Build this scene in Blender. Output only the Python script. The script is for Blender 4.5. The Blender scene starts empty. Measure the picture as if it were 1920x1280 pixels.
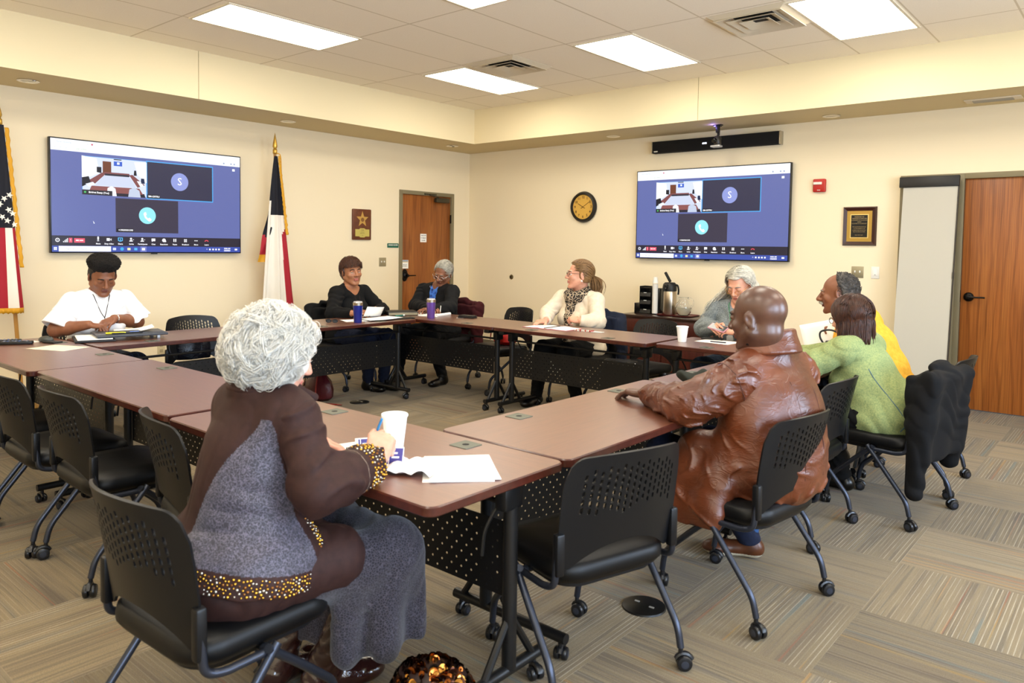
import bpy, bmesh, math, random
import numpy as np
from mathutils import Vector, Matrix, Euler
SC = bpy.context.scene
COL = SC.collection
R = math.radians
rnd = random.Random(7)

# ------------------------------------------------------------------ materials
def lin(c):
    """sRGB hex or 0-1 triple -> linear rgba"""
    if isinstance(c, str):
        c = c.lstrip('#'); c = [int(c[i:i+2], 16)/255 for i in (0, 2, 4)]
    return tuple((x/12.92 if x <= .04045 else ((x+.055)/1.055)**2.4) for x in c) + (1.0,)
MATS = {}
class NT:
    def __init__(s, name):
        s.m = bpy.data.materials.new(name); s.m.use_nodes = True
        s.t = s.m.node_tree; s.b = s.t.nodes['Principled BSDF']; s.out = s.t.nodes['Material Output']
    def n(s, typ, **kw):
        o = s.t.nodes.new('ShaderNode'+typ)
        for k, v in kw.items():
            if k.startswith('i_'): o.inputs[int(k[2:])].default_value = v
            else: setattr(o, k, v)
        return o
    def l(s, a, b): s.t.links.new(a, b)
    def obj(s): return s.n('TexCoord').outputs['Object']
    def mapping(s, vec, scale=(1, 1, 1), loc=(0, 0, 0), rot=(0, 0, 0)):
        m = s.n('Mapping'); m.inputs['Scale'].default_value = scale; m.inputs['Location'].default_value = loc; m.inputs['Rotation'].default_value = rot
        s.l(vec, m.inputs['Vector']); return m.outputs[0]
    def noise(s, vec, scale, detail=3, rough=.55, dist=0):
        n = s.n('TexNoise'); n.inputs['Scale'].default_value = scale; n.inputs['Detail'].default_value = detail
        n.inputs['Roughness'].default_value = rough; n.inputs['Distortion'].default_value = dist
        s.l(vec, n.inputs['Vector']); return n.outputs['Fac']
    def ramp(s, fac, stops, interp='LINEAR'):
        r = s.n('ValToRGB'); r.color_ramp.interpolation = interp
        e = r.color_ramp.elements
        while len(e) < len(stops): e.new(.5)
        for el, (p, c) in zip(e, stops): el.position = p; el.color = lin(c) if not (isinstance(c, tuple) and len(c) == 4) else c
        s.l(fac, r.inputs[0]); return r.outputs[0]
    def mix(s, fac, a, b, mode='MIX'):
        m = s.n('Mix'); m.data_type = 'RGBA'; m.blend_type = mode
        for inp, v in ((m.inputs[0], fac), (m.inputs[6], a), (m.inputs[7], b)):
            if hasattr(v, 'is_linked'): s.l(v, inp)
            else: inp.default_value = v
        return m.outputs[2]
    def math(s, op, a, b=None, c=None):
        m = s.n('Math'); m.operation = op
        for inp, v in zip(m.inputs, (a, b, c)):
            if v is None: continue
            if hasattr(v, 'is_linked'): s.l(v, inp)
            else: inp.default_value = v
        return m.outputs[0]
    def bump(s, h, strength=.3, dist=.002):
        b = s.n('Bump'); b.inputs['Strength'].default_value = strength; b.inputs['Distance'].default_value = dist
        s.l(h, b.inputs['Height']); s.l(b.outputs[0], s.b.inputs['Normal'])
    def set(s, **kw):
        names = dict(base='Base Color', rough='Roughness', metal='Metallic', coat='Coat Weight', coatr='Coat Roughness', sheen='Sheen Weight',
                     sheenr='Sheen Roughness', spec='Specular IOR Level', trans='Transmission Weight', ior='IOR', emit='Emission Strength', emc='Emission Color', sss='Subsurface Weight', alpha='Alpha', sheent='Sheen Tint')
        for k, v in kw.items():
            i = s.b.inputs[names[k]]
            if hasattr(v, 'is_linked'): s.l(v, i)
            else: i.default_value = v
def mat(name, base, rough=.5, metal=0., spec=.5, coat=0., sheen=0., bump=None, var=None, trans=0., ior=1.45, emit=None, sss=0.):
    if name in MATS: return MATS[name]
    t = NT(name); c = lin(base)
    t.set(base=c, rough=rough, metal=metal, spec=spec, coat=coat, sheen=sheen, trans=trans, ior=ior)
    if sheen: t.set(sheenr=.5, sheent=c)
    if coat: t.set(coatr=.15)
    if sss: t.set(sss=sss); t.b.inputs['Subsurface Radius'].default_value = (.012, .005, .003)
    if emit: t.set(emc=c, emit=emit)
    if var:
        n = t.noise(t.obj(), var[0], 4, .6); f = t.ramp(n, [(.35, (0, 0, 0)), (.65, (1, 1, 1))])
        t.set(base=t.mix(f, c, lin(var[1])))
    if bump:
        n = t.noise(t.obj(), bump[0], 3, .6); t.bump(n, bump[1], bump[2] if len(bump) > 2 else .002)
    MATS[name] = t.m; return t.m

# ------------------------------------------------------------------ objects
def tag(o, label=None, cat=None, group=None, kind=None):
    if label: o['label'] = label
    if cat: o['category'] = cat
    if group: o['group'] = group
    if kind: o['kind'] = kind
    return o
def empty(name, loc=(0, 0, 0), rz=0):
    o = bpy.data.objects.new(name, None); o.empty_display_size = .1; o.location = loc; o.rotation_euler = (0, 0, rz); COL.objects.link(o); return o
def thing(name, label, cat, loc=(0, 0, 0), rz=0, group=None): return tag(empty(name, loc, rz), label, cat, group)
def struct(o): o['kind'] = 'structure'; return o
def copy_tree(o, parent=None):
    c = o.copy(); COL.objects.link(c)
    if parent: c.parent = parent
    for ch in list(o.children): copy_tree(ch, c)
    return c
def link_mesh(name, me, mats, parent=None, angle=38):
    o = bpy.data.objects.new(name, me); COL.objects.link(o)
    for m in (mats if isinstance(mats, (list, tuple)) else [mats]): me.materials.append(m)
    if angle is not None and len(me.polygons):
        me.polygons.foreach_set('use_smooth', np.ones(len(me.polygons), bool)); 
        if angle < 180: me.set_sharp_from_angle(angle=R(angle))
    if parent: o.parent = parent
    return o
class MB:
    """collects shapes; build() links them as ONE mesh object"""
    def __init__(s): s.v = []; s.f = []; s.m = []; s.mi = 0
    def add(s, vs, fs):
        o = len(s.v); s.v += [tuple(v) for v in vs]; s.f += [tuple(i+o for i in f) for f in fs]; s.m += [s.mi]*len(fs); return s
    def mat(s, i): s.mi = i; return s
    def box(s, c, d, rot=None, bev=0, seg=2):
        bm = bmesh.new(); bmesh.ops.create_cube(bm, size=1)
        bmesh.ops.scale(bm, vec=d, verts=bm.verts)
        if bev: bmesh.ops.bevel(bm, geom=bm.edges[:], offset=min(bev, min(d)*.49), segments=seg, profile=.5, affect='EDGES')
        return s._bm(bm, c, rot)
    def _bm(s, bm, c=(0, 0, 0), rot=None):
        M = Matrix.Translation(c)
        if rot is not None: M = M @ (rot if isinstance(rot, Matrix) else Euler(rot).to_matrix().to_4x4())
        bm.verts.index_update(); bmesh.ops.transform(bm, matrix=M, verts=bm.verts)
        s.add([v.co[:] for v in bm.verts], [[v.index for v in f.verts] for f in bm.faces]); bm.free(); return s
    def ball(s, c, r, seg=16, ring=10, rot=None):
        r = r if hasattr(r, '__len__') else (r, r, r)
        bm = bmesh.new(); bmesh.ops.create_uvsphere(bm, u_segments=seg, v_segments=ring, radius=1); bmesh.ops.scale(bm, vec=r, verts=bm.verts)
        return s._bm(bm, c, rot)
    def tube(s, pts, r, seg=10, cap=True, closed=False, flat=1.0):
        pts = [Vector(p) for p in pts]; n = len(pts)
        rs = r if hasattr(r, '__len__') else [r]*n
        vs = []; prev = None
        for i, p in enumerate(pts):
            a = pts[(i-1) % n] if (closed or i > 0) else p; b = pts[(i+1) % n] if (closed or i < n-1) else p
            t = (b-a).normalized()
            if prev is None:
                u = t.cross(Vector((0, 0, 1)));
                if u.length < .05: u = t.cross(Vector((0, 1, 0)))
            else: u = prev-t*prev.dot(t)
            u.normalize(); prev = u; w = t.cross(u)
            for k in range(seg):
                an = 2*math.pi*k/seg; vs.append(p+(u*math.cos(an)+w*math.sin(an)*flat)*rs[i])
        fs = []
        for i in range(n if closed else n-1):
            for k in range(seg):
                j = (i+1) % n; fs.append((i*seg+k, i*seg+(k+1) % seg, j*seg+(k+1) % seg, j*seg+k))
        if cap and not closed: fs.append(tuple(range(seg))[::-1]); fs.append(tuple((n-1)*seg+k for k in range(seg)))
        return s.add(vs, fs)
    def lathe(s, prof, c=(0, 0, 0), seg=24, rot=None, cap=True):
        vs = []; fs = []; n = len(prof)
        for r, z in prof:
            for k in range(seg): a = 2*math.pi*k/seg; vs.append(Vector((r*math.cos(a), r*math.sin(a), z)))
        for i in range(n-1):
            for k in range(seg): fs.append((i*seg+k, i*seg+(k+1) % seg, (i+1)*seg+(k+1) % seg, (i+1)*seg+k))
        if cap: fs.append(tuple(range(seg))[::-1]); fs.append(tuple((n-1)*seg+k for k in range(seg)))
        M = Matrix.Translation(c)
        if rot is not None: M = M @ (rot if isinstance(rot, Matrix) else Euler(rot).to_matrix().to_4x4())
        return s.add([M @ v for v in vs], fs)
    def prism(s, pts, h, M=None, z0=0):
        n = len(pts); vs = [Vector((x, y, z0)) for x, y in pts]+[Vector((x, y, z0+h)) for x, y in pts]
        if M is not None: vs = [M @ v for v in vs]
        return s.add(vs, [tuple(range(n))[::-1], tuple(range(n, 2*n))]+[(i, (i+1) % n, n+(i+1) % n, n+i) for i in range(n)])
    def grid(s, fn, nu, nv, closed_u=False):
        """surface fn(u,v), u,v in 0..1"""
        vs = [fn(i/(nu if closed_u else nu-1), j/(nv-1)) for j in range(nv) for i in range(nu)]; fs = []
        for j in range(nv-1):
            for i in range(nu if closed_u else nu-1):
                k = (i+1) % nu; fs.append((j*nu+i, j*nu+k, (j+1)*nu+k, (j+1)*nu+i))
        return s.add(vs, fs)
    def build(s, name, mats, parent=None, angle=38, solid=0, loc=None):
        me = bpy.data.meshes.new(name); me.from_pydata(s.v, [], s.f); me.polygons.foreach_set('material_index', s.m)
        if solid:
            bm = bmesh.new(); bm.from_mesh(me); bmesh.ops.remove_doubles(bm, verts=bm.verts, dist=1e-5)
            bmesh.ops.recalc_face_normals(bm, faces=bm.faces); bmesh.ops.solidify(bm, geom=bm.faces[:], thickness=solid); bm.to_mesh(me); bm.free()
        o = link_mesh(name, me, mats, parent, angle)
        if loc is not None: o.location = loc
        return o
def arc(c, r, a0, a1, n, ax=0):
    """points on an arc; ax: 0 -> xy-plane, 1 -> xz, 2 -> yz"""
    o = []
    for i in range(n):
        a = a0+(a1-a0)*i/(n-1); p, q = r*math.cos(a), r*math.sin(a)
        o.append(Vector(c)+(Vector((p, q, 0)) if ax == 0 else Vector((p, 0, q)) if ax == 1 else Vector((0, p, q))))
    return o
def rrect(w, h, r, n=5):
    o = []
    for cx, cy, a in ((w/2-r, h/2-r, 0), (-w/2+r, h/2-r, 90), (-w/2+r, -h/2+r, 180), (w/2-r, -h/2+r, 270)):
        for i in range(n): t = R(a+90*i/(n-1)); o.append((cx+r*math.cos(t), cy+r*math.sin(t)))
    return o
def smooth_path(pts, n=6):
    """Catmull-Rom"""
    P = [Vector(p) for p in pts]; P = [P[0]*2-P[1]]+P+[P[-1]*2-P[-2]]; o = []
    for i in range(1, len(P)-2):
        for k in range(n):
            t = k/n; a, b, c, d = P[i-1:i+3]
            o.append(.5*((2*b)+(c-a)*t+(2*a-5*b+4*c-d)*t*t+(3*b-a-3*c+d)*t**3))
    o.append(P[-2]); return o
def fillet(pts, r, n=5):
    """polyline with rounded corners"""
    P = [Vector(p) for p in pts]; o = [P[0]]
    for i in range(1, len(P)-1):
        a, b, c = P[i-1], P[i], P[i+1]; u = (a-b).normalized(); w = (c-b).normalized()
        d = min(r, (a-b).length*.49, (c-b).length*.49); s, e = b+u*d, b+w*d
        for k in range(n+1): t = k/n; o.append(s*(1-t)**2+b*2*t*(1-t)+e*t*t)
    o.append(P[-1]); return o
def text(s, size, M, name='lettering', align='CENTER', bold=0):
    """mesh data of a line of writing, laid on plane M (x right, y up); returns verts, faces"""
    cu = bpy.data.curves.new('t', 'FONT'); cu.body = s; cu.size = size; cu.align_x = align; cu.align_y = 'CENTER'; cu.resolution_u = 2; cu.offset = bold
    o = bpy.data.objects.new('t', cu); COL.objects.link(o)
    dg = bpy.context.evaluated_depsgraph_get(); me = o.evaluated_get(dg).to_mesh()
    vs = [M @ v.co for v in me.vertices]; fs = [tuple(p.vertices) for p in me.polygons]
    o.evaluated_get(dg).to_mesh_clear(); bpy.data.objects.remove(o); bpy.data.curves.remove(cu)
    return vs, fs
EXPO, LIGHT_E, SKY_E, WIN_E = 0.36, 10.5, 1.5, 130.0
# ------------------------------------------------------------------ camera (fitted)
cam = bpy.data.cameras.new('camera'); camo = bpy.data.objects.new('camera', cam); COL.objects.link(camo)
cam.sensor_width = 36; cam.lens = 1407.38/1920*36; cam.shift_y = (531.0-640)/1920; cam.clip_start = .05
fw = Vector((-0.64784562, 0.7601495, -0.04968694)); ri = Vector((0.76055065, 0.64912139, 0.01428721)); up = Vector((-0.04311327, 0.02853353, 0.99866265))
camo.matrix_world = Matrix.Translation((7.6497, -7.9860, 1.45335)) @ Matrix((ri, up, -fw)).transposed().to_4x4()
SC.camera = camo
SC.view_settings.view_transform = 'Standard'; SC.view_settings.look = 'None'; SC.view_settings.gamma = 1; SC.view_settings.use_curve_mapping = False
SC.view_settings.exposure = EXPO
cam.dof.use_dof = True; cam.dof.focus_distance = 5.6; cam.dof.aperture_fstop = 4.5
SC.cycles.use_denoising = True; SC.cycles.max_bounces = 8; SC.cycles.diffuse_bounces = 5; SC.cycles.sample_clamp_indirect = 6

# ------------------------------------------------------------------ room
ZC, ZS, SA, SB = 3.2255, 2.7832, .798, .7536      # ceiling, soffit underside, soffit depths
XR, YF = 9.75, -10.4                               # window wall, wall behind the camera
def wallmat(name, c):
    t = NT(name); o = t.obj(); n = t.noise(o, 260, 2); t.set(base=lin(c), rough=.75, spec=.3); t.bump(n, .08, .001); return t.m
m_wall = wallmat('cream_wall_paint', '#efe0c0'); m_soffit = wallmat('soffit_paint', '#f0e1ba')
m_under = wallmat('soffit_underside_darker', '#d6c498')  # soffit underside: darker tone than its side faces
def ceil_mat():
    t = NT('ceiling_tile'); o = t.obj(); s = t.n('SeparateXYZ'); t.l(o, s.inputs[0])
    def line(axis, off, per, w):
        a = t.math('ADD', s.outputs[axis], -off); a = t.math('DIVIDE', a, per); a = t.math('FRACT', a); a = t.math('SUBTRACT', a, .5); a = t.math('ABSOLUTE', a)
        return t.math('GREATER_THAN', a, .5-w/per)
    g = t.math('MAXIMUM', line(0, 2.065+.318, .636, .007), line(1, -1.98+.6, 1.245, .007))
    n = t.noise(o, 120, 3, .7); c = t.ramp(n, [(.3, '#f8eedb'), (.7, '#fff6e6')])
    t.set(base=t.mix(g, c, lin('#dccfb6')), rough=.95, spec=.1); h = t.math('MULTIPLY', n, .4); h = t.math('SUBTRACT', h, g); t.bump(h, .3, .002); return t.m
m_ceil = ceil_mat()
def carpet():
    t = NT('carpet_tiles'); o = t.obj(); s = t.n('SeparateXYZ'); t.l(o, s.inputs[0]); P = .606
    ux = t.math('DIVIDE', t.math('ADD', s.outputs[0], -6.811), P); uy = t.math('DIVIDE', t.math('ADD', s.outputs[1], 4.18), P)
    ix = t.math('FLOOR', ux); iy = t.math('FLOOR', uy)
    par = t.math('FRACT', t.math('MULTIPLY', t.math('ADD', ix, iy), .5)); par = t.math('GREATER_THAN', par, .25)
    a = t.n('Mix'); t.l(par, a.inputs[0]); t.l(uy, a.inputs[2]); t.l(ux, a.inputs[3]); across = a.outputs[0]
    b = t.n('Mix'); t.l(par, b.inputs[0]); t.l(ux, b.inputs[2]); t.l(uy, b.inputs[3]); along = b.outputs[0]
    idn = t.n('TexWhiteNoise', noise_dimensions='2D'); cmb = t.n('CombineXYZ'); t.l(ix, cmb.inputs[0]); t.l(iy, cmb.inputs[1]); t.l(cmb.outputs[0], idn.inputs['Vector'])
    tid = idn.outputs['Value']
    def stripes(sc_across, sc_along, off, det=2):
        v = t.n('CombineXYZ'); t.l(t.math('MULTIPLY', across, sc_across), v.inputs[0]); t.l(t.math('MULTIPLY', along, sc_along), v.inputs[1])
        t.l(t.math('MULTIPLY_ADD', tid, 37.0, off), v.inputs[2]); return t.noise(v.outputs[0], 1, det, .6)
    n1 = stripes(9, .35, 0, 3); n2 = stripes(46, .7, 5, 1); n3 = stripes(120, 2.2, 9, 0)
    c = t.ramp(n1, [(.28, '#665844'), (.42, '#877558'), (.55, '#92805f'), (.72, '#7e725f')])
    lm = t.ramp(n2, [(.56, (0, 0, 0)), (.63, (1, 1, 1))]); st = stripes(4, .5, 21, 1); st = t.ramp(st, [(.42, (.12, .12, .12)), (.6, (.85, .85, .85))])
    strong = t.ramp(tid, [(.35, (.25, .25, .25)), (.75, (1, 1, 1))])
    pin = t.math('ABSOLUTE', t.math('SINE', t.math('MULTIPLY', across, 3.14159*34))); pin = t.ramp(pin, [(.10, (1, 1, 1)), (.42, (0, 0, 0))]); brk = t.ramp(stripes(34, 3.0, 61, 1), [(.36, (.5, .5, .5)), (.5, (1, 1, 1))]); pg = t.ramp(stripes(3.2, .3, 44, 1), [(.38, (.35, .35, .35)), (.52, (1, 1, 1))])
    pk = t.n('Mix'); t.l(par, pk.inputs[0]); pk.inputs[2].default_value = .25; pk.inputs[3].default_value = .85; pin = t.mix(1.0, t.mix(1.0, pin, pg, 'MULTIPLY'), brk, 'MULTIPLY'); pin = t.mix(1.0, pin, pk.outputs[0], 'MULTIPLY')
    f = t.mix(1.0, t.mix(.5, lm, st, 'MULTIPLY'), strong, 'MULTIPLY'); f = t.mix(.35, pin, f)
    f = t.mix(1.0, pin, t.mix(1.0, f, lin((.45, .45, .45)), 'MULTIPLY'), 'ADD')
    c = t.mix(f, c, lin('#c3b79d'))
    dk = t.ramp(n2, [(.36, (1, 1, 1)), (.42, (0, 0, 0))]); c = t.mix(t.mix(1.0, dk, lin((.62, .62, .62)), 'MULTIPLY'), c, lin('#453e35'))
    acc = stripes(30, .4, 33, 0); ac = t.ramp(acc, [(.70, (0, 0, 0)), (.73, (.8, .8, .8))]); hue = t.ramp(n1, [(.4, '#9a5a3c'), (.5, '#b08a3c'), (.6, '#6f7d78')]); c = t.mix(ac, c, hue)
    dash = t.math('MULTIPLY', t.math('SINE', t.math('MULTIPLY', along, 200)), .5)
    fine = t.noise(o, 300, 3, .8); c = t.mix(t.ramp(fine, [(.38, (.75, .75, .75)), (.60, (0, 0, 0))]), c, lin('#3a342b'))
    tone = t.ramp(tid, [(0, (.80, .80, .80)), (1, (1, 1, 1))]); c = t.mix(1.0, c, tone, 'MULTIPLY')
    t.set(base=c, rough=.95, spec=.1, sheen=.15)
    ridge = t.math('MULTIPLY_ADD', n3, .7, t.math('MULTIPLY', fine, .6)); t.bump(ridge, .6, .004); return t.m
m_carpet = carpet()
def oak(name, c1, c2, c3, rough=.35):
    t = NT(name); o = t.obj(); g = t.mapping(o, (1, 1, .06)); n = t.noise(g, 9, 4, .6, .6); w = t.n('TexWave', wave_type='BANDS', bands_direction='X')
    w.inputs['Scale'].default_value = 4; w.inputs['Distortion'].default_value = 9; w.inputs['Detail'].default_value = 3; w.inputs['Detail Scale'].default_value = 1.2
    t.l(t.mapping(o, (1.1, 1.1, .12)), w.inputs['Vector'])
    base = t.ramp(n, [(.25, c1), (.5, c2), (.8, c3)]); gr = t.noise(t.mapping(o, (1, 1, .012)), 150, 2); gl = t.ramp(gr, [(.38, (.80, .78, .76)), (.55, (1, 1, 1))])
    wl = t.ramp(w.outputs['Fac'], [(.0, (.85, .82, .80)), (.22, (1, 1, 1))])
    t.set(base=t.mix(.8, t.mix(.75, base, gl, 'MULTIPLY'), wl, 'MULTIPLY'), rough=rough, spec=.4); t.bump(gr, .06, .001); return t.m
m_oak = oak('oak_door_veneer', '#8a4e20', '#9a5a27', '#a7672f')
m_dframe = mat('olive_grey_frame_paint', '#817659', .5)
m_black = mat('black_plastic', '#131313', .45); m_bronze = mat('dark_bronze_metal', '#1d1a18', .35, .8)
m_white = mat('white_plastic', '#eae7df', .5); m_metalplate = mat('brushed_plate', '#a1977a', .4, .5)

mb = MB(); mb.box((XR/2, YF/2, -.05), (XR+.4, -YF+.4, .1)); struct(mb.build('floor', m_carpet))
mb = MB(); mb.box((XR/2, YF/2, ZC+.05), (XR+.4, -YF+.4, .1)); struct(mb.build('ceiling', m_ceil))
D1, D1W, DH = -1.2966, .914, 2.13     # door in wall_left: y of its left edge
D2, D2W = 6.3054, .914                # door in wall_back
FT = .051
def wall_with_hole(mbx, along, L0, L1, h0, h1, H, plane, th, sgn):
    segs = [(L0, h0, 0, H), (h1, L1, 0, H), (h0, h1, DH+FT, H)]
    for a, b, z0, z1 in segs:
        c = ((a+b)/2, (z0+z1)/2)
        if along == 'y': mbx.box((plane+sgn*th/2, c[0], c[1]), (th, b-a, z1-z0))
        else: mbx.box((c[0], plane+sgn*th/2, c[1]), (b-a, th, z1-z0))
mb = MB(); wall_with_hole(mb, 'y', YF, 0.12, D1-FT, D1+D1W+FT, ZC, 0, .12, -1); struct(mb.build('wall_left', m_wall))
mb = MB(); wall_with_hole(mb, 'x', 0, XR, D2-FT, D2+D2W+FT, ZC, 0, .12, 1); struct(mb.build('wall_back', m_wall))
mb = MB(); mb.box((XR/2, YF-.06, ZC/2), (XR, .12, ZC)); struct(mb.build('wall_front', m_wall))
# window wall (behind the camera, to its right): three openings
WINS = [(-8.9, 1.7), (-6.4, 1.7), (-3.7, 1.7)]; WZ0, WZ1 = .85, 2.35
mb = MB(); ys = [YF]
for yc, w in WINS: ys += [yc-w/2, yc+w/2]
ys.append(0)
for i in range(0, len(ys), 2): mb.box((XR+.06, (ys[i]+ys[i+1])/2, ZC/2), (.12, ys[i+1]-ys[i], ZC))
for yc, w in WINS:
    mb.box((XR+.06, yc, WZ0/2), (.12, w, WZ0)); mb.box((XR+.06, yc, (WZ1+ZC)/2), (.12, w, ZC-WZ1))
struct(mb.build('wall_right', m_wall))
for i, (yc, w) in enumerate(WINS):
    mb = MB(); H = WZ1-WZ0; zc = (WZ0+WZ1)/2
    for dy in (-w/2+.025, 0, w/2-.025): mb.box((XR+.05, yc+dy, zc), (.06, .05, H), bev=.004)
    for z in (WZ0+.025, WZ1-.025): mb.box((XR+.05, yc, z), (.055, w, .05), bev=.004)
    struct(mb.build('window_%d' % (i+1), m_dframe))
# soffit: a dropped ring round the room
SR, SF = .8, .8
mb = MB(); h = ZC-ZS; zc = (ZC+ZS)/2
mb.box((SA/2, YF/2, zc), (SA, -YF, h)); mb.box((SA+(XR-SA)/2, -SB/2, zc), (XR-SA, SB, h))
mb.box((XR-SR/2, (YF-SB)/2, zc), (SR, -YF-SB, h)); mb.box(((SA+XR-SR)/2, YF+SF/2, zc), (XR-SR-SA, SF, h))
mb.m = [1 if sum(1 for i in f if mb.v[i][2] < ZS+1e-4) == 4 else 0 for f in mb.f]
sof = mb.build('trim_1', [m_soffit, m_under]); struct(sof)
mb = MB(); mb.box((SA+.0005, -4.502, zc), (.001, .006, h)); mb.box((3.989, -SB-.0005, zc), (.006, .001, h))
struct(mb.build('trim_2', mat('soffit_joint', '#b09e70', .8)))
m_base = mat('baseboard_vinyl', '#6c6553', .6)
mb = MB(); mb.box((.005, (YF+D1-FT)/2, .05), (.01, D1-FT-YF, .1)); mb.box((.005, (D1+D1W+FT)/2, .05), (.01, -(D1+D1W+FT), .1)); struct(mb.build('baseboard_left', m_base))
mb = MB(); mb.box(((D2-FT)/2, -.005, .05), (D2-FT, .01, .1)); mb.box(((D2+D2W+FT+XR)/2, -.005, .05), (XR-D2-D2W-FT, .01, .1)); struct(mb.build('baseboard_back', m_base))

# doors -----------------------------------------------------------------
def lever(mbx, c, ax, sgn, out):
    """lever handle; ax = unit vector along the lever, out = outward normal"""
    c = Vector(c); ax = Vector(ax); out = Vector(out); q = Vector((0, 0, 1)).rotation_difference(out).to_matrix().to_4x4()
    mbx.lathe([(.001, 0), (.042, 0), (.042, .008), (.034, .018), (.02, .022), (.018, .055), (.001, .058)], c, 20, q)
    p = c+out*.048; mbx.tube(smooth_path([p, p+ax*.04, p+ax*.09+out*.004, p+ax*.135]), .010, 8, flat=.8)
d1 = empty('door_1', (0, D1, 0)); struct(d1)
mb = MB(); mb.box((-.03, D1W/2, DH/2+.004), (.045, D1W-.006, DH-.008), bev=.002); mb.build('door_leaf', m_oak, d1)
mb = MB()
mb.box((-.045, -FT/2, (DH+FT)/2), (.13, FT, DH+FT), bev=.003); mb.box((-.045, D1W+FT/2, (DH+FT)/2), (.13, FT, DH+FT), bev=.003); mb.box((-.045, D1W/2, DH+FT/2), (.13, D1W, FT), bev=.003)
mb.build('door_frame', m_dframe, d1)
mb = MB(); mb.ball((-.004, .06, 1.04), (.012, .055, .085), 20, 12); lever(mb, (.0, .075, 1.035), (0, 1, 0), 1, (1, 0, 0)); mb.build('door_handle', m_bronze, d1)
mb = MB(); mb.box((.03, D1W-.2, DH-.055), (.055, .26, .065), bev=.012); mb.tube([(.04, D1W-.28, DH-.02), (.05, D1W-.45, DH+.01)], .009, 6); mb.box((.02, D1W-.42, DH+.018), (.03, .22, .018)); mb.build('door_closer', mat('closer_bronze', '#4a4436', .4, .6), d1)
mb = MB()
for z in (.25, 1.05, 1.82): mb.tube([(.005, D1W-.001, z-.06), (.005, D1W-.001, z+.06)], .012, 8)
mb.build('hinge', m_bronze, d1)
d2 = empty('door_2', (D2, 0, 0)); struct(d2)
mb = MB(); mb.box((D2W/2, .03, DH/2+.004), (D2W-.006, .045, DH-.008), bev=.002); mb.build('door_leaf', m_oak, d2)
mb = MB()
mb.box((-FT/2, .045, (DH+FT)/2), (FT, .13, DH+FT), bev=.003); mb.box((D2W+FT/2, .045, (DH+FT)/2), (FT, .13, DH+FT), bev=.003); mb.box((D2W/2, .045, DH+FT/2), (D2W, .13, FT), bev=.003)
mb.build('door_frame', m_dframe, d2)
mb = MB(); lever(mb, (.068, .006, 1.045), (1, 0, 0), 1, (0, -1, 0)); mb.box((-.004, .0, 1.05), (.014, .012, .11)); mb.build('door_handle', m_bronze, d2)

# ceiling lights -----------------------------------------------------------
def emis(name, c, s):
    t = NT(name); t.set(base=lin(c), emc=lin(c), emit=s, rough=.6); return t.m
m_diff = emis('lit_diffuser', '#fff6e4', LIGHT_E)
m_lframe = mat('light_trim', '#e6dcc4', .6)
LX = [2.06, 3.99, 5.87, 7.75]; LY = [-1.95, -4.45, -6.95, -9.2]
WHERE = {(0, 1): 'long lit ceiling panel above the flag and the wide screen, second from the corner', (0, 0): 'lit ceiling panel deepest in the room corner, beside a square vent',
         (1, 0): 'lit ceiling panel over the woman in the scarf, between two vents', (2, 0): 'lit ceiling panel nearest the far right door, cut by the top edge', (1, 1): 'lit ceiling panel at the top edge, only its tip showing'}
first = None
for i, x in enumerate(LX):
    for j, y in enumerate(LY):
        if first is None:
            first = r = thing('ceiling_light', '', 'ceiling light', (x, y, ZC))
            mb = MB()
            for sx in (-1, 1): mb.box((sx*.3, 0, -.004), (.02, 1.23, .012))
            for sy in (-1, 1): mb.box((0, sy*.605, -.004), (.58, .02, .012))
            mb.build('light_frame', m_lframe, r)
            mb = MB(); mb.box((0, 0, -.001), (.585, 1.195, .008)); mb.build('diffuser', m_diff, r)
        else: r = copy_tree(first); r.location = (x, y, ZC)
        r['label'] = WHERE.get((i, j), 'lit ceiling panel behind the camera side of the room'); r['group'] = 'ceiling light panels' if (i, j) in WHERE else 'ceiling light panels behind the viewer'
# recessed downlights in the soffit
m_chrome = mat('chrome', '#d9d6cf', .12, 1.)
dl = [(.396, -5.781, 'round chrome downlight in the soffit at the far left above the wide screen'), (.382, -3.279, 'round chrome downlight in the soffit above the flag with the gold finial'),
      (.448, -.81, 'round chrome downlight in the soffit close to the room corner'), (2.679, -.324, 'round chrome downlight in the soffit above the wall clock side of the right screen'), (5.173, -.249, 'round chrome downlight in the soffit right of the black soundbar')]
first = None
for x, y, lb in dl:
    if first is None:
        first = r = thing('downlight', lb, 'downlight', (x, y, ZS), 0, 'soffit downlights')
        mb = MB(); mb.lathe([(.062, -.001), (.085, -.001), (.085, -.006), (.075, -.010), (.062, -.004), (.055, .0), (.045, -.001)], seg=28, cap=False); mb.build('trim_ring', m_chrome, r)
        mb = MB(); mb.lathe([(.0001, -.0005), (.062, -.0015)], seg=24, cap=False); mb.build('reflector', mat('bright_reflector', '#b9b4a6', .2, .9), r)
    else: r = copy_tree(first); r.location = (x, y, ZS); r['label'] = lb
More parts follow.
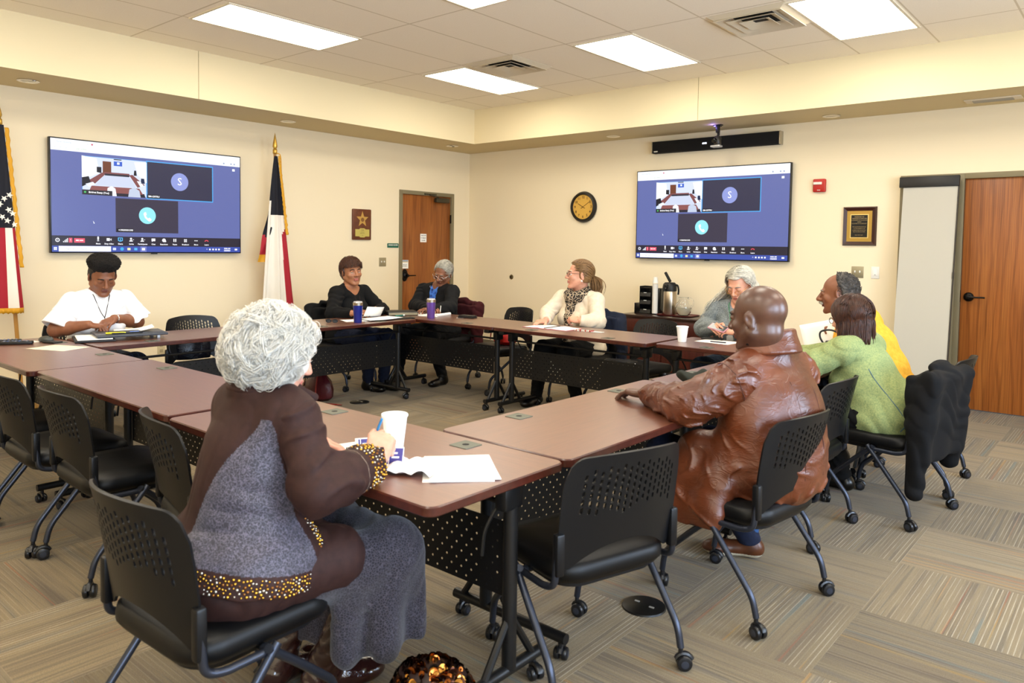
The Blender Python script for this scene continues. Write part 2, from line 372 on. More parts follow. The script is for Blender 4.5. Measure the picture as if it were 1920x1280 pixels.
# ceiling diffusers
m_vent = mat('vent_enamel', '#d9ccb2', .5); m_dark = mat('duct_dark', '#2b2822', .9)
def vent(x, y, lb):
    r = thing('ceiling_vent', lb, 'air vent', (x, y, ZC), 0, 'square ceiling vents')
    mb = MB(); mb.box((0, 0, -.002), (.30, .30, .004)); mb.build('duct_opening', m_dark, r)
    for k, s in enumerate((.60, .47, .34, .21)):
        m2 = MB(); a, b = s/2, s/2-.05; z0, z1 = -.004-.002*k, -.03
        o = [(-a, -a, z0), (a, -a, z0), (a, a, z0), (-a, a, z0)]; q = [(-b, -b, z1), (b, -b, z1), (b, b, z1), (-b, b, z1)]
        if k: o, q = [(x, y, -.002) for x, y, z in q], [(x*1.12, y*1.12, -.034) for x, y, z in o]
        m2.add(o+q, [(i, (i+1) % 4, 4+(i+1) % 4, 4+i) for i in range(4)]); m2.build('vane', m_vent, r, solid=.003)
    return r
vent(2.763, -2.34, 'square ceiling vent with stepped vanes beside the panel in the room corner'); vent(5.267, -2.289, 'square ceiling vent with stepped vanes left of the panel at the upper right')
r = thing('soffit_vent', 'small slatted white grille in the soffit at the far right', 'air vent', (6.54, -.30, ZS))
mb = MB(); mb.box((0, 0, -.005), (.42, .16, .01), bev=.004); mb.build('vent_frame', m_vent, r)
mb = MB()
for k in range(7): mb.box((0, -.045+.015*k, -.012), (.30, .004, .01), rot=(R(35), 0, 0))
mb.build('slats', mat('vent_slats', '#a79b83', .5), r)

# daylight and lamps ---------------------------------------------------------
w = bpy.data.worlds.new('world'); SC.world = w; w.use_nodes = True
bg = w.node_tree.nodes['Background']; bg.inputs[0].default_value = lin('#cfe0ff'); bg.inputs[1].default_value = SKY_E
def area(name, loc, rot, sx, sy, e, c):
    l = bpy.data.lights.new(name, 'AREA'); l.shape = 'RECTANGLE'; l.size = sx; l.size_y = sy; l.energy = e; l.color = c
    o = bpy.data.objects.new(name, l); o.location = loc; o.rotation_euler = rot; COL.objects.link(o); return o
for i, (yc, wd) in enumerate(WINS): area('window_daylight', (XR+.13, yc, (WZ0+WZ1)/2), (0, R(90), 0), WZ1-WZ0, wd, WIN_E, (.62, .78, 1.0))
# ------------------------------------------------------------------ tables
def laminate():
    t = NT('mahogany_laminate'); o = t.obj(); g = t.noise(t.mapping(o, (1.2, 22, 22)), 4, 4, .6, .4); f = t.noise(t.mapping(o, (4, 160, 160)), 2, 2, .5)
    c = t.ramp(g, [(.25, '#522817'), (.5, '#66361f'), (.75, '#744227')]); c = t.mix(t.ramp(f, [(.35, (.6, .6, .6)), (.55, (0, 0, 0))]), c, lin('#3c1a12'))
    t.set(base=c, rough=.36, spec=.5, coat=1.0, coatr=.36); t.b.inputs['Coat IOR'].default_value = 1.62; t.bump(f, .03, .0005); return t.m
m_lam = laminate(); m_edge = mat('mahogany_edge_band', '#3a170f', .3, coat=.3, var=(30, '#4a2016'))
m_tsteel = mat('black_powder_coat', '#0d0d0e', .4, spec=.5); m_gromm = mat('grommet_plate', '#5d6055', .45, .2); m_hole = mat('black_hole', '#020202', .8)
m_cast = mat('caster_rubber', '#101114', .35, spec=.6); m_hub = mat('caster_hub', '#2a2e38', .3, spec=.6)
ZT, TW = .748, .61
def caster_mesh(mb, r=.025, w=.05):
    """twin-wheel caster; stem top at z=2r+.03, wheel on the floor"""
    rot = Euler((0, R(90), 0)).to_matrix().to_4x4()
    for s in (-1, 1): mb.lathe([(.004, -.011), (r*.55, -.0115), (r*.9, -.009), (r, -.005), (r, .005), (r*.9, .009), (r*.55, .0115), (.004, .011)], (s*.014, -.012, r), 20, rot)
    mb.mat(1); mb.lathe([(.004, -.003), (r*.5, -.002), (r*.5, .0), (.004, .001)], (.0265, -.012, r), 14, rot); mb.lathe([(.004, -.001), (r*.5, .0), (r*.5, .002), (.004, .003)], (-.0265, -.012, r), 14, rot); mb.mat(0)
    pts = [(0, -.012+.029*math.cos(a), r+.029*math.sin(a)) for a in [R(20+20*i) for i in range(8)]]
    mb.tube(pts, .011, 8, flat=.8); mb.tube([(0, 0, r+.018), (0, 0, 2*r+.032)], .0085, 10)
    return mb
def holes_panel(mb, w, h, x0, nx, ny, px, py, rad, y=0):
    """upright sheet (in xz) of w x h with a staggered field of round holes; every cell carries one octagonal hole"""
    W, H = nx*px, ny*py; z0 = (h-H)/2
    def quadstrip(o, i):
        for k in range(8): mb.add([o[k], o[(k+1) % 8], i[(k+1) % 8], i[k]], [(0, 1, 2, 3)])
    for a in range(nx):
        for b in range(ny):
            cx, cz = x0+px*(a+.5), z0+py*(b+.5); u, v = px/2, py/2
            oct_ = [(u, -v), (u, 0), (u, v), (0, v), (-u, v), (-u, 0), (-u, -v), (0, -v)]
            O = [(cx+p, y, cz+q) for p, q in oct_]
            if (a+b) % 2 == 0:
                I = [(cx+rad*math.cos(R(-45+45*k)), y, cz+rad*math.sin(R(-45+45*k))) for k in range(8)]
                quadstrip(O, I)
            else: mb.add(O, [tuple(range(8))])
    for (xa, xb, za, zb) in ((0, x0, 0, h), (x0+W, w, 0, h), (x0, x0+W, 0, z0), (x0, x0+W, z0+H, h)):
        mb.add([(xa, y, za), (xb, y, za), (xb, y, zb), (xa, y, zb)], [(0, 1, 2, 3)])
tables = {}
def make_table(L, label):
    """origin: floor under the centre; long side along x, modesty panel toward +y"""
    r = thing('folding_table', label, 'table', group='mahogany tables of the meeting square')
    mb = MB(); pts = rrect(L, TW, .035, 6)
    n = len(pts); ch = .004
    inn = rrect(L-2*ch, TW-2*ch, .032, 6)
    vs = [(x, y, ZT-.03) for x, y in inn]+[(x, y, ZT-.026) for x, y in pts]+[(x, y, ZT-ch) for x, y in pts]+[(x, y, ZT) for x, y in inn]
    fs = [tuple(range(n))[::-1]]
    mb.mat(1); mb.add(vs, fs+[(k*n+i, k*n+(i+1) % n, (k+1)*n+(i+1) % n, (k+1)*n+i) for k in range(3) for i in range(n)])
    mb.mat(0); mb.add([(x, y, ZT) for x, y in inn], [tuple(range(n))]); mb.build('tabletop', [m_lam, m_edge], r, angle=30)
    yp = TW/2-.17
    mb = MB(); w = L-.23; holes_panel(mb, w, .25, .02, int((w-.04)/.0235), 9, .0235, .0265, .0040); 
    mb.v = [(x-w/2, yp+.012+y, z+.31) for x, y, z in mb.v]; mb.build('modesty_panel', m_tsteel, r, angle=None)
    mb = MB(); mb.tube([(-L/2+.09, yp, .625), (L/2-.09, yp, .625)], .009, 8); mb.build('stretcher', m_tsteel, r)
    for s in (-1, 1):
        x = s*(L/2-.09); mb = MB()
        mb.tube([(x, yp, .09), (x, yp, ZT-.05)], .0245, 14); mb.box((x, yp-.02, ZT-.045), (.06, .34, .03), bev=.006); mb.box((x, yp-.01, .66), (.05, .09, .09), bev=.012)
        mb.tube(fillet([(x-s*.02, yp-.03, .64), (x-s*.05, yp-.07, .55), (x-s*.05, yp-.08, .47)], .03), .006, 6)
        lg = mb.build('leg', m_tsteel, r)
        mb = MB(); mb.tube([(x, -TW/2+.06, .085), (x, TW/2-.01, .085)], .019, 12)
        for q in (-1, 1): mb.tube([(x, yp+q*.012, .25), (x, yp+q*.12, .09)], .013, 8)
        ft = mb.build('foot', m_tsteel, r)
        for y in (-TW/2+.085, TW/2-.04):
            c = caster_mesh(MB(), .023).build('caster', [m_cast, m_hub], ft); c.location = (x, y, 0); c.rotation_euler = (0, 0, R(rnd.choice((70, 95, 110, -80))))
    for s in (-1, 1):
        x = s*(L/2-.38); y = TW/2-.08; mb = MB()
        mb.mat(0); mb.prism(rrect(.085, .085, .006, 3), .0025, z0=ZT)
        for v in range(len(mb.v)): mb.v[v] = (mb.v[v][0]+x, mb.v[v][1]+y, mb.v[v][2])
        mb.mat(1).lathe([(.0001, .0), (.013, 0)], (x, y, ZT+.0028), 16, cap=False); mb.build('grommet_plate', [m_gromm, m_hole], r)
    return r
def place_table(L, x, y, rz, label):
    if L not in tables: tables[L] = r = make_table(L, label)
    else: r = copy_tree(tables[L]); r['label'] = label
    r.location = (x, y, 0); r.rotation_euler = (0, 0, R(rz)); return r
TL = 1.524
place_table(TL, 5.448, -6.3155, 0, 'near corner table with the foam cup, loose paper and the woman in brown')
place_table(TL, 3.890, -6.298, 0, 'near row table in front of the empty chairs, its top bare')
place_table(TL, 2.362, -6.330, 0, 'near row table at the far left with the remotes and a cream sheet')
place_table(TL, 5.905, -5.236, 90, 'right side table under the hand of the man in brown leather')
place_table(1.345, 5.925, -3.789, 90, 'right side table with the gloves, between brown leather jacket and green sweater')
place_table(1.40, 2.085, -5.30, -90, 'left side table under the lap desk of the woman in white')
place_table(1.40, 2.085, -3.885, -90, 'left side table with the blue tumbler')
place_table(TL, 2.562, -2.860, 180, 'far side table with the purple tumbler')
place_table(TL, 4.075, -2.855, 180, 'far side table with the open notebook of the woman in the scarf')
place_table(1.50, 5.625, -2.795, 180, 'far side table with the white foam cup and the woman holding a phone')

# ------------------------------------------------------------------ nesting chairs
m_shell = mat('chair_shell_plastic', '#090a0d', .40, spec=.4, bump=(900, .15, .0006)); m_seat = mat('black_seat_vinyl', '#060607', .45, spec=.32, bump=(500, .15, .0008))
m_tube = mat('gunmetal_tube', '#3c404b', .33, .75)
def back_shell():
    mb = MB(); NX = 20
    def P(u, v):       # u -1..1, v 0..1 -> chair local (seat faces +y)
        au = abs(u); a = .80
        drop = .075*(1-math.sqrt(max(0, 1-((au-a)/(1-a))**2))) if au > a else 0
        top = .825-.022*u*u-drop; bot = .445+.075*(1-min(1, au/.86)**2.2) if au < .86 else .445
        z = bot+v*(top-bot); t = (z-.445)/.38
        W = .234+.010*math.sin(math.pi*min(1, t))
        x = u*W; y = -.205-.065*t-.02*t*t + .075*(u*u)*(.55+.45*t)-.03
        return (x, y, z)
    du = 2/NX; NVr = 13; dv = 1/NVr
    def hole(a, b):
        u = -1+du*(a+.5); v = b
        if abs(u) > .80: return False
        lo = .34+.10*abs(math.sin(u*2.3+.3)); return lo < v < .86-.02*abs(u)
    for a in range(NX):
        u0 = -1+du*a; off = (a % 2)*.5
        edges = [0]+[(i+off)*dv for i in range(0 if off else 1, NVr)]+[1]
        for i in range(len(edges)-1):
            v0, v1 = edges[i], edges[i+1]; vm = (v0+v1)/2; um = u0+du/2
            o = [(u0+du, v0), (u0+du, vm), (u0+du, v1), (um, v1), (u0, v1), (u0, vm), (u0, v0), (um, v0)]
            if abs(v1-v0-dv) > 1e-6: mb.add([P(*q) for q in (o[0], o[2], o[3], o[4], o[6], o[7])], [tuple(range(6))]); continue
            if abs(v1-v0-dv) < 1e-6 and hole(a, vm):
                hu, hv = du*.19, dv*.42
                I = [(um+hu, vm-hv*.72), (um+hu, vm), (um+hu, vm+hv*.72), (um, vm+hv), (um-hu, vm+hv*.72), (um-hu, vm), (um-hu, vm-hv*.72), (um, vm-hv)]
                for k in range(8): mb.add([P(*o[k]), P(*o[(k+1) % 8]), P(*I[(k+1) % 8]), P(*I[k])], [(0, 1, 2, 3)])
            else: mb.add([P(*q) for q in o], [tuple(range(8))])
    return mb
def make_chair():
    r = thing('nesting_chair', '', 'chair', group='black nesting chairs')
    back_shell().build('backrest', m_shell, r, angle=50, solid=.009)
    # padded seat, waterfall front, dark pan underneath
    mb = MB(); pts = rrect(.475, .46, .10, 8); n = len(pts); rings = []
    for s, z in ((.80, .385), (.94, .392), (1.0, .412), (1.0, .43), (.985, .448), (.93, .461), (.6, .466), (.25, .464)):
        rings.append([(x*s, y*s+.01-.0, z-(.022*max(0, (y*s-.10)/.13)**2)-.006*(1-abs(x)/.24)*(s > .5)) for x, y in pts])
    vs = [p for q in rings for p in q]; fs = [tuple(range(n))[::-1]]+[(k*n+i, k*n+(i+1) % n, (k+1)*n+(i+1) % n, (k+1)*n+i) for k in range(7) for i in range(n)]+[tuple(7*n+i for i in range(n))]
    mb.add(vs, fs); mb.build('seat', m_seat, r, angle=60)
    mb = MB(); q = [(x*.86, y*.86+.01) for x, y in pts]; mb.prism(q, .02, z0=.370); mb.tube([(-.235, -.02, .385), (.235, -.02, .385)], .011, 8); mb.tube([(-.20, .06, .375), (.20, .06, .375)], .009, 8)
    mb.build('seat_pan', m_shell, r)
    for s in (-1, 1):
        mb = MB(); mb.tube(fillet([(s*.255, -.02, .385), (s*.255, -.15, .385), (s*.250, -.198, .40), (s*.244, -.204, .50)], .05), .0115, 10); mb.tube([(s*.235, -.02, .385), (s*.275, -.02, .385)], .015, 10)
        fr = mb.build('frame', m_tube, r)
        mb = MB(); mb.box((s*.240, -.204, .50), (.032, .030, .135), bev=.008); mb.build('bracket', m_shell, fr)
        mb = MB(); mb.tube(fillet([(s*.268, .0, .405), (s*.27, -.215, .145), (s*.27, -.232, .075)], .05), .0125, 10); lg = mb.build('leg', m_tube, r)
        c = caster_mesh(MB(), .027).build('caster', [m_cast, m_hub], lg); c.location = (s*.27, -.232, 0); c.rotation_euler = (0, 0, R(35*s+20))
        mb = MB(); mb.tube(fillet([(s*.268, -.03, .40), (s*.24, .10, .29), (s*.197, .245, .16), (s*.195, .258, .075)], .05), .0125, 10); lg = mb.build('leg', m_tube, r)
        c = caster_mesh(MB(), .027).build('caster', [m_cast, m_hub], lg); c.location = (s*.195, .258, 0); c.rotation_euler = (0, 0, R(70-50*s))
    return r
chair0 = None
def chair(x, y, face, label):
    """face: direction the sitter looks, degrees from +x"""
    global chair0
    if chair0 is None: chair0 = r = make_chair()
    else: r = copy_tree(chair0)
    r.location = (x, y, 0); r.rotation_euler = (0, 0, R(face-90)); r['label'] = label; return r
def chair_back(bx, by, face, label):
    """placed by the floor point below the top of its back"""
    a = R(face); return chair(bx+.29*math.cos(a), by+.29*math.sin(a), face, label)
chair(2.93, -6.60, 90, 'empty black chair cut by the left edge of the photo')
chair(3.54, -6.60, 90, 'empty black chair at the near row, the leftmost one wholly in view of its back')
chair(4.14, -6.57, 89, 'empty black chair at the near row with two casters side by side')
chair_back(4.885, -6.775, 78, 'empty black chair turned edge-on just behind the seated woman in brown')
chair_back(5.69, -7.215, 93, 'black chair pulled out under the woman in the brown jacket')
chair(6.165, -5.86, 163, 'empty black chair at the near table corner, in front of all others')
chair(6.385, -4.99, 172, 'black chair under the man in the brown leather jacket')
chair(6.235, -4.06, 178, 'empty black chair between the leather jacket and the green sweater')
chair(6.56, -3.40, 170, 'black chair with a black jacket hung over its back')
chair(6.55, -2.72, 180, 'black chair under the man in the yellow sweater')
chair(1.42, -5.72, 0, 'black chair under the woman in the white blouse')
chair_back(1.46, -4.93, 2, 'empty black chair with a shiny handbag on its seat')
chair(1.42, -3.30, 5, 'black chair with a dark coat behind the woman in the black sweater')
chair(1.78, -2.22, -88, 'black chair with a dark red coat behind the woman in the cardigan')
chair_back(2.76, -2.06, -104, 'empty black chair with a red bag, beside the woman in the scarf')
chair(3.62, -2.22, -90, 'black chair with a navy jacket behind the woman in the scarf')
chair_back(4.36, -2.10, -97, 'empty grey-black chair in front of the coffee cabinet')
chair(5.15, -2.15, -90, 'black chair under the woman with long grey hair')
# ------------------------------------------------------------------ smooth solids: distance fields turned into one continuous mesh
F = np.float32
def A(*p): return np.array(p if len(p) > 1 else p[0], float)
def nrm(v): v = np.asarray(v, float); return v/max(1e-9, np.linalg.norm(v))
def smin(a, b, k): h = np.clip(.5+.5*(b-a)/k, 0, 1); return b+(a-b)*h-k*h*(1-h)
def smax(a, b, k): return -smin(-a, -b, k)
class SDF:
    def __init__(s): s.p = []; s.disp = None; s.dmax = 0.; s.grow = 0.
    def copy(s): o = SDF(); o.p = list(s.p); o.disp = s.disp; o.dmax = s.dmax; o.grow = s.grow; return o
    def cap(s, a, b, ra, rb=None, k=.02, op='+', flat=None):
        """tapered capsule; flat=(axis, factor): thinner along that axis"""
        M = None
        if flat is not None: n = nrm(flat[0]); M = np.eye(3)+(1/flat[1]-1)*np.outer(n, n)
        s.p.append(('c', op, k, A(a), A(b), ra, ra if rb is None else rb, M)); return s
    def el(s, c, r, rot=None, k=.02, op='+'):
        s.p.append(('e', op, k, A(c), A(r), np.eye(3) if rot is None else np.asarray(rot, float), 0, 0)); return s
    def box(s, c, h, rot=None, rd=.01, k=.02, op='+'):
        s.p.append(('b', op, k, A(c), A(h), np.eye(3) if rot is None else np.asarray(rot, float), rd, 0)); return s
    def cut(s, n, p, k=.004):
        """keeps the side the normal points away from"""
        n = nrm(n); s.p.append(('p', 'x', k, n, float(n @ A(p)), 0, 0, 0)); return s
    @staticmethod
    def d1(q, P):
        t = q[0]
        if t == 'c':
            a, b, ra, rb, M = q[3:8]
            if M is not None: P = P @ M.T.astype(F); a = M @ a; b = M @ b
            ab = b-a; L = max(1e-9, ab @ ab); h = np.clip((P-a.astype(F)) @ (ab/L).astype(F), 0, 1)
            e = P-a.astype(F)-h[..., None]*ab.astype(F); return np.sqrt(np.einsum('...i,...i', e, e))-(ra+(rb-ra)*h)
        if t == 'e':
            c, r, rot = q[3:6]; e = (P-c.astype(F)) @ rot.astype(F); u = e/r.astype(F); k0 = np.sqrt(np.einsum('...i,...i', u, u)); u = u/r.astype(F)
            k1 = np.sqrt(np.einsum('...i,...i', u, u)); return k0*(k0-1)/np.maximum(k1, 1e-6)
        if t == 'b':
            c, h, rot, rd = q[3:7]; e = np.abs((P-c.astype(F)) @ rot.astype(F))-(h-rd).astype(F); o = np.maximum(e, 0)
            return np.sqrt(np.einsum('...i,...i', o, o))+np.minimum(e.max(-1), 0)-rd
        return P @ q[3].astype(F)-F(q[4])
    def val(s, P):
        P = np.asarray(P, F); d = np.full(P.shape[:-1], 9, F)
        for q in s.p:
            v = SDF.d1(q, P)
            if q[1] == '+': d = smin(d, v-s.grow, q[2])
            elif q[1] == '-': d = smax(d, -v, q[2])
            else: d = smax(d, v, q[2])
        return d
    def bounds(s):
        lo = np.full(3, 1e9); hi = -lo
        for q in s.p:
            if q[1] != '+': continue
            if q[0] == 'c': r = max(q[5], q[6]); ps = [q[3]-r, q[4]-r, q[3]+r, q[4]+r]
            else: r = max(q[4])*1.02; ps = [q[3]-r, q[3]+r]
            for p in ps: lo = np.minimum(lo, p); hi = np.maximum(hi, p)
        m = .02+s.dmax+s.grow; return lo-m, hi+m
    def mesh(s, h=.005):
        B = 8; lo, hi = s.bounds(); nb = np.ceil((hi-lo)/(h*B)).astype(int)+1; Rb = h*B*.87
        ix = np.stack(np.meshgrid(*[np.arange(n) for n in nb], indexing='ij'), -1).reshape(-1, 3)
        C = (lo+(ix+.5)*h*B-h*.5).astype(F)
        def comb(d, q, v):
            if q[1] == '+': return smin(d, v, q[2])
            if q[1] == '-': return smax(d, -v, q[2])
            return smax(d, v, q[2])
        pc = [SDF.d1(q, C)-(s.grow if q[1] == '+' else 0) for q in s.p]
        d = np.full(len(C), 9, F)
        for q, v in zip(s.p, pc): d = comb(d, q, v)
        act = np.abs(d) < Rb*1.7+s.dmax+.012
        D = np.repeat(np.repeat(np.repeat(np.where(d < 0, F(-1), F(1)).reshape(nb), B, 0), B, 1), B, 2)
        I = ix[act]; loc = np.stack(np.meshgrid(*[np.arange(B)]*3, indexing='ij'), -1).reshape(-1, 3)
        P = (lo+(I[:, None, :]*B+loc[None])*h).astype(F); d = np.full(P.shape[:2], 9, F)
        for q, v in zip(s.p, pc):
            m = (np.abs(v[act]) < 9) if q[0] == 'p' else (v[act] < Rb*1.7+q[2]+s.dmax+.01)
            if m.any(): d[m] = comb(d[m], q, SDF.d1(q, P[m])-(s.grow if q[1] == '+' else 0))
        if s.disp is not None: d = d+s.disp(P).astype(F)
        G = (I[:, None, :]*B+loc[None]).reshape(-1, 3); D[G[:, 0], G[:, 1], G[:, 2]] = d.reshape(-1)
        return nets(D, lo, h)
def nets(D, lo, h):
    S = D < 0; n = np.array(D.shape)-1
    cnt = np.zeros(n, np.int8); off = [(i, j, k) for i in (0, 1) for j in (0, 1) for k in (0, 1)]
    sl = lambda o: tuple(slice(a, a+m) for a, m in zip(o, n))
    for o in off: cnt += S[sl(o)]
    c = np.argwhere((cnt > 0) & (cnt < 8)); val = {o: D[c[:, 0]+o[0], c[:, 1]+o[1], c[:, 2]+o[2]] for o in off}
    acc = np.zeros((len(c), 3)); num = np.zeros(len(c))
    for o in off:
        for ax in range(3):
            if o[ax]: continue
            e = list(o); e[ax] = 1; a, b = val[o], val[tuple(e)]; m = (a < 0) != (b < 0); t = np.where(m, a/np.where(m, a-b, 1), 0)
            p = np.tile(np.array(o, float), (len(c), 1)); p[:, ax] += t; acc += p*m[:, None]; num += m
    V = lo+(c+acc/num[:, None])*h
    vid = np.full(n, -1, np.int32); vid[c[:, 0], c[:, 1], c[:, 2]] = np.arange(len(c)); Q = []
    for ax in range(3):
        u, w = (ax+1) % 3, (ax+2) % 3; s0 = [slice(None)]*3; s1 = [slice(None)]*3; s0[ax] = slice(0, -1); s1[ax] = slice(1, None)
        a, b = S[tuple(s0)], S[tuple(s1)]; e = np.argwhere(a != b)
        e = e[(e[:, u] > 0) & (e[:, w] > 0) & (e[:, u] < n[u]) & (e[:, w] < n[w])]
        def g(du, dw): q = e.copy(); q[:, u] += du; q[:, w] += dw; return vid[q[:, 0], q[:, 1], q[:, 2]]
        f = np.stack([g(-1, -1), g(0, -1), g(0, 0), g(-1, 0)], 1); flip = ~a[e[:, 0], e[:, 1], e[:, 2]]; f[flip] = f[flip][:, ::-1]; Q.append(f)
    return V, np.concatenate(Q)
def merge(parts):
    """[(V,F,matfn or int)] -> arrays"""
    Vs = []; Fs = []; Ms = []; o = 0
    for V, Fc, m in parts:
        if not len(Fc): continue
        Vs.append(V); Fs.append(Fc+o); o += len(V); Ms.append(m(V[Fc].mean(1)) if callable(m) else np.full(len(Fc), m))
    return np.concatenate(Vs), np.concatenate(Fs), np.concatenate(Ms)
def np_obj(name, parts, mats, parent=None, origin=(0, 0, 0), angle=180, relax=0):
    V, Fc, M = merge(parts); V = V-np.array(origin)
    me = bpy.data.meshes.new(name); me.vertices.add(len(V)); me.vertices.foreach_set('co', V.astype(F).ravel())
    k = Fc.shape[1]; me.loops.add(Fc.size); me.loops.foreach_set('vertex_index', Fc.astype(np.int32).ravel())
    me.polygons.add(len(Fc)); me.polygons.foreach_set('loop_start', np.arange(0, Fc.size, k, dtype=np.int32)); me.polygons.foreach_set('material_index', M.astype(np.int32))
    me.update(calc_edges=True); me.validate()
    return link_mesh(name, me, mats, parent, angle)
def mb_parts(mb, mi=0):
    """triangulated MB as a quad-array part (degenerate quads)"""
    q = []
    for f in mb.f:
        if len(f) == 4: q.append(f)
        elif len(f) == 3: q.append((f[0], f[1], f[2], f[2]))
        else:
            for i in range(1, len(f)-1): q.append((f[0], f[i], f[i+1], f[i+1]))
    return np.array(mb.v, float), np.array(q), mi
def folds(P, amp, fr, seed=0., ax=(0, 0, 1)):
    """cloth folds: warped ridges, mostly across ax"""
    n = nrm(ax); a = nrm(np.cross(n, (.3, .8, .5))); b = np.cross(n, a)
    x, y, z = P @ a.astype(F)*fr, P @ b.astype(F)*fr, P @ n.astype(F)*fr
    w = np.sin(1.3*x+1.9*np.sin(.7*y+seed)+seed)+.8*np.sin(.9*y-1.2*x+1.1*seed)
    r = np.sin(2.1*z+1.5*w+seed*2); r2 = np.sin(4.3*z+2.2*w-1.7*x+seed)
    return F(amp)*(1-np.abs(r)-.5+.35*(r2))
def creases(P, amp, fr, seed, ax, w=.45):
    """sharp broken ridges running across ax"""
    n = nrm(ax); a = nrm(np.cross(n, (.3, .8, .5))); b = np.cross(n, a)
    x, y, z = P @ a.astype(F)*fr, P @ b.astype(F)*fr, P @ n.astype(F)*fr
    s = np.sin(z+1.1*np.sin(.9*x+seed)+.9*np.sin(.7*y-seed*1.7)+.5*np.sin(.8*z+x)); m = .5+.5*np.sin(.45*z+1.4*x+1.2*np.sin(1.1*y+seed)+seed*3)
    return F(-amp)*np.exp(-(s/w)**2)*(.15+.85*m*m)
def ring_seam(b, S, c, ax, r0, m, name='seam', r=.0022, n=40):
    """stitched seam round a limb at plane (c, ax)"""
    ax = nrm(ax); u = nrm(np.cross(ax, (.2, .5, .9))); v = np.cross(ax, u); t = np.linspace(r0, .02, 120); pts = []
    for k in range(n):
        d = u*math.cos(2*math.pi*k/n)+v*math.sin(2*math.pi*k/n); P = c+t[:, None]*d; q = S.val(P)
        if S.disp is not None: q = q+S.disp(P.astype(F))
        i = np.argmax(q < 0); pts.append(P[i])
    mb = MB(); mb.tube(pts, r, 5, closed=True); part_mb(b, name, mb, m)
def locks_mesh(paths, r0, r1=None, seg=4):
    """(n,m,3) strand paths -> tubes"""
    P = np.asarray(paths, float); n, m, _ = P.shape; r1 = r0 if r1 is None else r1
    T = np.gradient(P, axis=1); T /= np.linalg.norm(T, axis=2, keepdims=True)+1e-9
    ref = np.where(np.abs(T[..., 2:3]) > .9, np.array([1., 0, 0]), np.array([0, 0, 1.])); U = np.cross(T, ref); U /= np.linalg.norm(U, axis=2, keepdims=True)+1e-9; W = np.cross(T, U)
    t = np.linspace(0, 1, m); rad = np.minimum(1, np.minimum((t+.12)/.25, (1.06-t)/.3))*(r0+(r1-r0)*t)
    an = np.arange(seg)*2*np.pi/seg
    V = P[:, :, None, :]+rad[None, :, None, None]*(U[:, :, None, :]*np.cos(an)[None, None, :, None]+W[:, :, None, :]*np.sin(an)[None, None, :, None])
    idx = np.arange(n*m*seg).reshape(n, m, seg); a = idx[:, :-1]; b = idx[:, 1:]
    Fc = np.stack([a, np.roll(a, -1, 2), np.roll(b, -1, 2), b], -1).reshape(-1, 4); return V.reshape(-1, 3), Fc

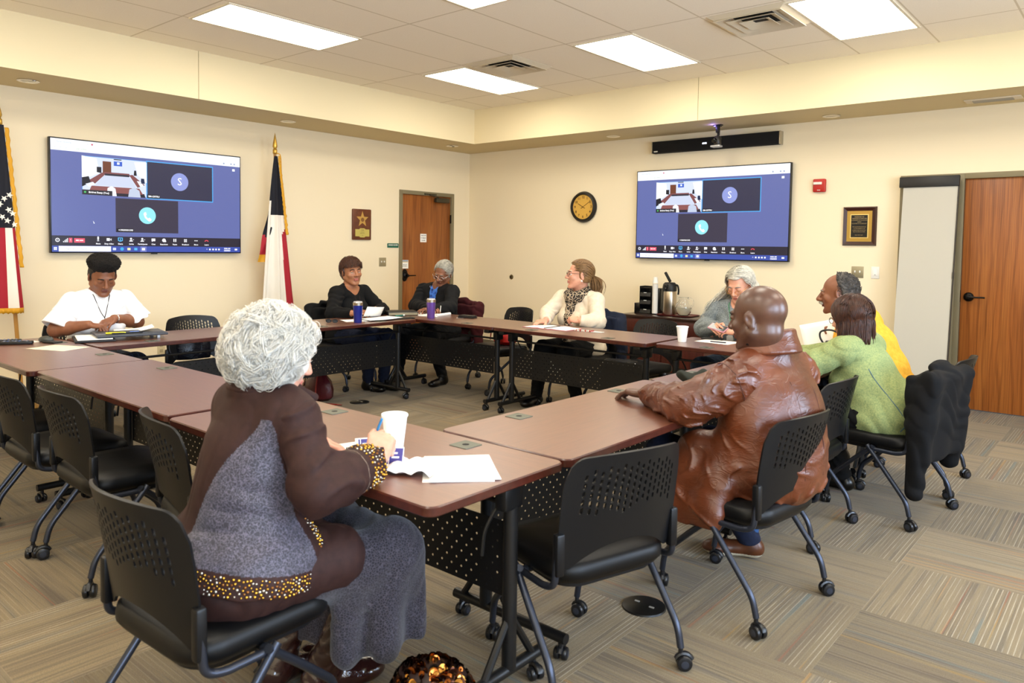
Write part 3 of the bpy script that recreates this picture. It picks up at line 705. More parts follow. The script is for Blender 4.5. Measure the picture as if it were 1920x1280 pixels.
# ------------------------------------------------------------------ people
def front(b, S, x, z, out=.004, y0=.45, back=False):
    """point on the front of a garment at local (x, z)"""
    ys = np.linspace(y0, -.1, 140); P = np.stack([b.w((x, y, z)) for y in ys]); d = S.val(P); i = np.argmax(d < 0); return P[i]+b.fwd*out if d[i] < 0 else b.w((x, .1, z))
def rotm(ax, a):
    return np.array(Matrix.Rotation(a, 3, Vector(ax)))
class Body:
    """joints in world space from a local frame: x right, y forward, z up; origin on the floor under the hips"""
    def __init__(s, x, y, face, **k):
        s.o = A(x, y, 0.); a = R(face); s.fwd = A(math.cos(a), math.sin(a), 0); s.rt = A(math.sin(a), -math.cos(a), 0); s.up = A(0, 0, 1.)
        s.B = np.stack([s.rt, s.fwd, s.up], 1); s.k = dict(sw=.165, fat=1., bust=0., hipz=.525, shz=.985, neckr=.052, arm=1., thigh=1.); s.k.update(k)
    def w(s, p): return s.o+s.B @ A(p)
    def l(s, P): return (P-s.o) @ s.B
    def pose(s, lean=(0, .03), neck=None, head=None, hyaw=0, hpitch=0, hroll=0, hs=1., wr=None, wl=None, er=None, el=None, kn=None, an=None, shr=None, shl=None):
        k = s.k; s.pel = s.w((0, 0, k['hipz'])); s.che = s.w((lean[0]*.7, lean[1]*.75, k['shz']-.14)); s.nb = s.w((lean[0], lean[1]+.0, k['shz']+k.get('nbz', .05)))
        s.sh = [s.w(shr if shr is not None else (k['sw']+lean[0], lean[1]+.015, k['shz'])), s.w(shl if shl is not None else (-k['sw']+lean[0], lean[1]+.015, k['shz']))]
        s.hd = A(head) if head is not None else s.nb+A(0, 0, .15)
        yw = rotm((0, 0, 1), R(hyaw)); s.H = s.B @ yw @ rotm((1, 0, 0), R(hpitch)) @ rotm((0, 1, 0), R(hroll)); s.hs = hs
        s.wr = [A(wr), A(wl)]; s.elb = []
        for i, e in enumerate((er, el)):
            if e is not None: s.elb.append(A(e)); continue
            S, W = s.sh[i], s.wr[i]; d = W-S; L = np.linalg.norm(d); a, b = .285*k['arm'], .255*k['arm']; L2 = min(L, (a+b)*.995); x = (a*a-b*b+L2*L2)/(2*L2); hh = math.sqrt(max(0, a*a-x*x))
            u = d/L; pole = s.rt*(.7 if i == 0 else -.7)-s.up*.8-s.fwd*.25; pole = nrm(pole-u*(pole @ u)); s.elb.append(S+u*x*(L/L2)+pole*hh)
        s.hip = [s.w((.095, .02, k['hipz']-.01)), s.w((-.095, .02, k['hipz']-.01))]
        kn = kn or ((.13, .45, .53), (-.13, .45, .53)); an = an or ((.13, .46, .09), (-.13, .46, .09))
        s.kne = [s.w(q) for q in kn]; s.ank = [s.w(q) for q in an]; return s
    def hp(s, p): return s.hd+s.H @ (A(p)*s.hs)
    # --- the flesh
    def torso(s, S, g=0., k=.05, hips=True):
        f = s.k['fat']; q = s.k['sw']; T = s.B; up = nrm(s.nb-s.pel); fw = nrm(s.fwd-up*(s.fwd @ up)); rot = np.stack([s.rt, fw, up], 1); s.trot = rot
        S.el(s.pel+up*.0, (.165*f+g, .125*f+g, .12+g), rot, k)
        S.el(s.pel+(s.che-s.pel)*.5+fw*.012*f, (.15*f+g, .115*f+g, .15+g), rot, k)
        S.el(s.che-up*.01, (.155*(.6+.4*f)*(q/.165)+g, .115*(.6+.4*f)+g, .165+g), rot, k)
        S.cap(s.sh[0]-up*.025+(s.sh[1]-s.sh[0])*.14, s.sh[1]-up*.025-(s.sh[1]-s.sh[0])*.14, .062+g, None, k)
        S.cap(s.nb-up*.02, s.sh[0]-up*.008, .056+g, .044+g, .04); S.cap(s.nb-up*.02, s.sh[1]-up*.008, .056+g, .044+g, .04)
        b = s.k['bust']
        if b:
            for sx in (1, -1): S.el(s.che+s.rt*sx*.075+fw*(.085+b*.2)-up*.035, (.07+b*.3+g, .062+b*.5+g, .07+b*.3+g), rot, .045)
        return S
    def arm(s, S, i, g=0., up=True, fore=True, k=.025, taper=(0, 0)):
        a = s.k['arm']*(.5+.5*s.k['fat'])
        if up: S.cap(s.sh[i]-A(0, 0, .012), s.elb[i], .050*a+g, .042*a+g+taper[0]*.5, .04)
        if fore: S.cap(s.elb[i], s.elb[i]+(s.wr[i]-s.elb[i])*.35, .043*a+g+taper[0]*.5, .041*a+g+taper[0], k); S.cap(s.elb[i]+(s.wr[i]-s.elb[i])*.35, s.wr[i], .041*a+g+taper[0], .0265*a+g+taper[1], k)
        return S
    def legs(s, S, g=0., k=.03):
        t = s.k['thigh']
        for i in (0, 1):
            S.cap(s.hip[i], s.kne[i], .085*t+g, .058*t+g, .05); c = s.kne[i]+(s.ank[i]-s.kne[i])*.35
            S.cap(s.kne[i], c, .056*t+g, .054*t+g, k); S.cap(c, s.ank[i], .054*t+g, .036*t+g, k)
        return S
    def head(s, S, jaw=1., nose=1., chub=0., closed=False):
        h = s.hs; H = s.H; p = s.hp
        S.el(p((0, -.014, .030)), A(.0755, .0965, .0865)*h, H, .02); S.el(p((0, .026, -.028)), A(.0615+chub*.6, .068, .088)*h, H, .02)
        for x in (1, -1):
            S.cap(p((x*.05*jaw, .0, -.05)), p((x*.018, .07, -.096)), (.021+chub)*h, .017*h, .02)
            S.el(p((x*.042, .062, -.022)), A(.021+chub*.5, .019, .02)*h, H, .018)
        S.el(p((0, .079, -.1)), A(.021, .014, .015)*h, H, .014)
        S.cap(p((-.03, .080, .024)), p((.03, .080, .024)), .0115*h, None, .012)
        for x in (1, -1): S.el(p((x*.0315, .102, .004)), A(.0165, .015, .0115)*h, H, .01, '-')
        S.cap(p((0, .092, .012)), p((0, .110*(.9+.1*nose), -.024)), .0078*h, .0102*h*nose, .008)
        for x in (1, -1): S.el(p((x*.0115*nose, .100, -.028)), A(.0085, .009, .0075)*h*nose, H, .006)
        S.cap(p((-.015, .0935, -.0535)), p((.015, .0935, -.0535)), .0046*h, None, .007); S.cap(p((-.012, .0915, -.066)), p((.012, .0915, -.066)), .0054*h, None, .007)
        S.cap(p((-.021, .104, -.0598)), p((.021, .104, -.0598)), .003*h, None, .004, '-')
        for x in (1, -1):
            S.el(p((x*.0315, .0825, .009)), A(.0145, .0095, .0085)*h, H, .004)
            if closed: S.el(p((x*.0315, .0785, .003)), A(.0145, .0125, .0125)*h, H, .003)
            e = p((x*.0785, -.008, -.004)); er = H @ rotm((0, 0, 1), R(-28*x)) @ rotm((1, 0, 0), R(-12)); S.el(e, A(.0075, .0185, .031)*h, er, .006)
            S.el(e+er @ A(x*.0085, .002, .002)*h, A(.006, .0095, .016)*h, er, .005, '-'); S.el(e+er @ A(0, -.002, -.026)*h, A(.006, .009, .010)*h, er, .008)
        n = s.k['neckr']; S.cap(p((0, -.026, -.05)), s.nb, n*.98, n*1.08, .022); S.cap(p((0, .0, -.07)), s.nb+s.trot[:, 1]*.01, n*.8, n*.9, .03)
        return S
    def eyes(s, look=(0, 0), closed=False):
        mb = MB(); h = s.hs; q = Matrix(s.H.tolist()).to_4x4()
        for x in (1, -1):
            c = s.hp((x*.0315, .0765, .004)); mb.mat(2).ball(c, .0125*h, 14, 10, q)
            if not closed: g = s.H @ nrm((look[0], 1, look[1])); mb.mat(3).ball(c+g*.0085*h, .0058*h, 10, 8)
        return mb
    def brows(s, mb, mi, w=.0042, arch=.004, z=.024):
        mb.mat(mi)
        for x in (1, -1): mb.tube(smooth_path([s.hp((x*.014, .0925, z)), s.hp((x*.032, .0905, z+arch)), s.hp((x*.050, .076, z-.002))], 4), [w*s.hs*f for f in (.7, .9, 1, 1, 1, .9, .8, .7, .4)], 6)
        return mb
    def lips(s):
        def f(P): L = (P-s.hd) @ s.H/s.hs; return np.where((np.abs(L[:, 0])/.023)**2+((L[:, 2]+.06)/.0105)**2 < 1, np.where(L[:, 1] > .08, 1, 0), 0)
        return f
    # --- hands
    def hand(s, i, fwd, nrml, curl=(.5, .6, .65, .7), bend=(1., 1., .7), spread=.06, thumb=(.5, .3), sc=1.):
        """fwd: wrist to knuckles; nrml: out of the back of the hand"""
        y = nrm(fwd); z = nrm(A(nrml)-y*(A(nrml) @ y)); sd = 1 if i == 1 else -1; x = np.cross(y, z)*sd; M = np.stack([x, y, z], 1); w = s.wr[i]; S = SDF()
        # x points to the thumb side for either hand
        tx = np.cross(y, z); x = tx if i == 1 else -tx; M = np.stack([x, y, z], 1)
        P = lambda q: w+M @ (A(q)*sc)
        S.cap(w-nrm(w-s.elb[i])*.05, P((0, .008, 0)), .027*sc*s.k['arm'], .0245*sc, .01, flat=(z, .8))
        xs = (.0285, .0095, -.0095, -.027); ys = (.088, .092, .087, .078); Ls = ((.042, .026, .021), (.047, .029, .022), (.043, .027, .021), (.033, .021, .018)); rs = (.0092, .0094, .009, .008)
        for j in range(4):
            S.cap(P((xs[j]*.55, .012, -.002)), P((xs[j], ys[j], 0)), .0135*sc, .0108*sc, .014)
        S.el(P((0, .05, -.006)), A(.036, .045, .014)*sc, M, .012)
        S.el(P((.024, .035, -.012)), A(.016, .028, .014)*sc, M, .012)
        tips = []
        for j in range(4):
            p = A(xs[j], ys[j], 0); an = 0.; sp = spread*(1.5-j)
            for m in range(3):
                an += curl[j]*bend[m]*1.1; d = A(math.sin(sp)*math.cos(an), math.cos(sp)*math.cos(an), -math.sin(an)); q = p+d*Ls[j][m]
                S.cap(P(p), P(q), rs[j]*sc*(1-.07*m), rs[j]*sc*(.92-.08*m), .006 if m == 0 else .0035); p = q
            tips.append(P(p))
        t0 = A(.026, .022, -.010); a, b = thumb; d1 = nrm((math.cos(a)*.9, .75, -.35-a*.4)); t1 = t0+d1*.044; d2 = nrm((.35-b*.9, .9, -.25-b*.6)); t2 = t1+d2*.033; d3 = nrm((.1-b*1.2, .95, -.25-b*.7)); t3 = t2+d3*.026
        S.cap(P(t0), P(t1), .0135*sc, .0108*sc, .008); S.cap(P(t1), P(t2), .0105*sc, .0098*sc, .003); S.cap(P(t2), P(t3), .0098*sc, .0078*sc, .003); tips.append(P(t3))
        s.tips = tips; s.hM = M; return S
    def shoe(s, i, dirv=None, L=.26, r=.044, heel=.0):
        a = s.ank[i].copy(); d = nrm(s.fwd if dirv is None else dirv); S = SDF(); z = max(.0, a[2]-.09); b = A(a[0], a[1], z); u = A(0, 0, 1.); sd = np.cross(d, u)
        S.cap(b+u*.047-d*.03, b+u*.036+d*(L*.42), .040, .037, .03); S.el(b+u*.034+d*(L*.55), (.05, .07, .036), np.stack([sd, d, u], 1), .02); S.cap(b+u*.05-d*.02, a+u*.02, .040, .040, .03)
        S.cut(-u, b+u*.002); return S
# ------------------------------------------------------------------ skin, hair and cloth
def skin(name, c, c2, rough=.45, spec=.45):
    t = NT(name); o = t.obj(); n = t.noise(o, 14, 3, .6); t.set(base=t.mix(t.ramp(n, [(.35, (0, 0, 0)), (.7, (1, 1, 1))]), lin(c), lin(c2)), rough=rough, spec=spec, sss=.06)
    t.b.inputs['Subsurface Radius'].default_value = (.010, .004, .002); t.b.inputs['Subsurface Scale'].default_value = 1; t.bump(t.noise(o, 420, 2), .12, .0007); return t.m
sk_bald = skin('skin_deep_brown', '#5a3a2c', '#4a2f23', .34, .6); sk_deep = skin('skin_dark_brown', '#5b3826', '#4c2d1d'); sk_brown = skin('skin_brown', '#8a5a40', '#794a33'); sk_tan = skin('skin_medium_brown', '#a8714f', '#996346')
sk_fair = skin('skin_fair', '#d9a286', '#cc8e74'); sk_pink = skin('skin_rosy', '#d39c84', '#c4836c'); sk_warm = skin('skin_umber', '#855338', '#73452e')
m_eye = mat('eye_white', '#d8d2c8', .25); m_iris = mat('iris_dark', '#20130d', .2)
def hairmat(name, c, c2, rough=.45, sss=0.):
    t = NT(name); o = t.obj(); n = t.noise(o, 60, 2, .5); t.set(base=t.mix(t.ramp(n, [(.3, (0, 0, 0)), (.7, (1, 1, 1))]), lin(c), lin(c2)), rough=rough, spec=.4, sss=sss); t.b.inputs['Subsurface Radius'].default_value = (.02, .018, .015); t.b.inputs['Subsurface Scale'].default_value = 1; return t.m
h_silver = hairmat('hair_long_silver', '#d6d1c2', '#aeaa9c', .45); h_black = hairmat('hair_black', '#0d0a09', '#1a1412', .6); h_brown = hairmat('hair_brown', '#2c1710', '#4a2a1b', .35); h_pixie = hairmat('hair_auburn_brown', '#2a160e', '#5a3420', .4)
h_white = hairmat('hair_white', '#e6e2d6', '#cfcabd', .5, .5); h_grey = hairmat('hair_silver', '#b9b5a6', '#8f8c82', .45); h_blond = hairmat('hair_dark_blond', '#8a6a42', '#6b4d2f', .42); h_salt = hairmat('hair_salt_and_pepper', '#2b2826', '#55504b', .7)
def cloth(name, c, c2=None, rough=.85, sheen=.2, bump=(350, .25, .001), vs=40):
    t = NT(name); o = t.obj(); n = t.noise(o, vs, 4, .65); b = lin(c) if c2 is None else t.mix(t.ramp(n, [(.35, (0, 0, 0)), (.65, (1, 1, 1))]), lin(c), lin(c2))
    t.set(base=b, rough=rough, spec=.25, sheen=sheen, sheenr=.5, sheent=lin(c)); t.bump(t.noise(o, bump[0], 3, .6), bump[1], bump[2]); return t.m
m_gold = mat('gold_metal', '#c99a3c', .25, 1.); m_silver = mat('silver_metal', '#cfcfd2', .2, 1.); m_lens = mat('spectacle_glass', '#ffffff', .02, trans=1., ior=1.02)
m_shoe_black = mat('black_leather_shoe', '#0c0b0b', .3, spec=.6); m_lip = mat('lips_brown', '#6e3a30', .4); m_lip_pink = mat('lips_rose', '#b3665a', .4)
m_brow_dark = mat('brow_dark', '#17100c', .7); m_brow_grey = mat('brow_grey', '#7c756c', .7); m_brow_brown = mat('brow_brown', '#5a4432', .7)

def sphere_pts(n, seed=0):
    """even directions"""
    i = np.arange(n)+.5; ph = np.arccos(1-2*i/n); th = np.pi*(1+5**.5)*i; return np.stack([np.cos(th)*np.sin(ph), np.sin(th)*np.sin(ph), np.cos(ph)], 1)
def glasses(b, r, parent, metal, lens=True, drop=.0, rim=.0012, w=.0225, h=.0165, out=.0, name='spectacles'):
    mb = MB(); P = b.hp; y = .104+out
    for x in (1, -1):
        pts = [P((x*.0325+w*math.cos(a), y-.006*abs(x*.0325+w*math.cos(a))/.05, .002-drop+h*math.sin(a))) for a in [2*math.pi*k/20 for k in range(20)]]
        mb.mat(0).tube(pts, rim*b.hs, 6, closed=True)
        mb.tube([P((x*(.0325+w), y-.008, .006-drop)), P((x*.074, .075, .012-drop*.5)), P((x*.082, .0, .012)), P((x*.082, -.022, .0))], rim*b.hs, 6)
        if lens: mb.mat(1).add(pts, [tuple(range(20))])
    mb.mat(0).tube([P((-.010, y, .004-drop)), P((0, y+.004, .008-drop)), P((.010, y, .004-drop))], rim*b.hs, 6)
    V = [Vector(v) for v in mb.v]; mb.v = [tuple(v-Vector(r)) for v in V]; return mb.build(name, [metal, m_lens], parent, angle=180)
def person(b, label, sk, lip, parts, brow, look=(0, 0), closed=False, head_kw={}, hands=(), arms=True, h=.004, browk={}, legs=True, face=True):
    S = SDF(); b.torso(S); b.head(S, **head_kw)
    for i in (0, 1): b.arm(S, i)
    if legs: b.legs(S)
    V, Fc = S.mesh(h); P = [(V, Fc, b.lips())]
    for hs in hands: V, Fc = hs.mesh(.003); P.append((V, Fc, 0))
    if face:
        if not closed: P.append(('mb', b.eyes(look, closed)))
        P.append(('mb', b.brows(MB(), 4, **browk)))
    Q = []
    for p in P:
        if isinstance(p[0], str):
            v, f, _ = mb_parts(p[1]); mi = []
            for fc, m in zip(p[1].f, p[1].m): mi += [m]*(1 if len(fc) <= 4 else len(fc)-2)
            Q.append((v, f, (lambda mm: (lambda X: mm))(np.array(mi))))
        else: Q.append(p)
    o = np_obj('person', Q, [sk, lip, m_eye, m_iris, brow], None, b.o); o.location = b.o; tag(o, label, 'person', 'people at the meeting'); b.root = o
    return o
def wear(b, name, S, mats, h=.005, matfn=0, extra=()):
    """S: one field or several -> one garment"""
    P = []
    for q in (S if isinstance(S, (list, tuple)) else [S]): V, Fc = q.mesh(h); P.append((V, Fc, matfn))
    P += list(extra); return np_obj(name, P, mats, b.root, b.o)
def part_mb(b, name, mb, mats, angle=40):
    mb.v = [tuple(Vector(v)-Vector(b.o)) for v in mb.v]; return mb.build(name, mats, b.root, angle=angle)
def hair_obj(b, parts, m, name='hair'): return np_obj(name, parts, m, b.root, b.o)
def scalp(b, t=.012, front=.055, low=-.05, noise=.003, fr=70, hairline=.045, temple=.02, k=.02):
    """cap of hair: cranium grown by t, cut off in front of the hairline"""
    S = SDF(); h = b.hs; S.el(b.hp((0, -.014, .030)), A(.0755+t, .0965+t, .0865+t)*h, b.H, .02)
    S.el(b.hp((0, -.045, -.02)), A(.062+t, .05+t, .075+t*.5)*h, b.H, .03)
    S.box(b.hp((0, .13, hairline-.15)), A(.16, .13-front+.05, .15)*h, b.H @ rotm((1, 0, 0), R(-14)), .02, k, '-')
    S.box(b.hp((0, .075+temple, -.06)), A(.2, .075, .10)*h, b.H, .02, k, '-'); S.cut(-b.H[:, 2], b.hp((0, 0, low)), .01)
    S.disp = lambda P: F(noise)*(np.sin(P[..., 0]*fr+2*np.sin(P[..., 2]*fr*.8))*np.sin(P[..., 1]*fr*1.1+1.5*np.sin(P[..., 0]*fr*.7))+.5*np.sin(P[..., 2]*fr*2.3+P[..., 1]*fr)); S.dmax = noise*1.5; return S
def shell_locks(b, dirs, flow, n_step=7, step=.014, lift=.012, wob=.004, seed=1, ell=(.0755, .0965, .0865), zfree=-.25, zstop=None, zf=None, grav=None):
    """strands that start at the given head directions and run along the scalp under the flow field flow(local points)->vectors"""
    rg = np.random.RandomState(seed); e = A(ell)+lift; lay = 1+rg.uniform(-.03, .05, (len(dirs), 1)); p = A(0, -.014, .03)+dirs*e*lay; out = [p.copy()]; zr = rg.uniform(0, .022, len(p))
    for i in range(n_step):
        f = flow(p)
        if grav is not None:
            lo = p[:, 2:3] < zfree; sx = np.sign(p[:, :1]+1e-4); g = (b.H.T @ A(0, 0, -1.))[None]+np.concatenate([sx*grav[0]*(np.abs(p[:, :1]) < grav[2]), np.full((len(p), 1), grav[1]), np.zeros((len(p), 1))], 1); f = np.where(lo, g, f/(np.linalg.norm(f, axis=1, keepdims=True)+1e-9))
        f = f/(np.linalg.norm(f, axis=1, keepdims=True)+1e-9); p = p+f*step+rg.normal(0, wob*.25, p.shape)
        q = (p-A(0, -.014, .03))/e; L = np.linalg.norm(q, axis=1, keepdims=True); on = (p[:, 2:3] > zfree) | (L < .95); p = np.where(on, A(0, -.014, .03)+q/L*e*lay, p)
        if zf is not None: p[:, 2] = np.where(p[:, 1] > .03, np.maximum(p[:, 2], zf+zr-.16*p[:, 0]), p[:, 2])
        if zstop is not None: p = np.where(out[-1][:, 2:3] < zstop+rg.uniform(-.012, .004, (len(p), 1)), out[-1]+A(0, 0, -.0005), p)
        out.append(p.copy())
    P = np.stack(out, 1); return b.hd+(P*b.hs) @ b.H.T
_want = lambda n: True

def neck_ring(b, r, z0, h, flare=1.25, th=.009, open_=60, back=.03, tilt=.5):
    """laid-over collar: a flared ring open at the front"""
    S = SDF(); u = b.trot[:, 1]; up = b.trot[:, 2]; c = b.nb+up*z0+u*.008; N = 48
    for j in range(N):
        a = R(open_/2+(360-open_)*j/(N-1))+math.pi/2; d = b.rt*math.cos(a)+b.fwd*math.sin(a); fr = .5+.5*math.sin(a)
        t = c+d*r+up*(h*(1-fr*.5)+back*(1-fr)); m = t+d*.008+up*.004; e = c+d*r*flare+up*(-.01-.03*fr*tilt)
        S.cap(t, m, th*.8, th*.8, .012); S.cap(m, e, th*.8, th, .012)
    return S
def garment(b, g=.014, hem=.47, k=.05, fold=(.0035, 22, .5), sleeves=(.0, .0), cuff=0., neck=None, vdepth=.12, vw=.05, both=True, hemfl=0., arm_fold=None, belly=0.):
    """torso and two sleeves"""
    S = b.torso(SDF(), g, k); u = b.trot[:, 1]; up = b.trot[:, 2]
    if hemfl: S.el(b.w((0, .02, hem+.06)), (.17*b.k['fat']+hemfl, .14*b.k['fat']+hemfl, .11), None, .06)
    if belly: S.el(b.w((0, .10, .64)), (.15*b.k['fat'], .10+belly, .12), None, .06)
    S.cut((0, 0, -1), (0, 0, hem), .006); S.el(b.nb+up*.075+u*.02, (.07*b.k['neckr']/.052, .075*b.k['neckr']/.052, .078), np.stack([b.rt, u, up], 1), .012, '-')
    if neck == 'v': S.cap(b.nb+up*.03+u*.10, b.nb-up*vdepth+u*.17, vw+.02, .012, .015, '-')
    if fold: S.disp = lambda P: folds(P, fold[0], fold[1], fold[2], (.2, .2, 1)); S.dmax = fold[0]*2
    out = [S]
    for i in (0, 1):
        Q = b.arm(SDF(), i, g, k=.03, taper=sleeves); d = nrm(b.wr[i]-b.elb[i]); Q.cut(d, b.wr[i]-d*cuff, .005); r = .050*b.k['arm']*(.5+.5*b.k['fat'])+g; Q.el(b.sh[i]-A(0, 0, .018), (r, r, r), None, .04)
        ax = nrm(b.wr[i]-b.sh[i]); af = arm_fold or (.005, 20)
        Q.disp = (lambda ax, i: lambda P: folds(P, af[0], af[1], 1.1+i, ax))(ax, i); Q.dmax = af[0]*2.2; out.append(Q)
    return out
def trousers(b, m, g=.016, name='trousers', hem=.07, fold=.004):
    T = b.legs(SDF(), g, .04); T.el(b.pel+b.fwd*.03, (.165*min(1.12, b.k['fat'])+g, .12*min(1.1, b.k['fat'])+g, .09), np.stack([b.rt, b.fwd, b.up], 1), .05); T.cut((0, 0, -1), (0, 0, hem)); T.disp = lambda P: folds(P, fold, 24, 1.3, (.2, .3, 1)); T.dmax = fold*2; wear(b, name, T, [m], .006)
def shoes(b, mats=None, name='shoe', dirs=(None, None), boot=0):
    for i in (0, 1):
        B = b.shoe(i, dirs[i])
        if boot: B.cap(b.ank[i], b.ank[i]+(b.kne[i]-b.ank[i])*boot, .047, .058, .03)
        wear(b, name, B, mats or [m_shoe_black], .005)
def seam(b, pts, m, r=.0018, name='seam'):
    mb = MB(); mb.tube(smooth_path(pts, 6), r, 5); part_mb(b, name, mb, m)
def pen(b, p, d, c, L=.14, label='', grp=None, lift=0.):
    """a pen in the fingers: its own thing"""
    d = Vector(nrm(d)); p = Vector(p); r = thing('pen', label, 'pen', p)
    mb = MB(); mb.tube([-d*L*.32, d*L*.62], .0043, 8); mb.tube([d*L*.2+Vector((0, 0, .005)), d*L*.6+Vector((0, 0, .005))], .0014, 5); mb.build('barrel', c, r)
    mb = MB(); mb.tube([-d*L*.40, -d*L*.32], [.0008, .0042], 8); mb.build('tip', m_silver, r); return r

def leather_man():
    b = Body(6.475, -4.925, 166, sw=.20, fat=1.32, shz=.965, nbz=.065, neckr=.072, arm=1.08, thigh=1.05)
    b.pose(lean=(.0, .02), head=(6.425, -4.985, 1.172), hs=1.13, hpitch=-8, hyaw=8, wr=(6.07, -4.60, .79), wl=(5.945, -5.045, .80), el=(6.215, -5.205, .82), er=(6.27, -4.62, .83),
           kn=((.14, .42, .53), (-.14, .46, .53)), an=((.265, .295, .09), (-.12, .62, .09)))
    hl = b.hand(1, (-.95, .25, -.06), (.1, .1, 1), curl=(.22, .25, .3, .36), thumb=(.35, .2), sc=1.14); hr = b.hand(0, (-.7, .1, 0), (0, .2, 1), curl=(.5, .6, .7, .8))
    person(b, 'bald person in a brown leather jacket seen from behind, one arm stretched over the table', sk_bald, m_lip, [], m_brow_dark, closed=True, hands=(hl, hr), h=.0045, head_kw=dict(jaw=1.15, nose=1.2, chub=.006))
    t = NT('brown_leather'); o = t.obj(); n = t.noise(o, 5, 4, .6); t.set(base=t.ramp(n, [(.3, '#48200d'), (.55, '#5f2d15'), (.75, '#733b20')]), rough=t.ramp(t.noise(o, 9, 3), [(.3, (.58, .58, .58)), (.7, (.70, .70, .70))]), spec=.6, coat=.05, coatr=.3)
    w = t.noise(t.mapping(o, (1, 1, 1.6)), 11, 3, .55, 1.2); w = t.math('ABSOLUTE', t.math('SUBTRACT', w, .5)); w = t.math('POWER', t.math('SUBTRACT', 1.0, t.math('MULTIPLY', w, 2.0)), 7.0); f = t.noise(o, 330, 2); t.bump(t.math('ADD', w, t.math('MULTIPLY', f, .10)), .20, .005); lea = t.m
    def fold(P):
        L = b.l(P); low = np.clip((.80-L[..., 2])*4, 0, 1).astype(F); return creases(P, .0035, 24, .7, (.35, .1, 1), .5)*(.25+.75*low)+creases(P, .012, 34, 2.1, (1, .5, .4), .5)*low
    S = b.torso(SDF(), .020, .07); S.disp = fold; S.dmax = .02; u = b.trot[:, 1]; S.el(b.w((0, -.015, .74)), (.25, .155, .20), np.stack([b.rt, b.fwd, b.up], 1), .08); S.el(b.w((0, -.02, .60)), (.24, .16, .15), np.stack([b.rt, b.fwd, b.up], 1), .08)
    for sx in (1, -1):
        S.cap(b.w((sx*.17, .06, .64)), b.w((sx*.235, .10, .46)), .085, .065, .05, flat=(b.rt, .7)); S.cap(b.w((sx*.21, .18, .62)), b.w((sx*.255, .22, .44)), .075, .06, .05, flat=(b.rt, .6))
    S.cap(b.w((-.22, .06, .60)), b.w((-.325, .07, .40)), .095, .075, .05, flat=(b.rt, .55)); S.cap(b.w((-.25, .20, .60)), b.w((-.340, .25, .39)), .085, .075, .05, flat=(b.rt, .55)); S.cap(b.w((-.33, .05, .39)), b.w((-.345, .27, .385)), .06, .06, .04, flat=(b.rt, .5)); S.cap(b.w((-.28, .08, .50)), b.w((-.30, .26, .50)), .07, .06, .05, flat=(b.rt, .6))
    S.cap(b.w((.22, .02, .52)), b.w((.29, .06, .36)), .05, .05, .05, flat=(b.rt, .5))
    S.cut((0, 0, -1), (0, 0, .345), .01); S.el(b.nb+A(0, 0, .075)+u*.035, (.088, .088, .085), None, .02, '-'); S.cap(b.che+u*.18-A(0, 0, .15), b.nb+u*.14, .03, .05, .02, '-')
    sl = []
    for i in (0, 1):
        Q = SDF(); d = nrm(b.wr[i]-b.elb[i]); m = b.elb[i]; ax = nrm(b.wr[i]-b.sh[i]); s0 = b.sh[i]-A(0, 0, .034)
        Q.cap(s0-ax*.01, m-A(0, 0, .006), .082, .078, .05); Q.cap(m-A(0, 0, .006), b.wr[i], .078, .050, .05); Q.cap(s0-A(0, 0, .03), m-A(0, 0, .012)-ax*.06, .078, .072, .05); Q.cut(d, b.wr[i]-d*.022, .006)
        Q.disp = (lambda ax: lambda P: creases(P, .013, 36, 1.2, nrm(ax+A(.25, .15, .55)))+creases(P, .008, 62, .4, nrm(ax+A(-.3, .2, -.5)), .35)+F(.003))(ax); Q.dmax = .020; sl.append(Q)
    C = neck_ring(b, .088, .026, .036, 1.38, .010, 60, .026, .9)
    wear(b, 'leather_jacket', [S]+sl+[C], [lea], .0045)
    dk = mat('leather_seam', '#43221a', .5)
    for i in (0, 1): ring_seam(b, sl[i], b.sh[i]+nrm(b.elb[i]-b.sh[i])*.035-A(0, 0, .03), nrm(b.elb[i]-b.sh[i])*.7+b.rt*(.6 if i == 0 else -.6), .2, dk)
    for q in (-.055, .075): pts = [front_back(b, S, q, z) for z in np.linspace(.55, .93, 8)]; seam(b, pts, dk)
    trousers(b, cloth('navy_trousers', '#141a2c', '#1b2238'))
    brown = mat('tan_leather_shoe', '#4a2816', .35, var=(20, '#5a321c')); sole = mat('cream_sole', '#c9c0aa', .7)
    for i in (0, 1): wear(b, 'shoe', b.shoe(i, (-.9, -.45, 0)), [brown, sole], .005, lambda X: np.where(X[:, 2] < .024, 1, 0))
    mb = MB()
    for i in (0, 1): mb.tube([b.ank[i]-A(0, 0, .02), b.ank[i]+A(0, 0, .10)], [.043, .047], 16)
    part_mb(b, 'socks', mb, mat('blue_socks', '#274a78', .9))
    g = SDF(); g.el(b.hp((0, .074, -.098)), A(.028, .022, .022)*b.hs, b.H, .01); g.cap(b.hp((-.05, .02, -.085)), b.hp((0, .07, -.11)), .012, .013, .01); g.cap(b.hp((.05, .02, -.085)), b.hp((0, .07, -.11)), .012, .013, .01)
    g.disp = lambda P: F(.0015)*np.sin(P[..., 0]*700)*np.sin(P[..., 1]*650+P[..., 2]*500); g.dmax = .002; hair_obj(b, [(*g.mesh(.003), 0)], h_black, 'beard')
    mb = MB(); y = b.hM[:, 1]; x = b.hM[:, 0]; z = b.hM[:, 2]; c = b.wr[1]+y*.108-x*.011-z*.009
    mb.tube([c+x*.0108*math.cos(a)+z*.0108*math.sin(a) for a in [2*math.pi*k/16 for k in range(16)]], .0022, 6, closed=True, flat=1.8); part_mb(b, 'ring', mb, m_silver)
    return b
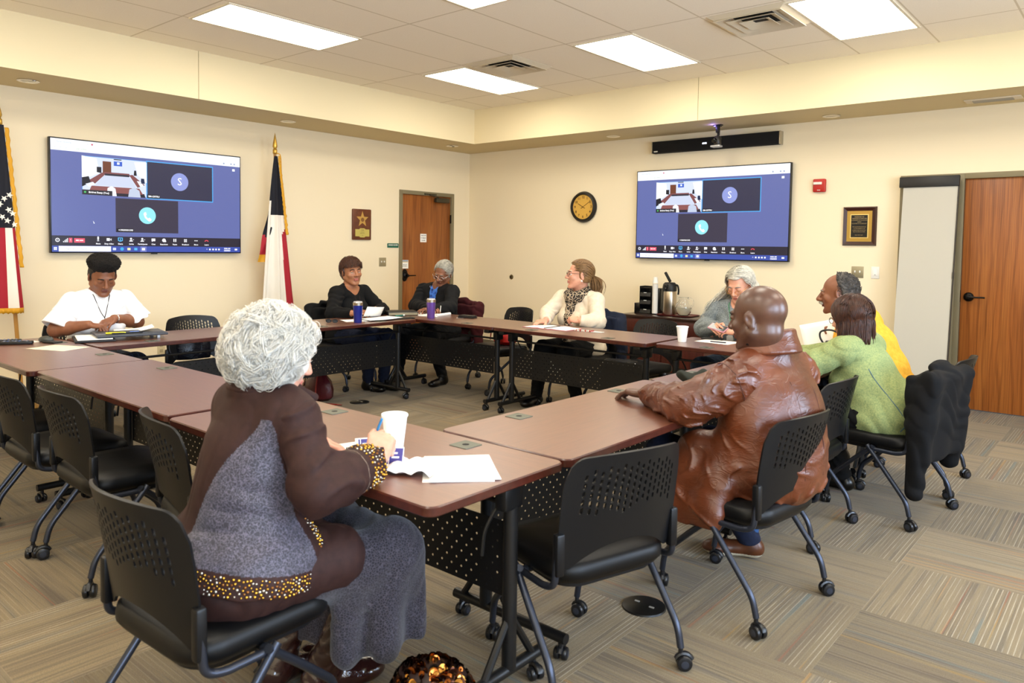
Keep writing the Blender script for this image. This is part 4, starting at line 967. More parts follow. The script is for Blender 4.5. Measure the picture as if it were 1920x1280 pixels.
def front_back(b, S, x, z, out=.0008):
    ys = np.linspace(-.35, .1, 160); P = np.stack([b.w((x, y, z)) for y in ys]); d = S.val(P)
    if S.disp is not None: d = d+S.disp(P.astype(F))
    i = np.argmax(d < 0); return P[i]-b.fwd*out

def dcuff(b): return nrm(b.wr[0]-b.elb[0])
def brown_lady():
    b = Body(5.70, -6.93, 92, sw=.145, fat=1.0, bust=.04, shz=.975, nbz=.065, neckr=.05)
    b.pose(lean=(.0, .12), head=(5.735, -6.785, 1.128), hs=1.0, hpitch=-18, hyaw=-16, wr=(5.915, -6.565, .805), wl=(5.52, -6.56, .79), er=(5.955, -6.795, .790), el=(5.50, -6.76, .79),
           kn=((.15, .42, .485), (-.12, .44, .50)), an=((-.02, .36, .09), (-.17, .30, .09)))
    hr = b.hand(0, (-.065, .085, .075), (.45, -.5, .9), curl=(.55, .65, .75, .9), thumb=(.2, .5), sc=1.12); tips = b.tips
    hl = b.hand(1, (.12, .12, 0), (0, 0, 1), curl=(.3, .35, .4, .5))
    person(b, 'person with white curls in a brown gold-studded jacket, writing at the near table', sk_pink, m_lip_pink, [], m_brow_grey, hands=(hr, hl), h=.0045)
    t = NT('grey_scroll_brocade'); o = t.obj(); v = t.n('TexVoronoi', feature='DISTANCE_TO_EDGE'); v.inputs['Scale'].default_value = 105
    q = t.n('TexNoise'); q.inputs['Scale'].default_value = 70; t.l(o, q.inputs['Vector']); mx = t.n('Mix'); mx.data_type = 'VECTOR'; mx.inputs[0].default_value = .03; t.l(o, mx.inputs[4]); t.l(q.outputs['Color'], mx.inputs[5]); t.l(mx.outputs[1], v.inputs['Vector'])
    e = t.ramp(v.outputs['Distance'], [(.03, (1, 1, 1)), (.10, (0, 0, 0))]); t.set(base=t.mix(e, lin('#2a2832'), lin('#5d5868')), rough=.6, spec=.4, sheen=.2); t.bump(v.outputs['Distance'], .25, .0015); m_pat = t.m
    t = NT('charcoal_scroll_skirt'); o = t.obj(); v = t.n('TexVoronoi', feature='DISTANCE_TO_EDGE'); v.inputs['Scale'].default_value = 125; t.l(o, v.inputs['Vector'])
    e = t.ramp(v.outputs['Distance'], [(.03, (1, 1, 1)), (.12, (0, 0, 0))]); t.set(base=t.mix(e, lin('#1f1c22'), lin('#443f48')), rough=.8, spec=.2, sheen=.2); m_skirt = t.m
    m_br = cloth('brown_suiting', '#311b17', '#281512', .72, .35, (700, .2, .0008))
    S = b.torso(SDF(), .020, .06); u = b.trot[:, 1]; up = b.trot[:, 2]
    S.cap(b.w((.10, .02, .53)), b.w((-.10, .0, .53)), .145, .145, .06, flat=(b.fwd, .95)); S.cap(b.w((.11, .12, .56)), b.w((-.11, .10, .56)), .115, .115, .06)
    S.cap(b.w((.12, .03, .50)), b.w((.05, -.08, .50)), .10, .10, .06); S.cap(b.w((-.12, .03, .50)), b.w((-.05, -.08, .50)), .10, .10, .06)
    S.cut((0, -.207, -1), b.w((0, 0, .519)), .006); S.el(b.nb+up*.07+u*.03, (.066, .075, .07), None, .015, '-'); S.cap(b.w((.03, .34, .45)), b.nb+u*.13, .09, .03, .02, '-')
    S.disp = lambda P: folds(P, .0035, 15, .4, (.5, .2, .5)); S.dmax = .007
    sl = []
    for i in (0, 1):
        Q = b.arm(SDF(), i, .015, k=.03, taper=(.012, .020)); d = nrm(b.wr[i]-b.elb[i]); Q.cut(d, b.wr[i]-d*.016, .004); Q.el(b.sh[i]-A(0, 0, .016), (.064, .062, .062), None, .035); Q.el(b.elb[i]-A(0, 0, .008), (.066, .066, .054), None, .04)
        ax = nrm(b.elb[i]-b.sh[i]); Q.disp = (lambda ax: lambda P: creases(P, .010, 34, 1.9, nrm(ax+A(.3, .3, .2)), .5)+folds(P, .0015, 30, .2, ax)+F(.002))(ax); Q.dmax = .016; sl.append(Q)
    C = neck_ring(b, .064, .012, .026, 1.45, .008, 50, .014, .6); C.cap(b.nb+b.rt*.07+b.fwd*.07-A(0, 0, .015), b.nb+b.rt*.10+b.fwd*.115-A(0, 0, .04), .018, .012, .02, flat=(b.rt, .5))
    def mf(X):
        L = b.l(X); z = L[:, 2]; edge = -.075+.185*np.clip((z-.5)/.46, 0, 1)+.012*np.sin(z*14)
        hz = .519-.207*L[:, 1]; band = z < hz+.060; fr = (L[:, 1] > .0) & (L[:, 0] > .11) & (L[:, 1] > .17-.25*(z-.5)); return np.where((L[:, 0] > edge) & (z < .97) & ~band & ~fr, 1, 0)
    jk = np_obj('jacket', [(*S.mesh(.004), mf)]+[(*q.mesh(.004), 0) for q in sl]+[(*C.mesh(.004), 0)], [m_br, m_pat], b.root, b.o)
    sm = mat('brown_seam', '#1f1310', .8)
    for i in (0, 1): ring_seam(b, sl[i], b.sh[i]+nrm(b.elb[i]-b.sh[i])*.02-A(0, 0, .02), nrm(b.elb[i]-b.sh[i])*.5+b.rt*(.7 if i == 0 else -.7), .16, sm, r=.0016)
    ring_seam(b, sl[0], b.wr[0]-dcuff(b)*.10, dcuff(b), .12, mat('tan_topstitch', '#8d7b6b', .8), 'topstitch', .0011)
    me = jk.data; n = len(me.vertices); V = np.empty(n*3, F); N = np.empty(n*3, F); me.vertices.foreach_get('co', V); me.vertex_normals.foreach_get('vector', N); V = V.reshape(-1, 3)+b.o; N = N.reshape(-1, 3); L = b.l(V); z = L[:, 2]
    dc = nrm(b.wr[0]-b.elb[0]); ta = (V-b.wr[0]) @ dc; rad = np.linalg.norm((V-b.wr[0])-ta[:, None]*dc, axis=1)
    hz = .519-.207*L[:, 1]; hem = (z > hz+.006) & (z < hz+.052) & (np.abs(N[:, 2]) < .7); fr = (L[:, 1] > .0) & (L[:, 0] > .10) & (np.abs(L[:, 1]-(.215-.25*(z-.5))) < .018) & (z < .85) & (rad > .1)
    cuff = (ta > -.078) & (ta < -.018) & (rad < .07) & (rad > .03) & (np.abs(N @ dc) < .6)
    ok = np.where(hem | fr | cuff)[0]; rg = np.random.RandomState(3); rg.shuffle(ok); keep = []; cell = {}
    for i in ok:
        k = tuple((V[i]/.0100).astype(int)); near = False
        for dx in (-1, 0, 1):
            for dy in (-1, 0, 1):
                for dz in (-1, 0, 1):
                    for j in cell.get((k[0]+dx, k[1]+dy, k[2]+dz), ()):
                        if np.sum((V[i]-V[j])**2) < .0086**2: near = True
        if not near: cell.setdefault(k, []).append(i); keep.append(i)
    unit = MB().ball((0, 0, 0), 1, 8, 5); uv, uf, _ = mb_parts(unit); VV = []; FF = []; MM = []
    for j, i in enumerate(keep): VV.append(V[i]+uv*rg.choice([.0030, .0038, .0046])); FF.append(uf+j*len(uv)); MM += [rg.choice([0, 0, 1, 2])]*len(uf)
    np_obj('stud_trim', [(np.concatenate(VV), np.concatenate(FF), lambda X: np.array(MM))], [m_gold, mat('bronze_stud', '#8a5a2c', .3, .9), mat('pewter_stud', '#b8b0a4', .25, .9)], b.root, b.o)['kind'] = 'stuff'
    T = SDF(); T.el(b.pel, (.20, .165, .12), np.stack([b.rt, b.fwd, b.up], 1), .05); T.el(b.w((.0, .12, .53)), (.20, .26, .10), np.stack([b.rt, b.fwd, b.up], 1), .05); T.cap(b.hip[0]+A(0, 0, .01), b.w((.16, .26, .53)), .105, .092, .05); T.cap(b.hip[1]+A(0, 0, .01), b.w((-.13, .26, .53)), .105, .09, .05); T.disp = lambda P: folds(P, .003, 22, 2., (.4, 1, .2)); T.dmax = .006
    wear(b, 'tunic', T, [m_br], .006)
    K = SDF()
    K.cap(b.w((.13, .20, .51)), b.w((.175, .47, .475)), .095, .085, .05); K.cap(b.w((-.12, .20, .52)), b.w((-.13, .48, .51)), .095, .08, .05); K.cap(b.w((.15, .44, .49)), b.w((-.10, .46, .51)), .085, .085, .05)
    K.cap(b.w((.18, .47, .50)), b.w((.14, .46, .20)), .085, .085, .06, flat=(b.rt, .8)); K.cap(b.w((.05, .44, .50)), b.w((.02, .42, .16)), .085, .10, .06, flat=(b.fwd, .7)); K.cap(b.w((-.10, .42, .50)), b.w((-.08, .38, .18)), .08, .09, .06, flat=(b.fwd, .7))
    K.cap(b.w((.21, .40, .50)), b.w((.20, .42, .22)), .05, .06, .06, flat=(b.rt, .6)); K.cap(b.w((.20, .52, .47)), b.w((.17, .55, .20)), .045, .05, .05); K.cap(b.w((.18, .28, .50)), b.w((.13, .33, .22)), .055, .06, .06, flat=(b.rt, .6)); K.cap(b.w((.21, .48, .47)), b.w((.20, .52, .38)), .03, .03, .05)
    K.cut((0, .1, -1), (0, -6.5, .165), .01)
    K.disp = lambda P: F(.010)*np.sin(b.l(P)[..., 1]*42+1.5*np.sin(P[..., 2]*7)+b.l(P)[..., 0]*18).astype(F)*np.clip((.52-P[..., 2])*5, 0, 1).astype(F)+folds(P, .003, 20, .3, (1, .3, .4)); K.dmax = .016
    wear(b, 'skirt', K, [m_skirt], .006)
    m_boot = mat('patent_brown_boot', '#2c1512', .12, spec=.7, coat=.6, bump=(40, .4, .006))
    for i, dv in ((0, (.25, .95, 0)), (1, (-.1, 1, 0))):
        B = b.shoe(i, dv); B.cap(b.ank[i], b.ank[i]+(b.kne[i]-b.ank[i])*.5, .048, .06, .03); B.disp = lambda P: folds(P, .004, 34, 1.1); B.dmax = .007; wear(b, 'boot', B, [m_boot], .005)
    # waves and curls: clumps of parallel strands
    rg = np.random.RandomState(5); D = sphere_pts(620); D = D[(D[:, 1] < .62) | (D[:, 2] > .52)]; D = D[(D[:, 2] > -.80)]; D = D[~((D[:, 1] > .25) & (D[:, 2] < -.1) & (np.abs(D[:, 0]) < .8))]
    E0 = A(.098, .116, .116); E1 = A(.114, .136, .130); c0 = A(0, -.022, .012); P = []; m = 14; t = np.linspace(0, 1, m)
    for d in D:
        base = c0+d*(E0+(E1-E0)*rg.uniform(.35, 1)); n = nrm(d/E0); a = nrm(np.cross(n, rg.normal(size=3))); a = nrm(a*.8+nrm(A(0, -.5, -.8)-n*(A(0, -.5, -.8) @ n))*.9); a = nrm(a-n*(a @ n)); q = np.cross(n, a)
        w = rg.uniform(.010, .020); ph = rg.uniform(0, 6.28); L = rg.uniform(.05, .085); tr = rg.uniform(.55, 1.1)*6.28
        ctr = base+np.outer(t*L-.4*L, a)+np.outer(.45*w*np.cos(ph+tr*t), n)+np.outer(w*np.sin(ph+tr*t), q)-np.outer(.016*(t-.3)**2, n)
        for s in range(22): o = rg.normal(0, .0062, 3); f = rg.normal(0, .004, 2); P.append(ctr+(o-n*(o @ n)*.4)[None]*(1-.3*t[:, None])+np.outer(f[0]*np.sin(3*t+f[1]*300), q)+np.outer(f[1]*np.sin(4*t), n))
    W = b.hd+np.array(P)*b.hs @ b.H.T; core = SDF(); core.el(b.hp(c0), E0*1.06, b.H); core.box(b.hp((0, .15, -.06)), A(.075, .07, .10), b.H, .03, .02, '-')
    core.disp = lambda X: F(.006)*(np.sin(X[..., 0]*75+2*np.sin(X[..., 2]*50))*np.sin(X[..., 1]*70+2*np.sin(X[..., 0]*60))+np.sin(X[..., 2]*90+X[..., 1]*40)*.5).astype(F); core.dmax = .01
    hair_obj(b, [(*core.mesh(.004), 0), (*locks_mesh(W, .00105, .0007, 3), 0)], h_white)
    mb = MB(); e = b.hp((.084, -.008, -.045)); mb.ball(e, (.008, .008, .011), 10, 8); mb.tube([e+A(0, 0, .02), e], .0015, 6); part_mb(b, 'earring', mb, m_silver)
    mb = MB(); n = b.nb+A(0, 0, .028); mb.tube([n+b.rt*.060*math.cos(a)+b.fwd*(.064*math.sin(a)+.01)+A(0, 0, .01*math.sin(-a)) for a in [2*math.pi*k/24 for k in range(24)]], .004, 6, closed=True); part_mb(b, 'bead_necklace', mb, mat('teal_beads', '#1f8f86', .3))
    pen(b, (A(tips[0])+A(tips[4]))/2, (.30, .05, .62), mat('pen_blue', '#2f7fb5', .3), .15, 'blue and white ballpoint pen in the hand of the woman with white curls')
    return b

def lanyard(b, S, w, z1, m, badge=None, drop=0., z0=None):
    zt = (b.l(b.nb)[2]+.03) if z0 is None else z0; mb = MB()
    for sx in (1, -1):
        pts = [b.nb+b.rt*sx*.058+A(0, 0, .035)-b.fwd*.02]+[front(b, S, sx*(.058*(1-q)**.8), zt-.035-(zt-.035-z1)*q, .004) for q in (.0, .2, .4, .6, .8, 1.)]
        mb.tube(smooth_path(pts, 4), w, 6)
    if drop: p = front(b, S, 0, z1, .005); mb.tube([p, p-A(0, 0, drop)], w, 6)
    part_mb(b, 'lanyard', mb, m)
    if badge: p = front(b, S, 0, z1-.03, .008); mb = MB(); mb.box(p-A(0, 0, drop+.03), (.058, .003, .085), Matrix.Rotation(math.atan2(b.fwd[1], b.fwd[0])-math.pi/2, 4, 'Z'), .001); part_mb(b, 'badge', mb, badge)
def curl_cap(b, n, e, c0, r, L, w, m, seed=2, mask=None):
    rg = np.random.RandomState(seed); D = sphere_pts(n); D = D[mask(D)] if mask is not None else D; P = []; t = np.linspace(0, 1, 8)
    for d in D:
        nn = nrm(d/e); a = nrm(np.cross(nn, rg.normal(size=3))); q = np.cross(nn, a); ph = rg.uniform(0, 6.28)
        P.append(c0+d*e*rg.uniform(.94, 1.06)+np.outer(t*L, nn)*.6+np.outer(w*np.cos(ph+9*t), a)+np.outer(w*np.sin(ph+9*t), q))
    return locks_mesh(b.hd+np.array(P)*b.hs @ b.H.T, r, r*.8, 4)
def white_woman():
    b = Body(1.44, -5.69, 0, sw=.188, fat=1.22, bust=.05, shz=1.0, neckr=.056, arm=1.06)
    b.pose(lean=(0, .10), head=(1.625, -5.685, 1.178), hs=1.12, hpitch=-26, hyaw=-6, wr=(1.79, -5.845, .838), wl=(1.70, -5.635, .862), er=(1.60, -6.00, .795), el=(1.565, -5.41, .815))
    hr = b.hand(0, (.10, .13, -.02), (.0, -.15, 1), curl=(.7, .8, .9, 1.0), thumb=(.2, .5)); tips = b.tips; hl = b.hand(1, (.10, -.13, -.04), (.3, .3, 1), curl=(.35, .45, .5, .6))
    person(b, 'person in a white blouse with tiered ruffle sleeves, head bent, writing below the wide screen', sk_warm, m_lip, [], m_brow_dark, hands=(hr, hl), closed=True, head_kw=dict(nose=1.25, chub=.006, closed=True))
    wh = cloth('white_blouse', '#f1f0f0', None, .8, .1, (500, .12, .0006)); G = garment(b, .014, .47, fold=(.003, 18, .5)); T = [G[0]]
    for i in (0, 1):   # two ruffle tiers on each short sleeve
        a, e = b.sh[i], b.elb[i]; d = nrm(e-a); L = np.linalg.norm(e-a); out = b.rt*(1 if i == 0 else -1)
        for f0, f1, r0, r1 in ((-.02, .50, .062, .090), (.30, .92, .074, .112)):
            Q = SDF(); Q.cap(a+d*L*f0, a+d*L*f1, r0, r1, .03); Q.el(a-A(0, 0, .015), (.064,)*3, None, .04); Q.cut(d, a+d*L*f1, .004); Q.cap(a+d*L*(f1-.2), a+d*L*(f1+.3), .058, r1+.012, .01, '-')
            Q.disp = (lambda d: lambda P: F(.005)*np.sin(24*np.arctan2((P-a) @ np.cross(d, b.up).astype(F), (P-a) @ np.cross(d, np.cross(d, b.up)).astype(F))/3*1.0).astype(F))(d); Q.dmax = .007; T.append(Q)
    wear(b, 'blouse', T, [wh], .005)
    lanyard(b, G[0], .0028, .87, mat('lanyard_black', '#1c1c20', .7), drop=.05)
    t = NT('navy_plaid'); o = t.obj(); s = t.n('SeparateXYZ'); t.l(o, s.inputs[0]); f = [t.math('GREATER_THAN', t.math('SINE', t.math('MULTIPLY', s.outputs[i], 160)), .8) for i in (0, 1)]; t.set(base=t.mix(t.math('MAXIMUM', *f), lin('#10131d'), lin('#2c3448')), rough=.9); T = SDF(); b.legs(T, .02, .05); T.cap(b.kne[0], b.kne[1], .07, .07, .05); T.el(b.pel, (.2, .17, .1), None, .05); T.cut((0, 0, -1), (0, 0, .36)); wear(b, 'skirt', T, [t.m], .007)
    shoes(b)
    S = scalp(b, .008, .060, -.06, .0015, 90, .062); P = [(*S.mesh(.004), 0)]; e = A(.090, .082, .050); c0 = A(0, -.005, .105)
    Q = SDF(); Q.el(b.hp(c0), e*b.hs, b.H);  P.append((*Q.mesh(.005), 0)); P.append((*curl_cap(b, 1700, e, c0, .0026, .020, .0065, None, 2, lambda D: D[:, 2] > -.75), 0)); hair_obj(b, P, h_black)
    mb = MB(); d = nrm(b.wr[1]-b.elb[1]); u = np.cross(d, b.up); v = np.cross(u, d); c = b.wr[1]-d*.012; mb.tube([c+u*.034*math.cos(a)+v*.031*math.sin(a) for a in [2*math.pi*k/20 for k in range(20)]], .005, 6, closed=True); part_mb(b, 'bracelet', mb, m_silver)
    pen(b, (A(tips[0])+A(tips[4]))/2, (-.25, -.35, .75), mat('pen_grey', '#5b5d60', .3, .6), .14, 'slim grey pen in the hand of the woman in white'); return b
def black_woman():
    b = Body(1.42, -3.30, 12, sw=.195, fat=1.25, bust=.05, shz=.97, neckr=.056, arm=1.05)
    b.pose(lean=(0, .06), head=(1.515, -3.285, 1.172), hs=1.15, hpitch=-4, hyaw=0, wr=(1.90, -3.575, .795), wl=(1.85, -3.215, .80), er=(1.66, -3.62, .775), el=(1.66, -3.00, .775), an=((.06, .36, .09), (-.08, .44, .09)), kn=((.13, .42, .53), (-.13, .45, .53)))
    b.H = b.B @ rotm((0, 0, 1), R(-24)) @ rotm((1, 0, 0), R(-3)) @ rotm((0, 1, 0), R(4))
    hr = b.hand(0, (.12, .05, .02), (.1, -.6, .8), curl=(.4, .45, .5, .55)); hl = b.hand(1, (.12, -.10, .04), (.0, .6, .8), curl=(.5, .6, .7, .8), thumb=(.2, .4))
    person(b, 'person with short dark hair in a black V-neck sweater, looking aside over papers', sk_tan, m_lip_pink, [], m_brow_dark, look=(.45, .1), hands=(hr, hl), head_kw=dict(nose=1.1, chub=.006))
    G = garment(b, .013, .46, neck='v', vdepth=.085, vw=.10, fold=(.004, 18, .5), belly=.03); wear(b, 'sweater', G, [cloth('black_knit', '#0b0b0c', None, .9, .12, (420, .4, .0012))], .005)
    lanyard(b, G[0], .0022, .80, mat('cord_brown', '#2e1c1a', .8), mat('id_badge', '#36565c', .4), .24)
    trousers(b, cloth('navy_slacks', '#101526', '#161c30')); shoes(b, name='ankle_boot', boot=.35)
    S = scalp(b, .016, .062, -.075, .003, 60, .060, .012); P = [(*S.mesh(.004), 0)]; D = sphere_pts(1500); D = D[((D[:, 2] > .10) | (D[:, 1] < -.05)) & (D[:, 2] > -.75)]
    def flow(p): return np.stack([p[:, 0]*4+.35, np.where(p[:, 2] > .0, .75, -.1), -.35-np.abs(p[:, 1])*2-(p[:, 2] < .03)*.8], 1)
    P.append((*locks_mesh(shell_locks(b, D, flow, 4, .013, .019, .010, 3, zf=.050), .0030, .0014), 0)); hair_obj(b, P, h_pixie); return b
def cardigan_woman():
    b = Body(1.77, -2.24, -84, sw=.20, fat=1.22, bust=.04, shz=.965, neckr=.054, arm=1.05)
    b.pose(lean=(.0, .08), head=(1.862, -2.335, 1.150), hs=1.10, hpitch=-24, hroll=0, hyaw=8, wr=(2.03, -2.665, .792), wl=(2.085, -2.70, .80), er=(1.60, -2.50, .79), el=(2.10, -2.46, .80), an=((.20, .50, .09), (-.28, .34, .09)), kn=((.16, .44, .53), (-.18, .42, .53)))
    b.H = b.H @ rotm((0, 1, 0), R(-12))
    hr = b.hand(0, (.14, -.06, .02), (-.1, -.3, 1), curl=(.7, .8, .9, 1.), thumb=(.2, .5)); tips = b.tips; hl = b.hand(1, (-.08, -.10, 0), (0, 0, 1), curl=(.3, .4, .5, .6))
    person(b, 'person with tied-back grey hair and spectacles in a black cardigan, writing by the door', sk_brown, m_lip, [], m_brow_grey, hands=(hr, hl), closed=True, head_kw=dict(nose=1.25, jaw=1.02, closed=True))
    I = b.torso(SDF(), .007, .05); u = b.trot[:, 1]; up = b.trot[:, 2]; I.cut((0, 0, -1), (0, 0, .47)); I.el(b.nb+up*.07+u*.02, (.075, .08, .078), None, .012, '-'); I.cap(b.nb+up*.03+u*.10, b.nb-up*.10+u*.17, .055, .012, .015, '-')
    t = NT('blue_floral'); o = t.obj(); v = t.n('TexVoronoi'); v.inputs['Scale'].default_value = 26; t.l(o, v.inputs['Vector']); t.set(base=t.ramp(t.n('SeparateColor').outputs[0] if False else v.outputs['Distance'], [(.2, '#101a3a'), (.45, '#2a5bb5'), (.8, '#4c83d6')]), rough=.8); wear(b, 'blouse', I, [t.m], .006)
    G = garment(b, .016, .42, neck='v', vdepth=.30, vw=.045, fold=(.004, 18, 1.5)); wear(b, 'cardigan', G, [cloth('black_cardigan', '#101011', None, .9, .15, (420, .4, .0012))], .005)
    lanyard(b, G[0], .0022, .90, mat('lanyard_lilac', '#a9a6cf', .6)); trousers(b, cloth('black_slacks', '#0d0d0f')); shoes(b, boot=.4, name='ankle_boot')
    glasses(b, b.root.location, b.root, m_silver, drop=.006, rim=.002, w=.024)
    S = scalp(b, .009, .066, -.07, .0012, 50, .066); P = [(*S.mesh(.004), 0)]; D = sphere_pts(900); D = D[(D[:, 2] > .05) | (D[:, 1] < 0)]; D = D[(D[:, 2] > -.6) & ~((D[:, 1] > .75) & (D[:, 2] < .62))]
    def flow(p): return np.stack([-p[:, 0]*3, np.full(len(p), -1.), -.25-(p[:, 1] < 0)*.6], 1)
    P.append((*locks_mesh(shell_locks(b, D, flow, 8, .016, .012, .003, 3), .0026, .002), 0)); Q = SDF(); Q.el(b.hp((.05, -.10, -.05)), (.05, .045, .06), b.H, .02); Q.cap(b.hp((.04, -.09, -.05)), b.hp((.09, -.07, -.13)), .03, .012, .02); Q.disp = lambda X: folds(X, .003, 60, 1.); Q.dmax = .006; P.append((*Q.mesh(.004), 0)); hair_obj(b, P, h_grey)
    pen(b, (A(tips[0])+A(tips[4]))/2, (-.1, .2, .8), m_white, .13, 'white pen in the hand of the woman in the cardigan'); return b
def scarf_woman():
    b = Body(3.61, -2.20, -90, sw=.188, fat=1.18, bust=.05, shz=.98, neckr=.054, arm=1.06)
    b.pose(lean=(0, .07), head=(3.635, -2.315, 1.195), hs=1.13, hpitch=2, hyaw=-44, wr=(3.52, -2.665, .79), wl=(3.80, -2.525, .80), er=(3.38, -2.46, .835), el=(3.92, -2.42, .79), an=((.22, .42, .09), (-.2, .36, .09)))
    hr = b.hand(0, (-.03, -.12, -.01), (.0, 0, 1), curl=(.35, .4, .45, .5), thumb=(.2, .4)); tips = b.tips; hl = b.hand(1, (-.12, -.04, .02), (.3, -.5, .8), curl=(.7, .8, .9, 1.), thumb=(.2, .5))
    person(b, 'person with a blond ponytail, cream sweater and leopard print scarf, looking along the table', sk_fair, m_lip_pink, [], m_brow_brown, hands=(hr, hl), look=(.0, .0), head_kw=dict(nose=1.1))
    G = garment(b, .016, .45, fold=(.005, 16, .9), belly=.04, hemfl=.03); wear(b, 'sweater', G, [cloth('cream_knit', '#ddd0bb', '#d4c5ae', .9, .3, (300, .5, .0018))], .005)
    t = NT('leopard_print'); o = t.obj(); v = t.n('TexVoronoi', feature='DISTANCE_TO_EDGE'); v.inputs['Scale'].default_value = 34; q = t.n('TexNoise'); q.inputs['Scale'].default_value = 25; t.l(o, q.inputs['Vector']); mx = t.n('Mix'); mx.data_type = 'VECTOR'; mx.inputs[0].default_value = .05; t.l(o, mx.inputs[4]); t.l(q.outputs['Color'], mx.inputs[5]); t.l(mx.outputs[1], v.inputs['Vector']); t.set(base=t.ramp(v.outputs['Distance'], [(.05, '#b9a58a'), (.11, '#0f0d0c'), (.34, '#15110f'), (.42, '#6e5a44')]), rough=.9)
    S = SDF(); n = b.nb+A(0, 0, .0); u = b.trot[:, 1]
    for j in range(24):
        a0, a1 = [2*math.pi*(j+q)/24 for q in (0, 1)]; f = lambda a: n+b.rt*.085*math.cos(a)+b.fwd*(.09*math.sin(a)+.015)+A(0, 0, .012-.055*max(0, math.sin(a)))
        S.cap(f(a0), f(a1), .040+.010*max(0, math.sin(a0)), None, .02)
    p = [front(b, G[0], x, z, .0) for x, z in ((.03, .96), (.02, .88), (.015, .80), (.03, .72), (.05, .62))]
    for i in range(4): S.cap(p[i], p[i+1], .055-.008*i if i < 2 else .034, .045 if i < 2 else .04, .03, flat=(b.fwd, .55))
    S.disp = lambda P: folds(P, .006, 30, .6, (1, .3, .5)); S.dmax = .012; wear(b, 'scarf', S, [t.m], .005)
    trousers(b, cloth('black_trousers', '#0c0c0d')); shoes(b); glasses(b, b.root.location, b.root, mat('brown_frame', '#4a2d22', .4), rim=.0018, w=.0225, h=.017)
    S = scalp(b, .008, .064, -.06, .0012, 50, .062); P = [(*S.mesh(.004), 0)]; D = sphere_pts(900); D = D[((D[:, 2] > .05) | (D[:, 1] < 0)) & (D[:, 2] > -.6) & ~((D[:, 1] > .72) & (D[:, 2] < .60))]
    def flow(p): return np.stack([-p[:, 0]*3, np.full(len(p), -1.), -.1-(p[:, 1] < -.02)*.5+(p[:, 2] < -.03)*1.2], 1)
    P.append((*locks_mesh(shell_locks(b, D, flow, 9, .016, .011, .003, 3), .0034, .0026), 0)); rg = np.random.RandomState(4); T = []; t_ = np.linspace(0, 1, 10)
    for i in range(260): o = rg.normal(0, 1, 3); s = .010+.030*np.sin(t_*2.4); T.append(A(0, -.105, .0)+np.stack([o[0]*s, -.045*np.sin(t_*2.2)+o[1]*s*.7, -.17*t_+.03*np.sin(3*t_)+o[2]*.02*t_], 1))
    P.append((*locks_mesh(b.hd+np.array(T)*b.hs @ b.H.T, .0026, .0014), 0)); hair_obj(b, P, h_blond)
    mb = MB(); mb.ball(b.hp((-.086, -.002, -.046)), .010, 12, 8); mb.ball(b.hp((.086, -.002, -.046)), .010, 12, 8); part_mb(b, 'earrings', mb, mat('pearl', '#e6e0d6', .2)); pen(b, A(tips[0])*.5+A(tips[4])*.5+A(0, 0, .004), (-.9, -.25, .10), mat('pen_violet', '#3b3c8c', .3), .14, 'violet pen under the fingers of the woman in the scarf'); return b
def grey_woman():
    b = Body(5.13, -2.13, -90, sw=.19, fat=1.2, bust=.05, shz=.97, neckr=.054, arm=1.05)
    b.pose(lean=(0, .06), head=(5.145, -2.235, 1.165), hs=1.12, hpitch=-24, hyaw=-4, wr=(5.045, -2.44, .835), wl=(5.22, -2.45, .815), er=(4.86, -2.28, .80), el=(5.38, -2.30, .79))
    hr = b.hand(0, (.04, -.12, .02), (-.8, -.2, .7), curl=(.5, .6, .65, .7), thumb=(.2, .4)); hl = b.hand(1, (-.10, -.08, .02), (.7, -.2, .7), curl=(.5, .6, .7, .7), thumb=(.2, .4))
    person(b, 'person with long grey hair in a grey sweater, looking down at a pink phone', sk_fair, m_lip_pink, [], m_brow_grey, hands=(hr, hl), closed=True, head_kw=dict(nose=1.1, closed=True))
    G = garment(b, .018, .45, neck='v', vdepth=.10, vw=.05, fold=(.005, 16, .2), belly=.03); wear(b, 'sweater', G, [cloth('grey_heather', '#5e6669', '#8d9494', .95, .4, (160, .8, .004), 120)], .005)
    lanyard(b, G[0], .0032, .84, mat('lanyard_green', '#1f7a44', .6), mat('white_badge', '#e4e2da', .5), .05); trousers(b, cloth('blue_denim', '#3e4d63', '#2e3a4d')); shoes(b); glasses(b, b.root.location, b.root, m_gold, drop=.012, rim=.0012, w=.021, h=.014)
    S = scalp(b, .016, .050, -.10, .002, 50, .058, .0); P = [(*S.mesh(.004), 0)]; D = sphere_pts(2400); D = D[((D[:, 2] > .15) | (D[:, 1] < .15)) & (D[:, 2] > -.5) & ~((D[:, 1] > .6) & (D[:, 2] < .66))]
    def flow(p): sx = np.sign(p[:, 0]+1e-4); lo = p[:, 2] < .02; return np.stack([sx*np.where(lo, .62*(np.abs(p[:, 0]) < .165), 1.2), np.where(lo, np.where(p[:, 2] < -.12, .10*sx*0+.06, -.10), -.55), np.where(lo, -1., -.25-np.clip(.09-p[:, 2], 0, .1)*12)], 1)
    P.append((*locks_mesh(shell_locks(b, D, flow, 19, .020, .022, .012, 3, zfree=-.01, grav=(.85, .42, .235)), .0030, .0016), 0)); hair_obj(b, P, h_silver); return b
